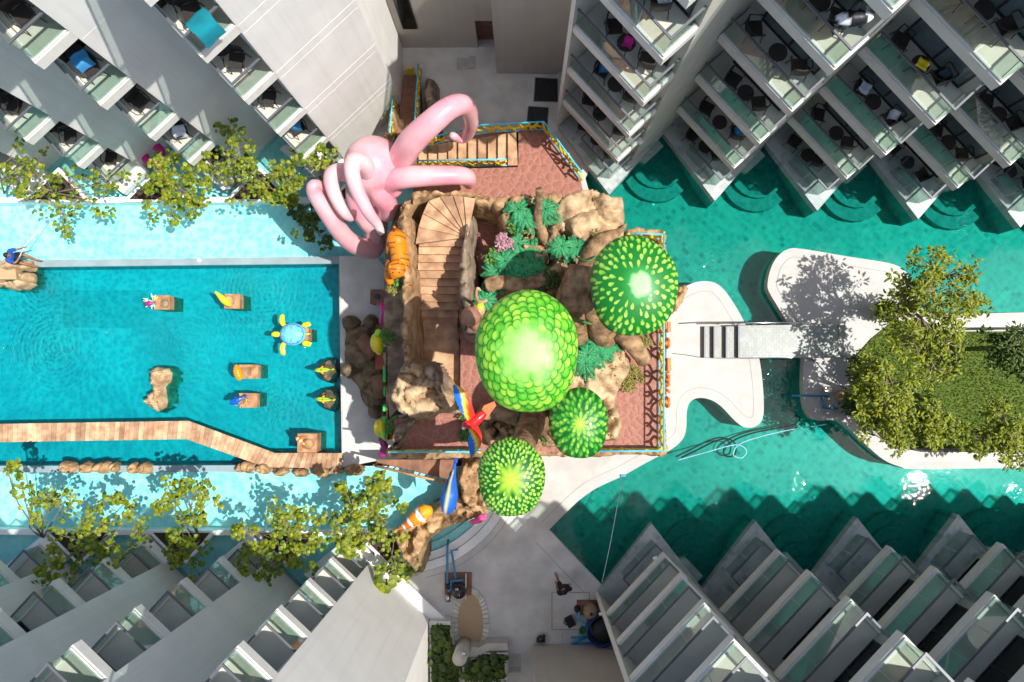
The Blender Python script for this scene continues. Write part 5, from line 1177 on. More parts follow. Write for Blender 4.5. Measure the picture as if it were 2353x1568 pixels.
# drains and round floor lights
for i, (px, py) in enumerate(((651, 858), (672.5, 857))):
    t = thing('drain_grate', 'white square drain grate on the pool floor, %s one' % ('left', 'right')[i], 'drain', at(px, py, -1.05), group='floor drains')
    p = at(px, py, -1.05); b = MB(); s = 0.12
    for d in ((0, s), (0, -s)): b.box((p.x, p.y+d[1], -1.035), (2*s+0.02, 0.02, 0.02))
    for d in (s, -s): b.box((p.x+d, p.y, -1.035), (0.02, 2*s-0.02, 0.02))
    b.build('frame', 'drain_white', t); b = MB()
    for k in range(6): b.box((p.x, p.y-s+0.034*(k+1), -1.036), (2*s-0.02, 0.014, 0.016))
    b.build('slat', 'drain_white', t)
LP = [(105, 692, -1.05), (109, 807, -1.05), (420, 800, -1.05), (622, 677, -1.05), (628, 792, -1.05), (634, 932, -1.05), (458, 598, 0.03), (1473, 818 - 0, 0)]
lamp_spots = [(105, 692, -1.05, 'turquoise pool floor, far left upper'), (109, 807, -1.05, 'turquoise pool floor, far left lower'), (420, 800, -1.05, 'turquoise pool floor near the pale rocks'), (622, 677, -1.05, 'turquoise pool floor above the turtle'), (628, 792, -1.05, 'turquoise pool floor by the turtle head'), (634, 932, -1.05, 'turquoise pool floor right of the dolphin'), (458, 598, 0.03, 'upper pool ledge'), (1500, 469, -1.2, 'green pool floor near the big boulder'), (1892, 655, -1.2, 'green pool floor by the island tip'), (1684, 711, -1.2, 'green pool floor between peninsula and island'), (1645, 1156, -1.2, 'green pool floor below the hoses'), (1870, 1143, -1.2, 'green pool floor in front of the lower terraces')]
for px, py, z, lab in lamp_spots:
    p = at(px, py, z); b = MB(); b.lathe((p.x, p.y, z+0.003), [(0.085, 0), (0.085, 0.03), (0.06, 0.045), (0.0001, 0.05)], 14)
    tag(b.build('pool_light', 'white_gloss'), 'round white light fitting on the '+lab, 'light fitting', 'round pool lights')

# ------------------------------------------------------------------ animals and signs on the playground
# tiger
t = thing('tiger', 'glossy orange tiger sculpture climbing head first down the stair rock', 'sculpture', at(915, 590, 6.2))
b = MB()
b.ball(at(912, 552, 7.0), (0.33, 0.36, 0.33), 44, 30); b.tube(pl([(912, 545, 6.95), (916, 575, 7.0), (920, 600, 7.0), (918, 612, 7.0)]), [0.28, 0.28, 0.3, 0.24], 36, sub=12)
b.ball(at(912, 618, 7.25), (0.29, 0.3, 0.27), 44, 30); b.ball(at(907, 630, 7.2), (0.17, 0.16, 0.14), 30, 20)
for ex in (897, 919): b.ball(at(ex, 604 if ex > 900 else 612, 7.4), (0.08, 0.1, 0.08), 10, 7)
b.tube(pl([(928, 600, 6.95), (934, 625, 6.8), (936, 655, 6.6), (938, 668, 6.55)]), [0.15, 0.13, 0.12, 0.13], 24, sub=10)
b.tube(pl([(898, 600, 6.9), (892, 630, 6.7), (898, 650, 6.5)]), [0.15, 0.13, 0.12], 24, sub=10)
b.tube(pl([(928, 560, 6.9), (932, 580, 6.75)]), [0.15, 0.11], 12); b.tube(pl([(898, 560, 6.9), (893, 582, 6.7)]), [0.15, 0.11], 12)
b.tube(pl([(910, 545, 7.0), (908, 528, 7.3), (906, 522, 7.6)]), [0.07, 0.06, 0.045], 10, sub=3)
body = b.build('body', 'painted', t)
def tig(co):
    w = co+np.array(t['_w']); s = np.sin(w[:, 1]*34+5*fbm(w[:, 0]*4, w[:, 1]*4, 3, 2)); m_ = np.clip((s-0.55)*4, 0, 1)*(fbm(w[:, 0]*3, w[:, 1]*3, 9, 1) > 0.36); m_ = m_[:, None]*0.85
    return np.array([0.68, 0.19, 0.006])*(1-m_)+np.array([0.09, 0.03, 0.008])*m_
paint(body, tig)
for ex in (903, 917):
    b = MB(); b.ball(at(ex, 626, 7.46), 0.03, 8, 6); b.build('eye', 'black_gloss', t)
# monkeys
t = thing('ape_sculpture', 'brown monkey sculpture with a big round head on the stair wall', 'sculpture', at(1083, 735, 6.0))
b = MB(); b.ball(at(1082, 727, 7.2), (0.33, 0.33, 0.3), 18, 12); b.build('head', 'monkey_brown', t)
b = MB(); b.ball(at(1094, 745, 6.6), (0.2, 0.24, 0.34), 14, 10); b.tube(pl([(1092, 745, 6.7), (1090, 758, 6.5), (1094, 768, 6.2)]), [0.09, 0.08, 0.07], 8); b.build('body', 'monkey_brown', t)
for ex in (1066, 1092):
    b = MB(); b.ball(at(ex, 712 if ex > 1070 else 738, 7.3), (0.09, 0.09, 0.06), 10, 7); b.build('ear', 'monkey_brown', t)
t = thing('ape_sculpture', 'tan monkey sculpture with a hooked tail half hidden under the big canopy', 'sculpture', at(1100, 705, 6.0))
b = MB(); b.ball(at(1100, 712, 6.9), (0.22, 0.24, 0.26), 14, 10); b.ball(at(1100, 716, 7.1), 0.15, 12, 8); b.build('body', 'monkey_tan', t)
b = MB(); b.ball(at(1104, 705, 7.1), (0.14, 0.16, 0.1), 12, 8); b.build('vest', 'lime_gloss', t)
b = MB(); b.tube(pl([(1118, 690, 6.9), (1108, 694, 7.1), (1098, 690, 7.5), (1094, 675, 8.0), (1098, 662, 8.3), (1104, 668, 8.2)]), [0.06, 0.06, 0.055, 0.05, 0.045, 0.03], 9, sub=4); b.build('tail', 'monkey_tan', t)
# macaw
t = thing('macaw', 'flying scarlet macaw with red, yellow and blue wings hung above the red platform', 'sculpture', at(1090, 970, 7.6))
zc = 8.0; b = MB()
b.tube(pl([(1114, 948, zc), (1100, 960, zc), (1086, 972, zc), (1076, 980, zc)]), [0.1, 0.17, 0.17, 0.1], 12, sub=4); b.ball(at(1073, 975, zc+0.1), (0.15, 0.13, 0.12), 12, 8); b.build('body', 'red_gloss', t)
b = MB(); b.tube(pl([(1070, 978, zc+0.1), (1064, 984, zc+0.02), (1066, 988, zc-0.05)]), [0.07, 0.05, 0.015], 8); b.build('beak', 'white_gloss', t)
b = MB(); q = pl([(1100, 955, zc), (1112, 932, zc-0.05), (1136, 922, zc-0.1), (1140, 932, zc-0.1), (1118, 962, zc-0.02)])
b.prism(q, zc-0.12, zc-0.06, bottom=True); b.build('tail', mat('macaw_tail', (0.66, 0.14, 0.04), 0.5, 0.2, 8), t)
def wing(path, widths, seed):
    """feathered wing along a px path, painted red, yellow, blue by span and chord"""
    P = [at(x, y, z) for x, y, z in path]; C = catmull(P, 6); n_ = len(C); b = MB(); vs = []; fs = []; uv = []
    for i, p in enumerate(C):
        f = i/(n_-1); k = f*(len(widths)-1); j = min(int(k), len(widths)-2); wd = widths[j]+(widths[j+1]-widths[j])*(k-j)
        d = (C[min(i+1, n_-1)]-C[max(i-1, 0)]).normalized(); nn = Vector((-d.y, d.x, 0))
        for q_ in range(9):
            c_ = q_/8-0.5; edge = 1+0.1*(i % 2)*(q_ == 8)
            vs.append(p+nn*c_*wd*edge+Vector((0, 0, 0.06*(1-4*c_*c_)))); uv.append((f, c_+0.5))
    for i in range(n_-1):
        for q_ in range(8): a = i*9+q_; fs.append((a, a+1, a+10, a+9))
    nv = len(vs); vs += [v-Vector((0, 0, 0.035)) for v in vs]; fs += [(a+nv, d_+nv, c_+nv, e_+nv) for a, e_, c_, d_ in [tuple(f_) for f_ in fs]]
    b.add(vs, fs, 0, True); o = b.build('wing', 'painted_dull', t); U = np.array(uv*2)
    def fn(co):
        m_ = U[:, 0]*0.75+U[:, 1]*0.75+0.08*(vnoise(U[:, 0]*22, U[:, 1]*3, seed)-0.5); c = np.tile(np.array([0.66, 0.03, 0.015]), (len(co), 1))
        for lo, col in ((0.52, (0.78, 0.25, 0.01)), (0.64, (0.82, 0.6, 0.02)), (0.8, (0.015, 0.16, 0.55))):
            k = np.clip((m_-lo)*25, 0, 1)[:, None]; c = c*(1-k)+np.array(col)*k
        return c
    paint(o, fn)
wing([(1085, 966, zc), (1072, 938, zc+0.25), (1058, 908, zc+0.35), (1043, 884, zc+0.4)], [0.34, 0.42, 0.4, 0.06], 1)
wing([(1085, 976, zc), (1092, 1000, zc+0.2), (1090, 1022, zc+0.25), (1084, 1050, zc+0.3)], [-0.34, -0.42, -0.4, -0.06], 2)
# big blue tang and big clownfish on the south rocks
t = thing('blue_fish', 'big royal blue fish sculpture with a yellow stripe on the south rocks', 'sculpture', at(1035, 1140, 3.0))
P0 = pl([(1046, 1062, 3.6), (1042, 1088, 3.7), (1037, 1110, 3.8), (1034, 1135, 3.85), (1030, 1158, 3.8), (1027, 1173, 3.7), (1025, 1180, 3.65)])
b = MB(); b.tube(P0, [0.03, 0.09, 0.2, 0.3, 0.3, 0.2, 0.05], 18, sub=5, sq=1.1); o = b.build('body', 'painted', t)
ax0, ax1 = np.array(P0[0])-np.array(t['_w']), np.array(P0[-1])-np.array(t['_w'])
def tang(co):
    d = ax1-ax0; L = np.linalg.norm(d); d = d/L; q = co-ax0; s = (q @ d)/L; side = (q-np.outer(q @ d, d))[:, 0]
    up = (q[:, 2]-(s*(ax1-ax0)[2]))
    y = np.clip((0.035-np.abs(side+0.01))*60, 0, 1)*np.clip((s-0.12)*12, 0, 1)*(up > 0)
    k = np.clip((0.06-np.abs(side+0.12-0.1*s))*30, 0, 1)*(s > 0.35)*(s < 0.85)
    c = np.tile(np.array([0.012, 0.11, 0.5]), (len(co), 1)); c = c*(1-k[:, None])+np.array([0.008, 0.012, 0.06])*k[:, None]
    return c*(1-y[:, None])+np.array([0.6, 0.58, 0.12])*y[:, None]
paint(o, tang)
b = MB(); p = at(1046, 1058, 3.6); b.tube([p+Vector((0, -0.1, 0)), p+Vector((0.03, 0.08, 0.3)), p+Vector((0.05, 0.2, 0.55))], [0.07, 0.06, 0.02], 8, sub=3, sq=0.4); b.tube([p+Vector((0, -0.1, 0)), p+Vector((0.03, 0.08, -0.3)), p+Vector((0.05, 0.2, -0.55))], [0.07, 0.06, 0.02], 8, sub=3, sq=0.4); b.build('tail_fin', 'blue_gloss', t)
for a_, e_ in (((1044, 1145), (1047, 1172)), ((1020, 1140), (1015, 1165))):
    b = MB(); b.tube([at(a_[0], a_[1], 3.6), at(e_[0], e_[1], 3.4)], [0.1, 0.02], 8, sq=0.4); b.build('side_fin', 'blue_gloss', t)
t = thing('clownfish', 'big orange clownfish sculpture with white bands on the south rocks', 'sculpture', at(955, 1195, 1.4))
P1 = pl([(916, 1215, 2.6), (928, 1209, 2.65), (942, 1200, 2.7), (958, 1188, 2.75), (972, 1178, 2.75), (984, 1170, 2.7), (990, 1164, 2.65)])
b = MB(); b.tube(P1, [0.05, 0.12, 0.22, 0.29, 0.31, 0.25, 0.07], 18, sub=6, sq=1.15); o = b.build('body', 'painted', t)
bx0, bx1 = np.array(P1[0])-np.array(t['_w']), np.array(P1[-1])-np.array(t['_w'])
def clown(co):
    d = bx1-bx0; L = np.linalg.norm(d); d = d/L; s = ((co-bx0) @ d)/L
    c = np.tile(np.array([0.78, 0.25, 0.012]), (len(co), 1)); sh = np.clip((s-0.75)*5, 0, 1)[:, None]; c = c*(1-sh)+np.array([0.8, 0.36, 0.02])*sh
    c = np.where((s < 0.45)[:, None], c*np.array([0.8, 0.55, 0.6]), c)
    for x, w_ in ((0.68, 0.06), (0.36, 0.035), (0.17, 0.03), (0.0, 0.03)):
        kk = np.abs(s-x-0.02*np.sin(co[:, 2]*9)); k0 = np.clip((w_+0.016-kk)*70, 0, 1)[:, None]; c = c*(1-k0)+np.array([0.03, 0.015, 0.01])*k0
        k1 = np.clip((w_-kk)*70, 0, 1)[:, None]; c = c*(1-k1)+np.array([0.8, 0.8, 0.77])*k1
    return c
paint(o, clown)
for a_, e_ in (((955, 1180), (944, 1178)), ((975, 1195), (968, 1207))):
    b = MB(); b.tube([at(a_[0], a_[1], 2.65), at(e_[0], e_[1], 2.5)], [0.13, 0.03], 8, sq=0.4); b.build('side_fin', 'orange_gloss', t)
b = MB(); p = at(914, 1217, 2.6); b.tube([p, p+Vector((-0.1, -0.06, 0.25))], [0.08, 0.02], 8, sq=0.5); b.tube([p, p+Vector((-0.1, -0.06, -0.25))], [0.08, 0.02], 8, sq=0.5); b.build('tail_fin', 'orange_gloss', t)
for e_ in ((982, 1178), (975, 1166)):
    b = MB(); b.ball(at(e_[0], e_[1], 2.87), 0.045, 8, 6); b.build('eye', 'black_gloss', t)
# pink lizard on the rock by the curved steps
t = thing('pink_starfish', 'bright pink knobbly sea creature on the rock above the curved steps', 'sculpture', at(1103, 1198, 0.5))
b = MB(); b.tube(pl([(1080, 1200, 1.95), (1090, 1198, 2.05), (1100, 1195, 2.1), (1108, 1190, 2.05), (1116, 1183, 1.95)]), [0.07, 0.11, 0.13, 0.13, 0.07], 10, sub=3); rr = random.Random(3)
for k in range(9): b.ball(at(1082+4*k, 1201-1.9*k+rr.uniform(-4, 4), 2.08), 0.07, 8, 6)
b.build('body', mat('hot_pink', (0.75, 0.08, 0.28), 0.4, 0.1), t)
# west front: signs, fish, seahorses, chest rock
def letters(root, pxs, z0, h, m, side, thick=0.12):
    for (px, y0, y1, shape) in pxs:
        b = MB(); a = at(px, y0, z0+h); e = at(px, y1, z0+h); L = abs(a.y-e.y); cy = (a.y+e.y)/2; x = a.x
        if shape == 'o':
            pts = [Vector((x, cy+math.cos(q*math.pi/8)*L/2*0.8, z0+h/2+math.sin(q*math.pi/8)*h/2*0.82)) for q in range(17)]; b.tube(pts, thick*0.5, 6)
        elif shape == 'i': b.box((x, cy, z0+h/2), (thick, L, h))
        elif shape == 'v':
            b.tube([Vector((x, cy-L*0.42, z0+h*0.95)), Vector((x, cy, z0+0.08)), Vector((x, cy+L*0.42, z0+h*0.95))], thick*0.5, 6)
        else:
            b.box((x, cy-L*0.36, z0+h/2), (thick, L*0.25, h)); b.box((x, cy+L*0.12, z0+h*0.9), (thick, L*0.7, h*0.2)); b.box((x, cy+L*0.12, z0+h*0.45), (thick, L*0.6, h*0.18))
        b.build('letter', m, root)
t = thing('orange_sign', 'row of upright orange letters on the east rock face, seen from above', 'sign', at(1538, 850, 0))
letters(t, [(1538, 738, 762, 'e'), (1538, 775, 800, 'o'), (1538, 822, 852, 'i'), (1538, 853, 865, 'v'), (1538, 865, 880, 'o'), (1538, 882, 902, 'v'), (1538, 912, 938, 'o')], 2.6, 0.9, 'orange_letter', 1)
b = MB(); b.tube(pl([(1530, 740, 2.7), (1530, 936, 2.7)]), 0.025, 5); b.build('mounting_bar', 'steel', t)
t = thing('green_sign', 'row of upright green letters along the west front, seen edge-on from above', 'sign', at(884, 880, 0))
letters(t, [(883, 757, 790, 'i'), (883, 797, 810, 'e'), (883, 815, 826, 'o'), (883, 840, 878, 'e'), (883, 886, 912, 'o'), (883, 930, 945, 'i'), (883, 956, 972, 'e'), (883, 985, 1010, 'o')], 3.1, 0.8, 'green_letter', 1, 0.1)
b = MB(); p, q = at(889, 757, 3.9), at(889, 1012, 3.9); b.prism([(p.x-0.02, p.y), (p.x+0.02, p.y), (q.x+0.02, q.y), (q.x-0.02, q.y)], 3.0, 3.9, bottom=True); b.build('board', 'wood_box', t)
t = thing('yellow_fish', 'round yellow fish figure with a lime fin at the top end of the green sign', 'sculpture', at(868, 785, 2.4))
b = MB(); b.ball(at(868, 787, 3.3), (0.28, 0.4, 0.4), 18, 12); b.ball(at(871, 808, 3.2), (0.12, 0.14, 0.16), 10, 7); b.build('body', 'yellow_gloss', t)
b = MB(); b.tube(pl([(862, 775, 3.6), (868, 764, 3.75), (872, 757, 3.7)]), [0.05, 0.12, 0.08], 8, sub=3, sq=0.5); b.build('fin', 'lime_gloss', t)
t = thing('yellow_fish', 'yellow and orange fish figure with lime fins at the bottom end of the green sign', 'sculpture', at(880, 990, 2.4))
b = MB(); b.ball(at(876, 982, 3.3), (0.28, 0.34, 0.36), 18, 12); b.ball(at(890, 990, 3.2), (0.3, 0.22, 0.3), 14, 10); b.build('body', 'yellow_gloss', t)
b = MB(); b.tube(pl([(878, 992, 3.6), (882, 1004, 3.6), (886, 1014, 3.4)]), [0.06, 0.13, 0.03], 8, sub=3, sq=0.5); b.tube(pl([(893, 990, 3.6), (902, 1000, 3.5)]), [0.1, 0.03], 8, sq=0.5); b.build('fin', 'lime_gloss', t)
b = MB(); b.ball(at(908, 990, 3.2), (0.2, 0.22, 0.2), 12, 8); b.ball(at(902, 1003, 3.2), (0.15, 0.14, 0.14), 12, 8); b.build('tail', 'orange_gloss', t)
for k, (pts, lab) in enumerate((([(874, 700, 3.6), (882, 706, 3.8), (884, 718, 3.7), (882, 728, 3.5), (880, 738, 3.3), (884, 746, 3.1), (886, 756, 2.9)], 'magenta seahorse figure above the yellow fish on the west front'), ([(876, 1010, 3.5), (880, 1018, 3.4), (884, 1026, 3.2), (880, 1036, 3.0), (879, 1045, 2.9)], 'magenta seahorse figure below the fish at the foot of the green sign'))):
    b = MB(); b.tube(pl(pts), [0.08, 0.13, 0.14, 0.15, 0.16, 0.1, 0.07][:len(pts)], 10, sub=3)
    for q in range(len(pts)): b.ball(at(pts[q][0]-3, pts[q][1], pts[q][2]+0.05), 0.08, 8, 6)
    tag(b.build('seahorse', 'purple_gloss' if k else mat('magenta', (0.5, 0.02, 0.2), 0.4, 0.12)), lab, 'sculpture', 'seahorse figures')
t = thing('speaker_box', 'dark brown box with a round black hole on the west deck', 'box', at(868, 683, 0))
b = MB(); p = at(868, 682, 0.6); b.box((p.x, p.y, 0.305), (0.56, 0.56, 0.59)); b.box((p.x, p.y, 0.62), (0.6, 0.6, 0.04)); b.build('case', 'wood_brown', t)
b = MB(); b.lathe((p.x, p.y, 0.643), [(0.12, 0), (0.12, 0.02), (0.08, 0.012), (0.0001, 0.01)], 16); b.build('opening', 'black_gloss', t)
t = thing('treasure_rock', 'low dark brown rock mound with half buried treasure chests on the west deck', 'rock', at(835, 840, 0))
rock('mound', 'rock_mud', outline=[(p.x, p.y) for p in pl([(788, 760), (800, 735), (820, 745), (850, 738), (890, 745), (900, 800), (900, 940), (880, 955), (855, 955), (840, 935), (820, 895), (800, 868), (788, 840), (790, 800)], 0.5)], zt=0.6, zb=0.0, edge=0.3, amp=0.14, seed=81, res=0.06, parent=t)
for (px, py, r_, s_) in ((803, 742, 0.34, 1), (848, 741, 0.4, 2), (800, 851, 0.38, 3), (858, 944, 0.34, 4)):
    p = at(px, py, 0.5); rock('boulder', 'rock_mud', outline=[(p.x+r_*math.cos(q), p.y+r_*0.9*math.sin(q)) for q in np.linspace(0, 6.28, 11)[:-1]], zt=1.0, zb=0.0, edge=r_, amp=0.1, seed=82+s_, res=0.05, parent=t, facet=0.1)
for (px, py, rz, mm) in ((846, 796, -0.9, 'wood_brown'), (874, 887, -1.3, 'wood_brown')):
    p = at(px, py, 0.9); b = MB(); b.box((p.x, p.y, 0.6), (0.95, 0.62, 0.5), rz, rx=0.15)
    R = Matrix.Rotation(rz, 3, 'Z'); u = R @ Vector((0.47, 0, 0)); b.tube([p-u+Vector((0, 0, 0)), p+u], 0.3, 14, sq=0.7); b.build('chest', 'wood_brown', t)
b = MB(); p = at(875, 828, 0.9); b.box((p.x, p.y, 0.6), (0.45, 0.75, 0.6)); b.build('red_crate', 'red_paint', t)
# ------------------------------------------------------------------ plants
def blob_leaves(b, rnd, cl, n, L, Wd, squash=0.7, mi=0, up=0.55):
    """leaves strewn through clusters cl = [(centre, radius)]"""
    for i in range(n):
        c, r = rnd.choice(cl)
        while True:
            q = Vector((rnd.uniform(-1, 1), rnd.uniform(-1, 1), rnd.uniform(-1, 1)))
            if q.length < 1: break
        p = c+Vector((q.x*r, q.y*r, q.z*r*squash))
        d = Vector((q.x+rnd.uniform(-0.8, 0.8), q.y+rnd.uniform(-0.8, 0.8), rnd.uniform(-0.5, 0.45)))
        if d.length < 1e-3: d = Vector((1, 0, 0))
        n_ = Vector((rnd.uniform(-1, 1)*(1-up), rnd.uniform(-1, 1)*(1-up), 1))
        s = rnd.uniform(0.65, 1.25); b.leaf(p, d, n_, L*s, Wd*s, mi)
def sapling(label, bx, by, bz, crown, nleaf, seed, m='leaf_round', L=0.17, Wd=0.165, cat='tree', name='channel_tree', group='trees along the channels', lean=0.5):
    """crown: list of (px, py, z, radius px) limb ends the foliage sits on"""
    rnd = random.Random(seed); base = at(bx, by, bz); t = thing(name, label, cat, base, group=group)
    tr = MB(); cl = []
    for (px, py, z, rp) in crown:
        e = at(px, py, z); r = at(px+rp, py, z).x-e.x; mid = base.lerp(e, 0.5)+Vector((rnd.uniform(-0.2, 0.2), rnd.uniform(-0.2, 0.2), 0.35))
        tr.tube([base, mid, e], [0.04, 0.028, 0.012], 5, sub=3)
        k = max(5, int(r*r*16))
        for _ in range(k):
            a = rnd.uniform(0, 6.28); q = 1.25*r*math.sqrt(rnd.random()); c = e+Vector((math.cos(a)*q, math.sin(a)*q, rnd.uniform(-0.55, 0.35)*r))
            tr.tube([mid.lerp(e, rnd.uniform(0.4, 1.0)), c.lerp(e, 0.4)+Vector((0, 0, 0.06)), c], [0.012, 0.009, 0.005], 4)
            cl.append((c, rnd.uniform(0.1, 0.26)))
    tr.build('trunk', 'twig', t); b = MB(); blob_leaves(b, rnd, cl, int(nleaf*0.6), L, Wd); b.build('crown', m, t); return t
sapling('thin leafy tree at the left edge of the upper channel, sparse heart-shaped leaves', 10, 445, 0.3, [(30, 360, 3.0, 40), (80, 400, 2.8, 45), (20, 410, 2.6, 40)], 330, 1)
sapling('sparse tree spilling over the white kerb of the upper channel, second from the left', 110, 445, 0.3, [(120, 440, 2.4, 45), (190, 455, 2.2, 55), (150, 490, 1.8, 45), (250, 420, 2.0, 35)], 360, 2)
sapling('bare low shrub with brown sticks in the planter below the upper left balconies', 235, 430, 0.3, [(240, 410, 1.0, 25), (215, 420, 1.0, 20)], 130, 3, L=0.12, Wd=0.11, name='planter_shrub', cat='shrub', group='shrubs in the planters')
sapling('dense tree beside the magenta float, middle of the upper channel', 400, 430, 0.3, [(370, 370, 3.0, 35), (360, 410, 2.8, 45), (410, 420, 2.8, 50), (390, 450, 2.4, 50), (440, 390, 2.6, 40), (430, 440, 2.2, 35)], 1250, 4)
sapling('tall wispy tree reaching up over the upper left facade', 540, 430, 0.3, [(530, 300, 4.2, 24), (545, 330, 4.0, 22), (560, 370, 3.6, 35), (500, 400, 3.2, 45), (600, 400, 3.2, 45), (560, 430, 2.6, 40)], 720, 5)
sapling('leafy tree between the upper left wing and the pink octopus', 680, 430, 0.3, [(650, 400, 3.2, 40), (700, 380, 3.2, 40), (740, 370, 3.2, 32), (690, 430, 2.8, 45), (640, 440, 2.6, 40), (750, 410, 3.0, 30)], 1250, 6)
sapling('dark hanging foliage over the water left of the octopus arms', 715, 470, 0.2, [(700, 480, 2.6, 38), (730, 500, 2.2, 35), (690, 510, 2.0, 30), (735, 545, 1.6, 28)], 620, 7, m='leaf_dark')
sapling('tall thin sapling at the left end of the lower channel', 100, 1235, 0.3, [(20, 1090, 4.2, 14), (50, 1110, 4.0, 18), (75, 1160, 3.4, 20), (130, 1140, 3.4, 40), (100, 1180, 2.8, 30), (150, 1150, 3.0, 30)], 420, 8)
sapling('broad tree in front of the lower left balconies, second from the left', 230, 1240, 0.3, [(190, 1190, 3.2, 40), (250, 1200, 3.2, 50), (310, 1190, 3.0, 40), (180, 1240, 3.0, 50), (270, 1250, 3.0, 50), (120, 1300, 2.6, 40), (190, 1300, 2.4, 50), (100, 1330, 2.4, 28)], 1300, 9)
sapling('twiggy tree rising from the middle planter of the lower channel', 460, 1240, 0.3, [(390, 1150, 4.0, 40), (440, 1150, 4.0, 45), (480, 1140, 3.8, 30), (420, 1190, 3.4, 45), (420, 1260, 2.6, 40), (440, 1300, 2.2, 32)], 1050, 10)
sapling('bright bushy tree in front of the lower left wing, right of the twiggy one', 640, 1250, 0.3, [(590, 1220, 3.2, 45), (640, 1220, 3.2, 50), (690, 1220, 3.0, 45), (570, 1260, 2.8, 45), (640, 1270, 2.6, 50), (700, 1260, 2.6, 40), (590, 1300, 2.2, 36)], 1500, 11)
sapling('big dense tree left of the clownfish rock on the lower channel', 850, 1240, 0.3, [(850, 1120, 4.0, 36), (880, 1105, 4.0, 18), (810, 1150, 3.8, 40), (860, 1160, 3.6, 50), (820, 1200, 3.2, 50), (890, 1200, 3.0, 40), (780, 1230, 2.8, 45), (850, 1240, 2.6, 45)], 1750, 12)
sapling('straggly shrub hanging over the white kerb by the lower left end wall', 925, 1290, 0.4, [(900, 1270, 1.6, 35), (930, 1290, 1.4, 30), (890, 1320, 1.8, 18), (945, 1310, 1.2, 20)], 330, 13)
# big-leaved weed at the wall corner
t = thing('leafy_weed', 'cluster of very large round leaves against the lower left end wall', 'plant', at(885, 1340, 0.3)); b = MB(); rnd = random.Random(5)
for k in range(9):
    a = rnd.uniform(0, 6.28); p = at(885, 1335, 2.0); b.leaf(p+Vector((math.cos(a)*0.1, math.sin(a)*0.1, rnd.uniform(-0.2, 0.2))), Vector((math.cos(a), math.sin(a), -0.2)), Vector((0, 0, 1)), 0.42, 0.38)
b.build('leaves', 'leaf_round', t); b = MB(); b.tube([at(885, 1340, 0.3), at(885, 1335, 2.0)], 0.03, 5); b.build('stem', 'twig', t)
# island trees with slender leaves
def big_tree(label, bx, by, trunk_top, limbs, nleaf, seed, m='leaf_tree', L=0.2, Wd=0.075):
    rnd = random.Random(seed); base = at(bx, by, 0.4); top = at(*trunk_top); t = thing('island_tree', label, 'tree', base, group='trees on the island')
    tr = MB(); tr.tube([base, base.lerp(top, 0.5)+Vector((0.06, 0.04, 0)), top], [0.13, 0.11, 0.08], 9, sub=4); cl = []
    for (px, py, z, rp) in limbs:
        e = at(px, py, z); r = at(px+rp, py, z).x-e.x; mid = top.lerp(e, 0.5)+Vector((0, 0, 0.25))
        tr.tube([top, mid, e], [0.07, 0.045, 0.02], 6, sub=3)
        for _ in range(max(8, int(r*r*26))):
            a = rnd.uniform(0, 6.28); q = r*math.sqrt(rnd.random()); c = e+Vector((math.cos(a)*q, math.sin(a)*q, rnd.uniform(-0.6, 0.5)*r))
            tr.tube([mid.lerp(e, rnd.uniform(0.3, 1)), c.lerp(e, 0.5), c], [0.02, 0.014, 0.006], 4); cl.append((c, rnd.uniform(0.14, 0.3)))
    tr.build('trunk', 'twig', t); b = MB(); blob_leaves(b, rnd, cl, nleaf, L, Wd, up=0.35); b.build('crown', m, t)
big_tree('airy yellow-green tree at the head of the lawn, casting lacy shade on the white island', 2030, 716, (2060, 705, 2.6), [(2130, 610, 5.0, 45), (2190, 620, 5.0, 45), (2080, 660, 4.6, 45), (2150, 670, 5.2, 55), (2220, 670, 4.8, 45), (2060, 715, 4.4, 45), (2120, 730, 5.2, 60), (2190, 730, 5.0, 55), (2100, 790, 4.6, 50), (2170, 790, 4.8, 50), (2240, 700, 4.4, 30), (2150, 850, 4.2, 40)], 3000, 21)
big_tree('dense dark tree covering the left end of the lawn by the pool pump', 2010, 900, (2030, 900, 2.2), [(2000, 850, 3.6, 40), (2050, 880, 4.2, 50), (2000, 920, 3.6, 40), (2050, 940, 4.2, 50), (2080, 990, 3.8, 50), (2020, 980, 3.4, 40), (2140, 980, 4.0, 50), (2190, 1000, 3.6, 34)], 3600, 22)
big_tree('yellow-leaved tree at the lower right corner of the lawn', 2270, 1000, (2280, 990, 2.2), [(2310, 960, 3.6, 40), (2340, 990, 3.8, 40), (2260, 1010, 3.4, 40), (2310, 1030, 3.2, 40), (2350, 1040, 3.2, 30)], 1500, 23)
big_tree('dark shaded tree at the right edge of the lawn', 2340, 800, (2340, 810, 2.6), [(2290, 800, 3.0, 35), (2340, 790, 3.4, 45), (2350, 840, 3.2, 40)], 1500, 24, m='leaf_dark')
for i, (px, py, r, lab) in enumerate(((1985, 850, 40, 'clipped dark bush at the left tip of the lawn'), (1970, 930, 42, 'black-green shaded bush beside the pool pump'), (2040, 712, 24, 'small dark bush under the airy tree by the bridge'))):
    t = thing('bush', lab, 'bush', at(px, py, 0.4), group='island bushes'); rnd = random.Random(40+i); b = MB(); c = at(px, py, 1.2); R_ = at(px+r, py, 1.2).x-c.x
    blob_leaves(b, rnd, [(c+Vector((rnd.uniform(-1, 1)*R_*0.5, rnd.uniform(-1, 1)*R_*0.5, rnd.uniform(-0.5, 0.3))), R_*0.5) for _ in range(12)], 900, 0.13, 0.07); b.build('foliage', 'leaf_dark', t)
    b = MB(); b.tube([at(px, py, 0.4), c], [0.06, 0.04], 6); b.build('stem', 'twig', t)
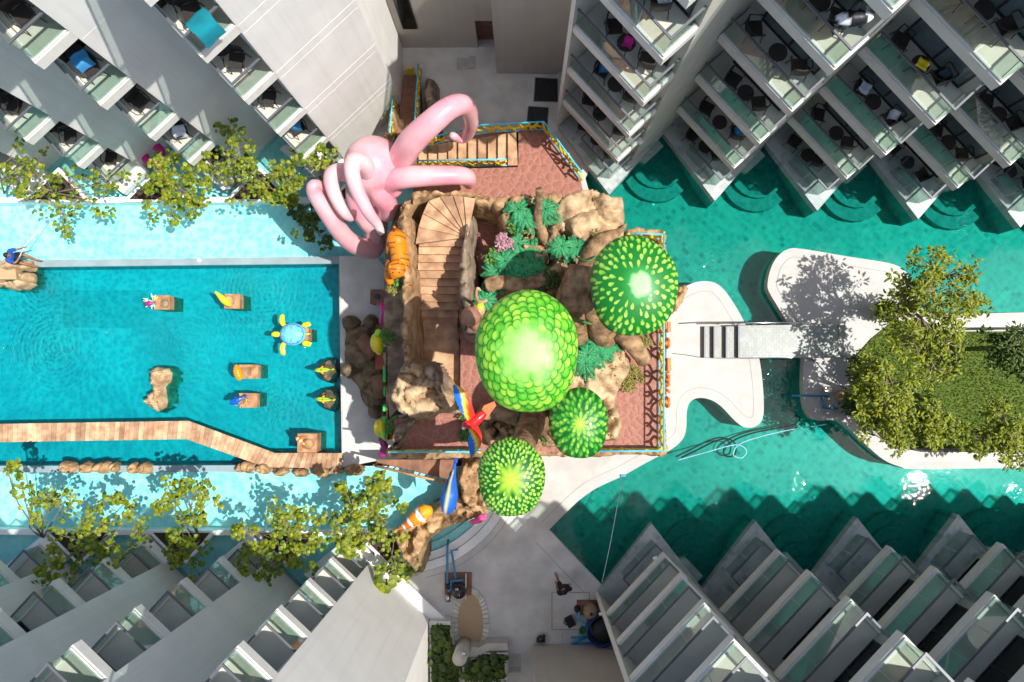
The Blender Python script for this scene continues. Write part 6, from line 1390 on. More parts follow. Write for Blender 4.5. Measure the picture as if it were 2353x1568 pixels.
# grass blades on the lawn
b = MB(); rnd = random.Random(77); P = [(p.x, p.y) for p in lawn]; X = np.array([rnd.uniform(13.5, 24) for _ in range(16000)]); Y = np.array([rnd.uniform(-3.5, 3) for _ in range(16000)])
for x, y in zip(X[sdf_poly(X, Y, P) > 0.03], Y[sdf_poly(X, Y, P) > 0.03]):
    a = rnd.uniform(0, 6.28); h = rnd.uniform(0.04, 0.1); w = 0.022; q = Vector((x, y, 0.42)); d = Vector((math.cos(a), math.sin(a), 0))
    b.add([q-d*w, q+d*w, q+Vector((-d.y*0.05, d.x*0.05, h))], [(0, 1, 2)])
tag(b.build('grass', 'grass_blade'), 'short green grass of the island lawn', 'grass', kind='stuff')
# ferns and shrubs on the playground
def fern(label, px, py, z, n, L, seed, m='leaf_fern', group='ferns on the playground'):
    rnd = random.Random(seed); p = at(px, py, z); t = thing('fern', label, 'fern', p, group=group)
    for i in range(n):
        b = MB(); a = 2*math.pi*i/n+rnd.uniform(-0.3, 0.3); d = Vector((math.cos(a), math.sin(a), 0)); side = Vector((-d.y, d.x, 0)); l = L*rnd.uniform(0.7, 1.15); up = rnd.uniform(0.3, 0.6)
        cen = [p+d*l*f+Vector((0, 0, l*(up*f-0.85*f*f))) for f in (0, 0.25, 0.5, 0.75, 0.95)]; b.tube(cen, [0.012, 0.01, 0.009, 0.007, 0.004], 4)
        for k in range(1, 12):
            f = k/12; q = p+d*l*f+Vector((0, 0, l*(up*f-0.85*f*f))); w = 0.42*l*math.sin(math.pi*min(1, f*0.85+0.12))*0.5
            for s in (-1, 1): b.leaf(q, side*s+d*0.45, Vector((0, 0, 1)), w, l*0.085, bend=0.1)
        b.build('frond', m, t)
    return t
F = [(1190, 480, 6.6, 'fern nearest the upper rock wall, left of the bare branch'), (1205, 500, 6.6, 'fern just below the wall fern, left of the bare branch'), (1250, 500, 6.4, 'bright fern right of the bare branch'), (1252, 480, 6.6, 'small fern at the top right of the bare branch'), (1290, 565, 6.4, 'pale fern in the sun below the big boulder'), (1325, 568, 6.4, 'right-hand pale fern below the big boulder'), (1140, 625, 6.0, 'fern on the edge above the dark court'), (1160, 600, 6.2, 'dark fern above the dark court'), (1200, 610, 6.2, 'shaded fern in the middle of the hollow'), (1235, 625, 6.2, 'shaded fern right of the hollow middle'), (1180, 640, 6.2, 'shaded fern against the fallen root'), (1215, 645, 6.2, 'lowest shaded fern over the root'), (1115, 690, 6.0, 'fern behind the tan ape'), (1190, 560, 6.0, 'fern beside the pink shrub'), (1225, 580, 6.0, 'fern between the two branches')]
for i, (px, py, z, lab) in enumerate(F): fern(lab, px, py, z, 11, 0.62, 100+i)
for i, (px, py, lab) in enumerate(((1370, 790, 'fern at the top of the tan slab rock'), (1395, 800, 'right fern on the tan slab rock'), (1350, 815, 'left fern on the tan slab rock'), (1380, 820, 'lower fern on the tan slab rock'), (1345, 835, 'lowest fern at the edge of the big canopy'))):
    fern(lab, px, py, 6.1, 11, 0.6, 130+i)
def shrub(label, px, py, z, rp, n, seed, m='leaf_bush', L=0.11, Wd=0.07):
    rnd = random.Random(seed); c = at(px, py, z); r = at(px+rp, py, z).x-c.x; b = MB()
    blob_leaves(b, rnd, [(c+Vector((rnd.uniform(-1, 1)*r*0.6, rnd.uniform(-1, 1)*r*0.6, rnd.uniform(-0.1, 0.15))), r*0.45) for _ in range(9)], n, L, Wd); return tag(b.build('shrub', m), label, 'shrub', 'shrubs on the playground')
shrub('green shrub below the tiger on the west rock', 905, 640, 6.4, 16, 260, 1); shrub('variegated trailing shrub on the west rock', 905, 665, 6.2, 14, 220, 2, 'leaf_olive')
shrub('dark bush behind the yellow fish of the green sign', 893, 775, 4.6, 16, 380, 3); shrub('bush beside the lower yellow fish', 902, 975, 4.4, 18, 320, 4); shrub('green bush below the pale boulder', 995, 930, 5.4, 20, 330, 5)
shrub('small bush beside the macaw tail', 1075, 965, 4.9, 18, 240, 6); shrub('bush under the star canopy branch', 1075, 1000, 4.8, 16, 200, 7); shrub('pink-leaved shrub above the dark court', 1160, 555, 6.2, 20, 300, 8, 'leaf_pink')
shrub('grass-green tuft above the fern hollow', 1135, 590, 6.0, 20, 420, 9); shrub('mossy shrub on the upper rock left of the branch', 1185, 515, 6.3, 26, 380, 10, 'leaf_bush'); shrub('olive tuft at the foot of the big boulder', 1385, 550, 6.4, 22, 360, 11, 'leaf_olive', 0.08, 0.05)
shrub('olive tuft beside the log end', 1462, 860, 5.2, 22, 420, 12, 'leaf_olive', 0.09, 0.05); shrub('olive tuft hanging over the red platform', 1445, 880, 5.2, 24, 420, 13, 'leaf_olive', 0.09, 0.05); shrub('olive tuft behind the seed canopy on the east rail', 1480, 780, 5.4, 18, 300, 14, 'leaf_olive', 0.09, 0.05)
shrub('dark creeper on the big trunk', 1265, 640, 6.6, 20, 380, 15, 'leaf_dark'); shrub('small bush at the foot of the star canopy trunk', 1255, 1005, 5.4, 12, 150, 16)
# planted beds by the sand oval
def bed(root_label, polypx, seed, n):
    t = thing('planting_bed', root_label, 'planter', at(polypx[0][0], polypx[0][1], 0), group='planting beds'); P = pl(polypx, 0.75); cen = sum(P, Vector())/len(P)
    b = MB(); b.prism([cen+(p-cen)*1.0 for p in P], 0, 0.74); b.build('wall', 'wall_paint', t); b = MB(); inner = [cen+(p-cen)*0.88 for p in P]; b.prism(inner, 0.7, 0.745); b.build('soil', 'planter_soil', t)
    rnd = random.Random(seed); b = MB(); xs = [p.x for p in inner]; ys = [p.y for p in inner]; k = 0
    while k < n:
        x, y = rnd.uniform(min(xs), max(xs)), rnd.uniform(min(ys), max(ys))
        if sdf_poly(np.array([x]), np.array([y]), [(p.x, p.y) for p in inner])[0] < 0.02: continue
        k += 1; a = rnd.uniform(0, 6.28); big_ = rnd.random() < 0.035; s = 0.34 if big_ else rnd.uniform(0.08, 0.17); b.leaf(Vector((x, y, 0.8+rnd.uniform(0, 0.22)+0.2*big_)), Vector((math.cos(a), math.sin(a), rnd.uniform(-0.3, 0.3))), Vector((rnd.uniform(-0.4, 0.4), rnd.uniform(-0.4, 0.4), 1)), s, s*(0.8 if big_ else 0.55))
    b.build('leaves', 'leaf_dark', t)  # leaves darkened in colour for the shade over the bed
bed('leafy planting bed left of the sand oval', [(986, 1428), (1035, 1428), (1035, 1455), (1045, 1490), (1058, 1520), (1058, 1580), (988, 1580)], 3, 900)
bed('leafy planting bed below the sand oval', [(1062, 1520), (1090, 1512), (1110, 1500), (1166, 1500), (1166, 1565), (1062, 1565)], 4, 750)
# ------------------------------------------------------------------ balcony furniture (copies of one chair and one table)
def make_chair():
    t = thing('rattan_armchair', 'dark rattan armchair', 'chair', (0, 0, 0), rz=1e-9)
    Z = (0, 0, 0); b = MB(); b.box((0, 0, 0.42), (0.46, 0.46, 0.05)); b.build('seat', 'rattan', t, origin=Z)
    b = MB(); n = 9; pts = [Vector((0.27*math.sin(a), -0.2-0.08*math.cos(a), 0)) for a in np.linspace(-1.45, 1.45, n)]
    vs = [(p.x, p.y, z) for z, k in ((0.44, 1.0), (0.66, 1.0), (0.84, 1.0)) for p in pts]; vs += [(p[0]*0.9, p[1]*0.94+0.01, p[2]) for p in vs]
    fs = [(r*n+i, r*n+i+1, (r+1)*n+i+1, (r+1)*n+i) for r in range(2) for i in range(n-1)]; fs += [tuple(q+27 for q in reversed(f)) for f in fs]; fs += [(18+i, 19+i, 46+i, 45+i) for i in range(8)]
    b.add(vs, fs, 0, True); b.build('backrest', 'rattan', t, origin=Z)
    for s in (-1, 1):
        b = MB(); b.tube([(s*0.26, -0.2, 0.8), (s*0.3, 0.0, 0.66), (s*0.29, 0.22, 0.63), (s*0.26, 0.26, 0.5), (s*0.25, 0.25, 0.42)], 0.018, 6, sub=3); b.build('armrest', 'rattan', t, origin=Z)
        for y in (-0.22, 0.22): b = MB(); b.tube([(s*0.22, y, 0.42), (s*0.27, y*1.25, 0.0)], 0.016, 6); b.build('leg', 'rattan', t, origin=Z)
    return t
def make_table():
    t = thing('round_table', 'round dark rattan side table', 'table', (0, 0, 0), rz=1e-9); Z = (0, 0, 0)
    b = MB(); b.lathe((0, 0, 0.48), [(0.27, 0), (0.28, 0.015), (0.27, 0.035), (0.0001, 0.036)], 22, smooth=False); b.build('table_top', 'rattan', t, origin=Z)
    for k in range(3):
        a = k*2.094; b = MB(); b.tube([(0.18*math.cos(a), 0.18*math.sin(a), 0.48), (0.26*math.cos(a), 0.26*math.sin(a), 0)], 0.015, 6); b.build('leg', 'rattan', t, origin=Z)
    return t
chair0, table0 = make_chair(), make_table(); used = {'c': False, 't': False}
def put(src, key, loc, rz, label, group):
    if not used[key]:
        used[key] = True; src.location = loc; src.rotation_euler = (0, 0, rz); src['label'] = label; src['group'] = group; return src
    return copy_tree(src, loc, rz, label, group)
root, T, A, B, seg = TR; rnd = random.Random(12)
LV = {1: 'terrace', 2: 'lowest balcony', 3: 'second balcony up', 4: 'third balcony up', 5: 'fourth balcony up', 6: 'top balcony'}
vis = {0: (1, 2, 3, 4, 5, 6), 1: (1, 2, 3, 4, 5, 6), 2: (1, 2, 3, 4, 5), 3: (1, 2, 3, 4), 4: (1, 2)}
CH = {}
for i, ks in vis.items():
    for k in ks:
        z = zk(k)+FH if k > 1 else 0.31; ang = math.atan2(A.y, A.x)
        for nm, a_, b_, rz in (('inner', 2.35, 0.66, ang+2.0), ('outer', 0.95, 0.78, ang-2.2)):
            p = T[i]+A*(a_+rnd.uniform(-0.2, 0.2))+B*(b_+rnd.uniform(-0.08, 0.08)); CH[(i, k, nm)] = (p, z)
            put(chair0, 'c', (p.x, p.y, z), rz+rnd.uniform(-0.5, 0.5), 'dark rattan chair, %s seat, %s, upper right wing, %s column' % (nm, LV[k], NTH[i]), 'rattan chairs on balconies')
        p = T[i]+A*(1.62+rnd.uniform(-0.12, 0.12))+B*(0.62+rnd.uniform(-0.06, 0.06)); CH[(i, k, 't')] = (p, z)
        put(table0, 't', (p.x, p.y, z), rnd.uniform(0, 3), 'round dark table on the %s, upper right wing, %s column' % (LV[k], NTH[i]), 'round tables on balconies')
root, T, A, B = TL
for i, ks in ((0, (1, 2, 3, 4, 5)), (1, (1, 2, 3, 4, 5)), (2, (1, 2, 3, 4)), (3, (2,))):
    for k in ks:
        z = zk(k)+FH if k > 1 else 0.25; p = T[i]+A*(0.66+rnd.uniform(-0.06, 0.06))+B*(0.85+rnd.uniform(-0.1, 0.1)); CH[('L', i, k)] = (p, z)
        put(chair0, 'c', (p.x, p.y, z), rnd.uniform(2.6, 4.2), 'dark rattan chair on the %s, upper left wing, %s column' % (LV[k], NTH[i]), 'rattan chairs on balconies')
        if k != 1:
            q = T[i]+A*0.6+B*1.38; put(table0, 't', (q.x, q.y, z), 0, 'round table behind the chair, %s, upper left wing, %s column' % (LV[k], NTH[i]), 'round tables on balconies')
# towels and clothes
def cloth(label, c, w, d, m, seed, drop=0.3, name='towel', rz=0.0):
    b = MB(); n = 10; vs = []; fs = []
    Rz = Matrix.Rotation(rz, 3, 'Z')
    for i in range(n+1):
        for j in range(n+1):
            u, v = i/n-0.5, j/n-0.5; e = max(0, abs(v)-0.28)/0.22
            z = -drop*e*e*1.0+0.02*math.sin(7*u+seed)+0.015*math.sin(11*v+seed*2); vs.append(Vector(c)+Rz @ Vector((u*w*(1+0.06*math.sin(9*v+seed)), v*d*(1-0.3*e*0.5), z)))
    for i in range(n):
        for j in range(n): a = i*(n+1)+j; fs.append((a, a+1, a+n+2, a+n+1))
    nv = len(vs); vs += [v-Vector((0, 0, 0.012)) for v in vs]; fs += [tuple(q+nv for q in reversed(f)) for f in fs]
    b.add(vs, fs, 0, True); return tag(b.build(name, m), label, 'towel' if name == 'towel' else 'clothes', 'towels and clothes on balconies')
p, z = CH[('L', 0, 5)]; q = T[0]+A*0.6+B*0.05; cloth('large teal towel hung over the glass of the topmost visible upper left balcony', (q.x, q.y, z+1.08), 0.62, 0.8, 'cloth_teal', 1, 0.5, rz=math.atan2(A.y, A.x))
p, z = CH[('L', 1, 4)]; cloth('blue towel over the chair, second column of the upper left wing', (p.x-0.1, p.y+0.1, z+0.9), 0.5, 0.55, 'cloth_sky', 2, rz=0.6)
p, z = CH[('L', 1, 2)]; cloth('white and black clothes on the lowest chair, second column, upper left wing', (p.x, p.y, z+0.6), 0.5, 0.55, 'cloth_white', 3, rz=0.2)
p, z = CH[('L', 0, 2)]; cloth('pale patterned cloth on the lowest chair by the octopus', (p.x, p.y, z+0.75), 0.35, 0.4, 'cloth_sky', 4)
p, z = CH[('L', 2, 4)]; cloth('dark clothes over the rail in the third column of the upper left wing', (p.x+0.3, p.y-0.4, z+1.05), 0.5, 0.6, 'cloth_black', 5, name='clothes'); cloth('light shirt beside the dark clothes, third column, upper left wing', (p.x+0.6, p.y-0.05, z+0.7), 0.35, 0.4, 'cloth_white', 6, name='clothes')
for key, m, lab in (((0, 5, 'outer'), 'cloth_white', 'white towel over a chair, high in the first column, upper right wing'), ((0, 4, 't'), 'cloth_pink', 'pink swimwear near the table, first column, upper right wing'), ((0, 3, 'inner'), 'cloth_sky', 'blue slippers on a chair, first column, upper right wing'), ((0, 2, 'outer'), 'cloth_blue', 'blue swimwear on a chair, first column, upper right wing'), ((0, 2, 't'), 'cloth_black', 'black clothes on the table, first column, upper right wing'), ((1, 5, 'inner'), 'cloth_blue', 'dark blue shirt on a chair near the whale float'), ((1, 2, 'outer'), 'cloth_sky', 'blue jeans on a chair, low in the second column, upper right wing'), ((2, 4, 'outer'), 'cloth_plaid', 'dark plaid shirt on a chair, third column, upper right wing'), ((2, 3, 'inner'), 'cloth_white', 'white cap and shirt on a chair, third column, upper right wing'), ((2, 4, 't'), 'yellow_gloss', 'bright yellow bag on the table, third column, upper right wing'), ((2, 3, 'outer'), 'cloth_white', 'green-white towel by a chair, third column, upper right wing'), ((3, 4, 'outer'), 'cloth_white', 'white shirt on a chair, fourth column, upper right wing')):
    p, z = CH[key]; cloth(lab, (p.x+0.05, p.y, z+(0.56 if key[2] == 't' else 0.62)), 0.34, 0.42, m, hash(lab[:5]) % 7 if False else len(lab) % 7, 0.18, name='clothes', rz=len(lab)*0.7)
# whale float on the balcony rail
i, k = 1, 5; Tr = [v2(*t_) for t_ in TRT]; A2, B2 = TR[2], TR[3]; z = zk(k)+FH
t = thing('whale_float', 'inflatable black and white killer whale lying in a balcony corner, upper right wing', 'pool float', (Tr[i].x, Tr[i].y, z))
p0, p1 = Tr[i]+A2*0.95+B2*0.25, Tr[i]+A2*0.3+B2*1.05; P = [Vector((p0.x, p0.y, z+0.9)).lerp(Vector((p1.x, p1.y, z+1.0)), f) for f in (0, 0.2, 0.45, 0.7, 0.9, 1)]
b = MB(); b.tube(P, [0.04, 0.14, 0.22, 0.2, 0.12, 0.03], 14, sub=4); o = b.build('body', 'painted', t); paint(o, lambda co: np.where(((np.sin(co[:, 0]*9+co[:, 1]*4) > 0.55) & (co[:, 2] > 0.95))[:, None], np.array([0.75, 0.75, 0.78]), np.array([0.012, 0.013, 0.018])))
b = MB(); c = P[2]; b.tube([c, c+Vector((0.1, 0.25, 0.3)), c+Vector((0.2, 0.4, 0.34))], [0.1, 0.08, 0.02], 8, sq=0.5); b.tube([c, c+Vector((-0.25, -0.2, -0.1))], [0.1, 0.03], 8, sq=0.5); b.tube([P[0], P[0]+Vector((0.1, -0.35, 0))], [0.08, 0.05], 8, sq=0.4); b.build('fin', 'black_gloss', t)
# magenta float under the trees
p = at(352, 355, 0.5); b = MB(); b.tube([Vector((p.x+0.36*math.cos(a), p.y+0.36*math.sin(a), 0.5)) for a in np.linspace(0, 6.283, 25)], 0.16, 10); tag(b.build('swim_ring', 'cloth_pink'), 'magenta swim ring behind the leaves of the upper channel', 'pool float')

# ------------------------------------------------------------------ bridge on the peninsula
t = thing('tiled_bridge', 'grey tiled footbridge with dark steps from the peninsula to the island', 'bridge', at(1800, 783, 0))
zb_ = 0.95
m = MB(); m.prism(pl([(1700, 748), (1925, 745), (1925, 820), (1700, 822)], zb_), zb_-0.25, zb_, bottom=True); m.build('deck', 'bridge_tile', t)
for k, (x0, x1) in enumerate(((1618, 1640), (1640, 1668), (1668, 1700))):
    z = 0.24*(k+1); m = MB(); m.prism(pl([(x0+3, 750), (x1+3, 750), (x1+3, 822), (x0+3, 822)], z), 0.0, z); m.build('step', 'bridge_tile', t)
    m = MB(); m.prism(pl([(x0, 750), (x0+3.6, 750), (x0+3.6, 822), (x0, 822)], z), 0.0, z-0.003); m.build('riser', 'rail_metal', t)
m = MB(); m.prism(pl([(1696.5, 748), (1700, 748), (1700, 822), (1696.5, 822)], zb_), 0.0, zb_-0.003); m.build('riser', 'rail_metal', t)
m = MB(); m.prism(pl([(1926, 747), (1943, 747), (1943, 820), (1926, 820)], 0.6), 0.35, 0.62); m.build('step', 'bridge_tile', t)
m = MB(); m.tube(pl([(1600, 744, 1.0), (1690, 742, 1.95), (1860, 741, 1.95)]), 0.028, 6)
m.build('handrail', 'steel', t)
for x in (1692, 1730, 1770, 1812, 1856):
    m = MB(); p = at(x, 746, zb_); m.tube([p, p+Vector((0, 0.02, 0.98))], 0.02, 6); m.build('post', 'steel', t)
m = MB(); m.tube(pl([(1700, 823, 0.9), (1925, 821, 0.9)]), 0.02, 6); m.build('edge_bar', 'steel', t)
# cables and hoses
def hose(label, pts, r, m, name='hose'):
    b = MB(); b.tube(pl(pts), r, 6, sub=5); return tag(b.build(name, m), label, 'hose', 'hoses and cables')
hose('thin cable across the white peninsula to the bridge steps', [(1545, 812, 0.03), (1580, 816, 0.03), (1620, 822, 0.03), (1690, 823, 0.03), (1740, 822, 0.03)], 0.012, 'black_rubber', 'cable')
hose('thin cable from the bridge to the island pump', [(1855, 822, 0.38), (1875, 832, 0.38), (1900, 860, 0.38), (1930, 885, 0.38), (1955, 900, 0.38)], 0.014, 'black_rubber', 'cable')
hose('black hose looping under the green water', [(1565, 1052, -0.9), (1600, 1035, -0.9), (1640, 1015, -0.9), (1672, 1008, -0.9), (1690, 1022, -0.9), (1688, 1045, -0.9), (1668, 1048, -0.85), (1664, 1030, -0.85), (1690, 1010, -0.9), (1730, 995, -0.9), (1780, 985, -0.9), (1830, 975, -0.9)], 0.035, 'black_rubber')
hose('pale blue hose looping on the green water', [(1555, 1058, -0.1), (1620, 1040, -0.1), (1690, 1022, -0.1), (1715, 1035, -0.1), (1705, 1052, -0.1), (1685, 1045, -0.1), (1700, 1020, -0.1), (1760, 1000, -0.1), (1830, 985, -0.1), (1900, 975, -0.1)], 0.022, mat('hose_blue', (0.25, 0.5, 0.62), 0.4))
hose('long thin pool pole from the deck edge to the lower right terrace', [(1430, 1096, 0.1), (1415, 1180, 0.7), (1400, 1260, 1.2), (1383, 1340, 1.6)], 0.016, 'steel', 'pole')
b = MB(); p = at(1432, 1093, 0.05); b.box((p.x, p.y, 0.06), (0.2, 0.08, 0.08)); tag(b.build('brush_head', 'pipe_blue'), 'small blue brush head at the deck edge, end of the long pole', 'brush')
# island pump
t = thing('pool_pump', 'pool pump with bright blue pipes and round filter on the island', 'pump', at(1900, 915, 0.35))
b = MB(); b.tube(pl([(1820, 909, 0.55), (1905, 910, 0.55)]), 0.045, 8); b.tube(pl([(1888, 910, 0.55), (1889, 937, 0.55), (1925, 939, 0.55)]), 0.045, 8); b.build('pipe', 'pipe_blue', t)
p = at(1935, 910, 0.7); b = MB(); b.lathe((p.x, p.y, 0.36), [(0.2, 0), (0.24, 0.1), (0.24, 0.5), (0.16, 0.62), (0.0001, 0.66)], 18); b.build('filter', 'tan_tank', t)
b = MB(); q = at(1905, 925, 0.4); b.box((q.x+0.2, q.y, 0.42), (1.0, 0.9, 0.12)); b.build('base', 'hatch_grey', t)
b = MB(); q = at(1900, 895, 0.6); b.box((q.x, q.y, 0.6), (0.35, 0.16, 0.2)); b.build('motor', 'steel', t)
# picket fences of the lawn
def fence(label, a, e, z, h, n):
    t = thing('picket_fence', label, 'fence', at(a[0], a[1], z), group='lawn fences'); P, Q = at(a[0], a[1], z), at(e[0], e[1], z)
    b = MB(); b.tube([P+Vector((0, 0, h)), Q+Vector((0, 0, h))], 0.02, 5); b.tube([P+Vector((0, 0, 0.1)), Q+Vector((0, 0, 0.1))], 0.018, 5); b.build('rail', 'rail_metal', t)
    src = None
    for i in range(n+1):
        p = P.lerp(Q, i/n); 
        if src is None:
            b = MB(); b.tube([p+Vector((0, 0, 0.02)), p+Vector((0, 0, h))], 0.011, 5); src = b.build('picket', 'rail_metal', t); p00 = p
        else:
            o = src.copy(); COL.objects.link(o); o.parent = t; o.location = p-p00
fence('metal picket fence along the lower edge of the lawn', (2085, 1032), (2420, 1034), 0.36, 1.0, 44)
fence('metal picket fence along the slanting lower left of the lawn', (1985, 970), (2085, 1032), 0.36, 1.0, 14)
fence('metal picket fence along the upper edge of the lawn', (2200, 758), (2420, 756), 0.36, 1.0, 28)
m = MB(); m.sheet(pl([(2095, 1034), (2500, 1036), (2500, 1058), (2095, 1060), (2060, 1046)], 0.354), 0.356); struct('fence_strip', m, 'edge_stone')
m = MB(); m.sheet(pl([(2150, 738), (2500, 732), (2500, 756), (2150, 758)], 0.354), 0.356); struct('fence_strip', m, 'edge_stone')
# ramp boards on the island by the lawn
for k in range(4):
    m = MB(); m.prism(pl([(2035+9*k, 770-7*k), (2042+9*k, 770-7*k), (2022+9*k, 815-5*k), (2014+9*k, 815-5*k)], 0.36), 0.353, 0.38, bottom=True); tag(m.build('ramp_board', 'deck_white'), 'pale board of the little ramp beside the lawn, %s of four' % NTH[k], 'board', 'ramp boards')

# ------------------------------------------------------------------ forecourt things
t = thing('sand_oval', 'pointed oval of sand ringed by pale paving stones on the forecourt', 'sand bed', at(1080, 1430, 0)); C = at(1081, 1431, 0.05)
nst = 46; a_, b_ = 0.76, 1.42
def oval(q, k): 
    c_, s_ = math.cos(q), math.sin(q); e_ = 1.35
    return C+Vector((math.copysign(abs(c_)**1.15, c_)*(a_+k), math.copysign(abs(s_)**0.95, s_)*(b_+k), 0))
m = MB(); m.prism([oval(2*math.pi*i/60, -0.24) for i in range(60)], 0.0, 0.05); m.build('sand', 'sand', t)
for i in range(nst):
    q0, q1 = 2*math.pi*(i+0.04)/nst, 2*math.pi*(i+0.93)/nst; m = MB(); m.prism([oval(q0, 0), oval(q1, 0), oval(q1, -0.24), oval(q0, -0.24)], 0.0, 0.09); m.build('stone', 'edge_stone', t)
t = thing('outdoor_shower', 'slanted grey column shower with a steel head beside the sand oval', 'shower', at(1060, 1495, 0))
b = MB(); c0_, c1_ = at(1068, 1480, 0.1), at(1056, 1513, 2.5); b.tube([c0_, c0_.lerp(c1_, 0.5), c1_], [0.3, 0.29, 0.28], 20); b.build('column', 'wall_grey', t)
b = MB(); p = at(1067, 1503, 2.45); b.tube([at(1058, 1513, 2.55), p+Vector((0, 0, 0.06))], 0.015, 6); b.lathe(p, [(0.1, 0), (0.1, 0.03), (0.0001, 0.05)], 16); b.build('shower_head', 'steel', t)
m = MB(); m.prism(pl([(1075, 1485), (1100, 1488), (1120, 1478), (1166, 1478), (1168, 1494), (1120, 1496), (1100, 1508), (1075, 1510)], 0.74), 0.0, 0.76); tag(m.build('curved_seat_wall', 'wall_grey'), 'low curved grey seat wall below the sand oval', 'wall')
# filter unit with blue pipes
t = thing('filter_unit', 'black sand filter with blue pipes on a wooden pallet by the curved steps', 'pump', at(1050, 1350, 0))
b = MB(); c = at(1053, 1342, 0.1); b.box((c.x, c.y, 0.06), (1.1, 0.9, 0.1)); b.build('pallet', 'wood_brown', t)
b = MB(); p = at(1054, 1362, 0.8); b.lathe((p.x, p.y, 0.12), [(0.2, 0), (0.28, 0.12), (0.3, 0.5), (0.24, 0.72), (0.08, 0.82), (0.0001, 0.84)], 20); b.build('tank', 'black_gloss', t)
b = MB(); b.tube(pl([(1030, 1240, 0.1), (1028, 1260, 0.35), (1028, 1330, 0.3), (1030, 1350, 0.35)]), 0.045, 8); b.tube(pl([(1052, 1262, 0.2), (1038, 1266, 0.3), (1043, 1300, 0.3), (1047, 1330, 0.35)]), 0.045, 8); b.tube(pl([(1030, 1358, 0.4), (1036, 1355, 0.4), (1036, 1335, 0.4), (1065, 1333, 0.4)]), 0.045, 8); b.build('pipe', 'pipe_blue', t)
b = MB(); q = at(1030, 1348, 0.4); b.lathe((q.x, q.y, 0.12), [(0.11, 0), (0.13, 0.2), (0.09, 0.35), (0.0001, 0.36)], 14); b.build('strainer', 'black_rubber', t)
b = MB(); q = at(1030, 1366, 0.3); b.tube([Vector((q.x, q.y, 0.3)), Vector((q.x, q.y-0.28, 0.3))], 0.1, 10); b.build('motor', 'steel', t)
b = MB(); b.tube(pl([(1071, 1318, 0.5), (1070, 1380, 0.5)]), 0.02, 6); b.build('valve_rod', 'white_gloss', t)
for txt, px, py, s in (('78', 1050, 1357, 0.14), ('1', 1056, 1370, 0.13)):
    cu = bpy.data.curves.new('tank_number', 'FONT'); cu.body = txt; cu.size = s; cu.extrude = 0.002; cu.align_x = 'CENTER'
    tmp = bpy.data.objects.new('tmp', cu); COL.objects.link(tmp); bpy.context.view_layer.update(); me = bpy.data.meshes.new_from_object(tmp); bpy.data.objects.remove(tmp)
    o = bpy.data.objects.new('tank_number', me); me.materials.clear(); me.materials.append(M['white_gloss']); p_ = at(px, py, 0.93); o.location = (p_.x-t.location.x, p_.y-t.location.y, 0.965-t.location.z); o.rotation_euler = (0, 0, 0.2); COL.objects.link(o); o.parent = t
# pump corner by the lower right wing
t = thing('filter_unit', 'tan sand filter with grey pump on a board beside the lower right wing', 'pump', at(1360, 1410, 0))
b = MB(); p = at(1358, 1408, 0.7); b.lathe((p.x, p.y, 0.05), [(0.2, 0), (0.28, 0.1), (0.3, 0.5), (0.22, 0.72), (0.06, 0.8), (0.0001, 0.81)], 20); b.build('tank', 'tan_tank', t)
b = MB(); b.lathe((p.x, p.y, 0.862), [(0.06, 0), (0.06, 0.1), (0.0001, 0.1)], 12); b.build('valve', 'black_rubber', t)
b = MB(); c = at(1335, 1396, 0.05); b.box((c.x+0.25, c.y, 0.05), (0.85, 0.6, 0.09)); b.build('board', 'wood_brown', t)
b = MB(); b.tube(pl([(1330, 1405, 0.4), (1330, 1425, 0.3), (1350, 1440, 0.3), (1362, 1442, 0.3)]), 0.05, 8); b.build('pipe', mat('pipe_aqua', (0.05, 0.4, 0.48), 0.4), t)
b = MB(); q = at(1327, 1402, 0.4); b.lathe((q.x, q.y, 0.1), [(0.12, 0), (0.13, 0.25), (0.05, 0.38), (0.0001, 0.39)], 14); b.build('pump', 'black_rubber', t)
t = thing('hose_coil', 'thick coil of dark blue hose round black barrels against the lower right wing', 'hose', at(1385, 1450, 0)); c = at(1385, 1445, 0.4)
b = MB(); b.tube([Vector((c.x+(0.62+0.05*math.sin(a*1.7))*math.cos(a), c.y+(0.6+0.05*math.sin(a*2.3))*math.sin(a), 0.1+0.05*a/6.28*1.6)) for a in np.linspace(0, 6.28*7, 160)], 0.045, 6); b.build('coil', 'pipe_navy', t)
b = MB(); b.lathe((c.x+0.02, c.y+0.02, 0.02), [(0.42, 0), (0.46, 0.5), (0.42, 0.85), (0.0001, 0.86)], 20); b.build('barrel', 'black_rubber', t)
for i, (a0, a1) in enumerate((((1312, 1465), (1365, 1463)), ((1312, 1480), (1368, 1478)), ((1314, 1478), (1345, 1466)))):
    b = MB(); b.tube([at(*a0, 0.08+0.09*(i == 2)), at(*a1, 0.08+0.09*(i == 2))], 0.05, 8); tag(b.build('blue_pipe', 'pipe_blue'), 'loose blue pipe by the hose coil, %s' % ('upper one', 'lower one', 'slanting one')[i], 'pipe', 'loose blue pipes')
b = MB(); p = at(1339, 1448, 0.1); b.lathe((p.x, p.y, 0.01), [(0.13, 0), (0.16, 0.22), (0.14, 0.22), (0.12, 0.05), (0.0001, 0.04)], 16); tag(b.build('bucket', mat('bucket_green', (0.04, 0.22, 0.06), 0.5)), 'small green bucket beside the hose coil', 'bucket')
t = thing('shoulder_bag', 'black shoulder bag standing on the forecourt near the pumps', 'bag', at(1308, 1429, 0)); p = at(1310, 1428, 0.2)
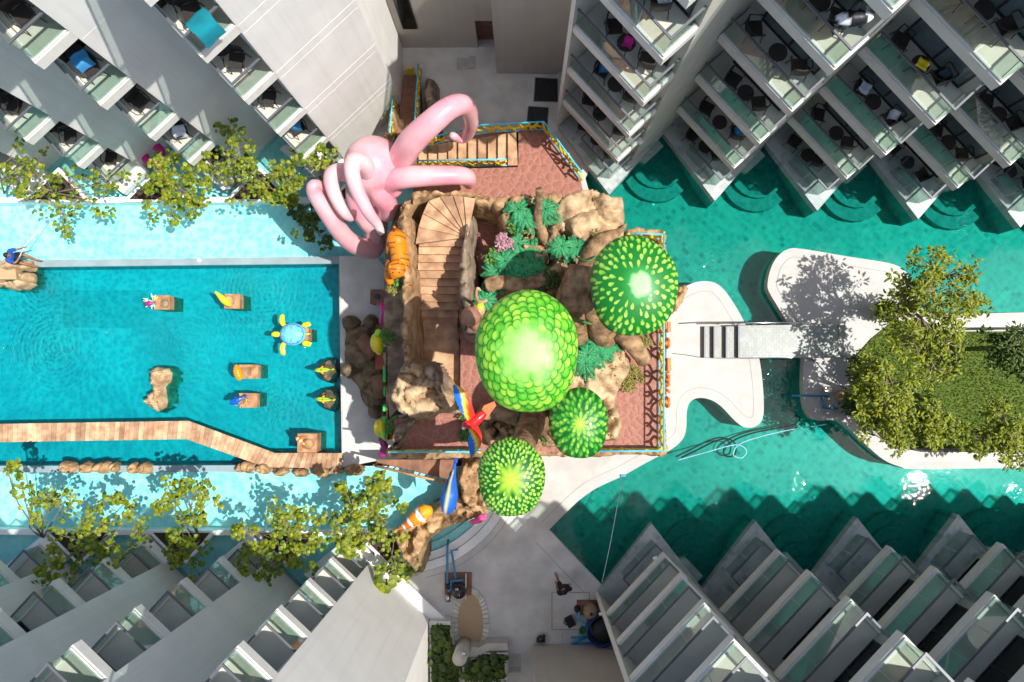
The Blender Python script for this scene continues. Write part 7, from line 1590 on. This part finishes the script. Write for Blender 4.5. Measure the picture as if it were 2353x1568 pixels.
b = MB(); b.box((p.x, p.y, 0.2), (0.32, 0.36, 0.36), 0.5); b.build('body', 'cloth_black', t); b = MB(); b.tube([(p.x-0.12, p.y-0.1, 0.36), (p.x-0.26, p.y+0.02, 0.4), (p.x-0.14, p.y+0.16, 0.36)], 0.02, 6, sub=4); b.build('strap', 'cloth_black', t)
t = thing('crouching_robot', 'small black pool cleaning machine by the corner of the blank wall', 'machine', at(1243, 1468, 0)); p = at(1243, 1468, 0.2)
b = MB(); b.ball((p.x, p.y, 0.2), (0.18, 0.16, 0.16), 12, 8); b.box((p.x+0.1, p.y+0.12, 0.24), (0.16, 0.12, 0.1), 0.6); b.build('body', 'black_gloss', t)
for s in (-1, 1):
    b = MB(); b.tube([(p.x+s*0.13-0.05, p.y-0.08, 0.1), (p.x+s*0.13+0.04, p.y-0.08, 0.1)], 0.1, 12); b.build('wheel', 'black_rubber', t)
t = thing('stone_ornament', 'pale stone with dark twigs lying by the seat wall', 'ornament', at(1132, 1473, 0)); p = at(1132, 1474, 0.1)
b = MB(); b.ball((p.x, p.y, 0.08), (0.18, 0.13, 0.1), jitter=0.06); b.build('stone', 'edge_stone', t); b = MB(); b.tube([(p.x+0.06, p.y, 0.16), (p.x+0.16, p.y+0.08, 0.22)], 0.025, 5); b.build('twigs', 'twig', t)
# hatches and pits
def hatch(label, poly, m='hatch_grey', z=0.012, name='access_hatch'):
    t = thing(name, label, 'hatch', at(poly[0][0], poly[0][1], 0), group='access hatches'); P = pl(poly); c = sum(P, Vector())/len(P)
    b = MB(); b.prism(P, 0.0, z-0.005); b.build('frame', 'joint_grey', t); b = MB(); b.prism([c+(p-c)*0.94 for p in P], 0.0, z); b.build('cover', m, t)
hatch('larger square hatch on the top deck', [(1050, 134), (1077, 134), (1077, 160), (1050, 160)]); hatch('narrow hatch beside the larger one on the top deck', [(1078, 129), (1093, 129), (1093, 159), (1078, 159)])
hatch('large pale hatch by the pumps', [(1267, 1360), (1356, 1360), (1356, 1448), (1267, 1448)], 'deck_grey'); hatch('second pale hatch under the bag', [(1292, 1452), (1330, 1452), (1330, 1478), (1292, 1478)], 'deck_grey')
hatch('upper hatch beside the planting bed', [(1170, 1502), (1197, 1502), (1197, 1528), (1170, 1528)]); hatch('lower hatch beside the planting bed', [(1170, 1530), (1197, 1530), (1197, 1545), (1170, 1545)])
hatch('upper open pit by the stair tower, its dark inside a black sheet', [(1229, 177), (1286, 180), (1283, 236), (1225, 234)], 'pit_black'); hatch('lower open pit by the stair tower, its dark inside a black sheet', [(1213, 243), (1262, 246), (1258, 300), (1208, 298)], 'pit_black')  # black sheets stand in for the darkness inside the open pits
# wet floor sign
t = thing('wet_floor_sign', 'yellow folding wet floor sign at the top of the brown stair', 'sign', at(945, 165, 0)); p = at(945, 168, 0)
for s in (-1, 1): b = MB(); b.box((p.x, p.y+s*0.1, 0.28), (0.28, 0.02, 0.6), rx=s*0.3); b.build('panel', 'yellow_paint', t)
# wall lamps
for i, (px, py, z, lab) in enumerate(((735, 355, 3.6, 'small white wall floodlight on the panelled upper left wall'), (1473, 328, 3.2, 'small white wall floodlight on the first tooth of the upper right wing'), (1505, 1282, 3.2, 'small white wall floodlight on the first tooth of the lower right wing'), (1381, 1410, 2.6, 'small white wall floodlight on the end wall above the pumps'))):
    t = thing('wall_lamp', lab, 'lamp', at(px, py, z), group='wall floodlights'); p = at(px, py, z); b = MB(); b.box(p, (0.16, 0.1, 0.04), 0.4); b.build('head', 'white_gloss', t)
    b = MB(); b.tube([p, p+Vector((-0.1 if i in (0,) else 0.12, 0.08 if i < 2 else -0.12, 0.02))], 0.02, 6); b.build('bracket', 'white_gloss', t)

# ------------------------------------------------------------------ people
def person(label, J, cloth_top, cloth_leg, feet_skin=True, hair_c=None, bare_arms=True, s=1.0):
    """J: joints in world space. One continuous body; clothing and hair are parts"""
    t = thing('person', label, 'person', J['base']); b = MB()
    b.tube([J['pelvis'], J['waist'], J['chest'], J['neck']], [0.15, 0.14, 0.17, 0.07], 14, sub=4, sq=0.8); b.tube([J['neck'], J['head']], [0.06, 0.06], 10); b.ball(J['head'], (0.095, 0.1, 0.12), 16, 12)
    fwd = J['face']; b.ball(J['head']+fwd*0.1, 0.025, 8, 6)
    for k in 'lr':
        b.tube([J['chest'].lerp(J['neck'], 0.35), J['sh'+k], J['el'+k], J['wr'+k]], [0.08, 0.065, 0.048, 0.034], 10, sub=4)
        b.ball(J['wr'+k]+(J['wr'+k]-J['el'+k]).normalized()*0.05, (0.04, 0.04, 0.03), 10, 7); dirh = (J['wr'+k]-J['el'+k]).normalized(); sd = dirh.cross(Vector((0, 0, 1))).normalized() if abs(dirh.z) < 0.95 else Vector((1, 0, 0))
        for q in range(4): b.tube([J['wr'+k]+dirh*0.07+sd*(q-1.5)*0.02, J['wr'+k]+dirh*0.13+sd*(q-1.5)*0.021-Vector((0, 0, 0.02)), J['wr'+k]+dirh*0.15+sd*(q-1.5)*0.021-Vector((0, 0, 0.05))], [0.011, 0.01, 0.008], 5)
        b.tube([J['wr'+k]+dirh*0.04+sd*0.03, J['wr'+k]+dirh*0.08+sd*0.06], [0.012, 0.009], 5)
        b.tube([J['pelvis'], J['hip'+k], J['kn'+k], J['an'+k]], [0.11, 0.1, 0.065, 0.045], 12, sub=4); b.tube([J['an'+k], J['an'+k]+J['toe'+k]*0.12-Vector((0, 0, 0.02)), J['an'+k]+J['toe'+k]*0.22-Vector((0, 0, 0.03))], [0.045, 0.045, 0.03], 8)
    o = b.build('body', 'skin_brown', t); voxel(o, 0.014, 3)
    b = MB(); b.tube([J['pelvis'].lerp(J['waist'], 0.3), J['waist'], J['chest'], J['neck'].lerp(J['chest'], 0.25)], [0.18, 0.175, 0.2, 0.11], 14, sub=4, sq=0.82)
    for k in 'lr': b.tube([J['chest'].lerp(J['neck'], 0.3), J['sh'+k], J['sh'+k].lerp(J['el'+k], 0.75)], [0.11, 0.09, 0.075], 10, sub=3)
    o = b.build('shirt', cloth_top, t); voxel(o, 0.016, 4)
    b = MB(); b.ball(J['pelvis'], (0.185, 0.175, 0.15), 12, 9)
    for k in 'lr': b.tube([J['pelvis'], J['hip'+k], J['hip'+k].lerp(J['kn'+k], 0.85)], [0.13, 0.125, 0.1], 12, sub=3)
    o = b.build('shorts', cloth_leg, t); voxel(o, 0.018, 4)
    b = MB(); b.ball(J['head']+Vector((0, 0, 0.025))-fwd*0.02, (0.105, 0.108, 0.11), 14, 9); b.build('hair', 'hair_black', t); return t
# seated man cleaning the pool with a long pole
P = at(36, 592, 0.75); D = Vector((1, -0.15, 0)).normalized(); S = Vector((-D.y, D.x, 0))
J = dict(base=Vector((P.x, P.y, 0.7)), pelvis=P+Vector((0, 0, 0.12)), waist=P+D*0.03+Vector((0, 0, 0.3)), chest=P+D*0.1+Vector((0, 0, 0.52)), neck=P+D*0.16+Vector((0, 0, 0.7)), head=P+D*0.2+Vector((0, 0, 0.86)), face=D,
    shl=P+D*0.1+S*0.2+Vector((0, 0, 0.6)), shr=P+D*0.1-S*0.2+Vector((0, 0, 0.6)), ell=P+D*0.35+S*0.32+Vector((0, 0, 0.48)), elr=P+D*0.3-S*0.22+Vector((0, 0, 0.42)), wrl=P+D*0.62+S*0.42+Vector((0, 0, 0.55)), wrr=P+D*0.42+S*0.02+Vector((0, 0, 0.42)),
    hipl=P+D*0.05+S*0.1+Vector((0, 0, 0.1)), hipr=P+D*0.05-S*0.1+Vector((0, 0, 0.1)), knl=P+D*0.45+S*0.15+Vector((0, 0, 0.18)), knr=P+D*0.42-S*0.2+Vector((0, 0, 0.16)), anl=P+D*0.75+S*0.05+Vector((0, 0, -0.14)), anr=P+D*0.7-S*0.22+Vector((0, 0, -0.14)), toel=D, toer=D)
person('man in blue shirt and black shorts seated on rocks, holding a white pole', J, 'cloth_blue', 'cloth_black')
hd = J['wrr'].lerp(J['wrl'], 0.5); dr = (J['wrl']-J['wrr']).normalized(); b = MB(); b.tube([J['wrr']-dr*0.15+Vector((0, 0, 0.01)), J['wrl']+dr*0.1, at(112, 505, 0.05)], 0.018, 6)
tag(b.build('pool_pole', 'white_gloss'), 'long white pool pole held by the seated man', 'pole')
# woman walking on the forecourt
P = at(1293, 1338, 0.0); D = Vector((-0.45, 0.9, 0)).normalized(); S = Vector((-D.y, D.x, 0)); Z = lambda h: Vector((0, 0, h))
J = dict(base=P, pelvis=P+Z(0.92), waist=P+D*0.01+Z(1.08), chest=P+D*0.03+Z(1.3), neck=P+D*0.05+Z(1.48), head=P+D*0.08+Z(1.62), face=D, shl=P+S*0.19+Z(1.4), shr=P-S*0.19+Z(1.4), ell=P+S*0.26+D*0.06+Z(1.14), elr=P-S*0.26-D*0.1+Z(1.12), wrl=P+S*0.2+D*0.28+Z(1.05), wrr=P-S*0.24-D*0.02+Z(0.88),
    hipl=P+S*0.1+Z(0.9), hipr=P-S*0.1+Z(0.9), knl=P+S*0.1+D*0.22+Z(0.5), knr=P-S*0.1-D*0.1+Z(0.48), anl=P+S*0.1+D*0.3+Z(0.08), anr=P-S*0.1-D*0.35+Z(0.12), toel=D, toer=D)
person('person in black clothes walking across the shaded forecourt', J, 'cloth_black', 'cloth_black')
for o in bpy.data.objects:
    if '_w' in o: del o['_w']
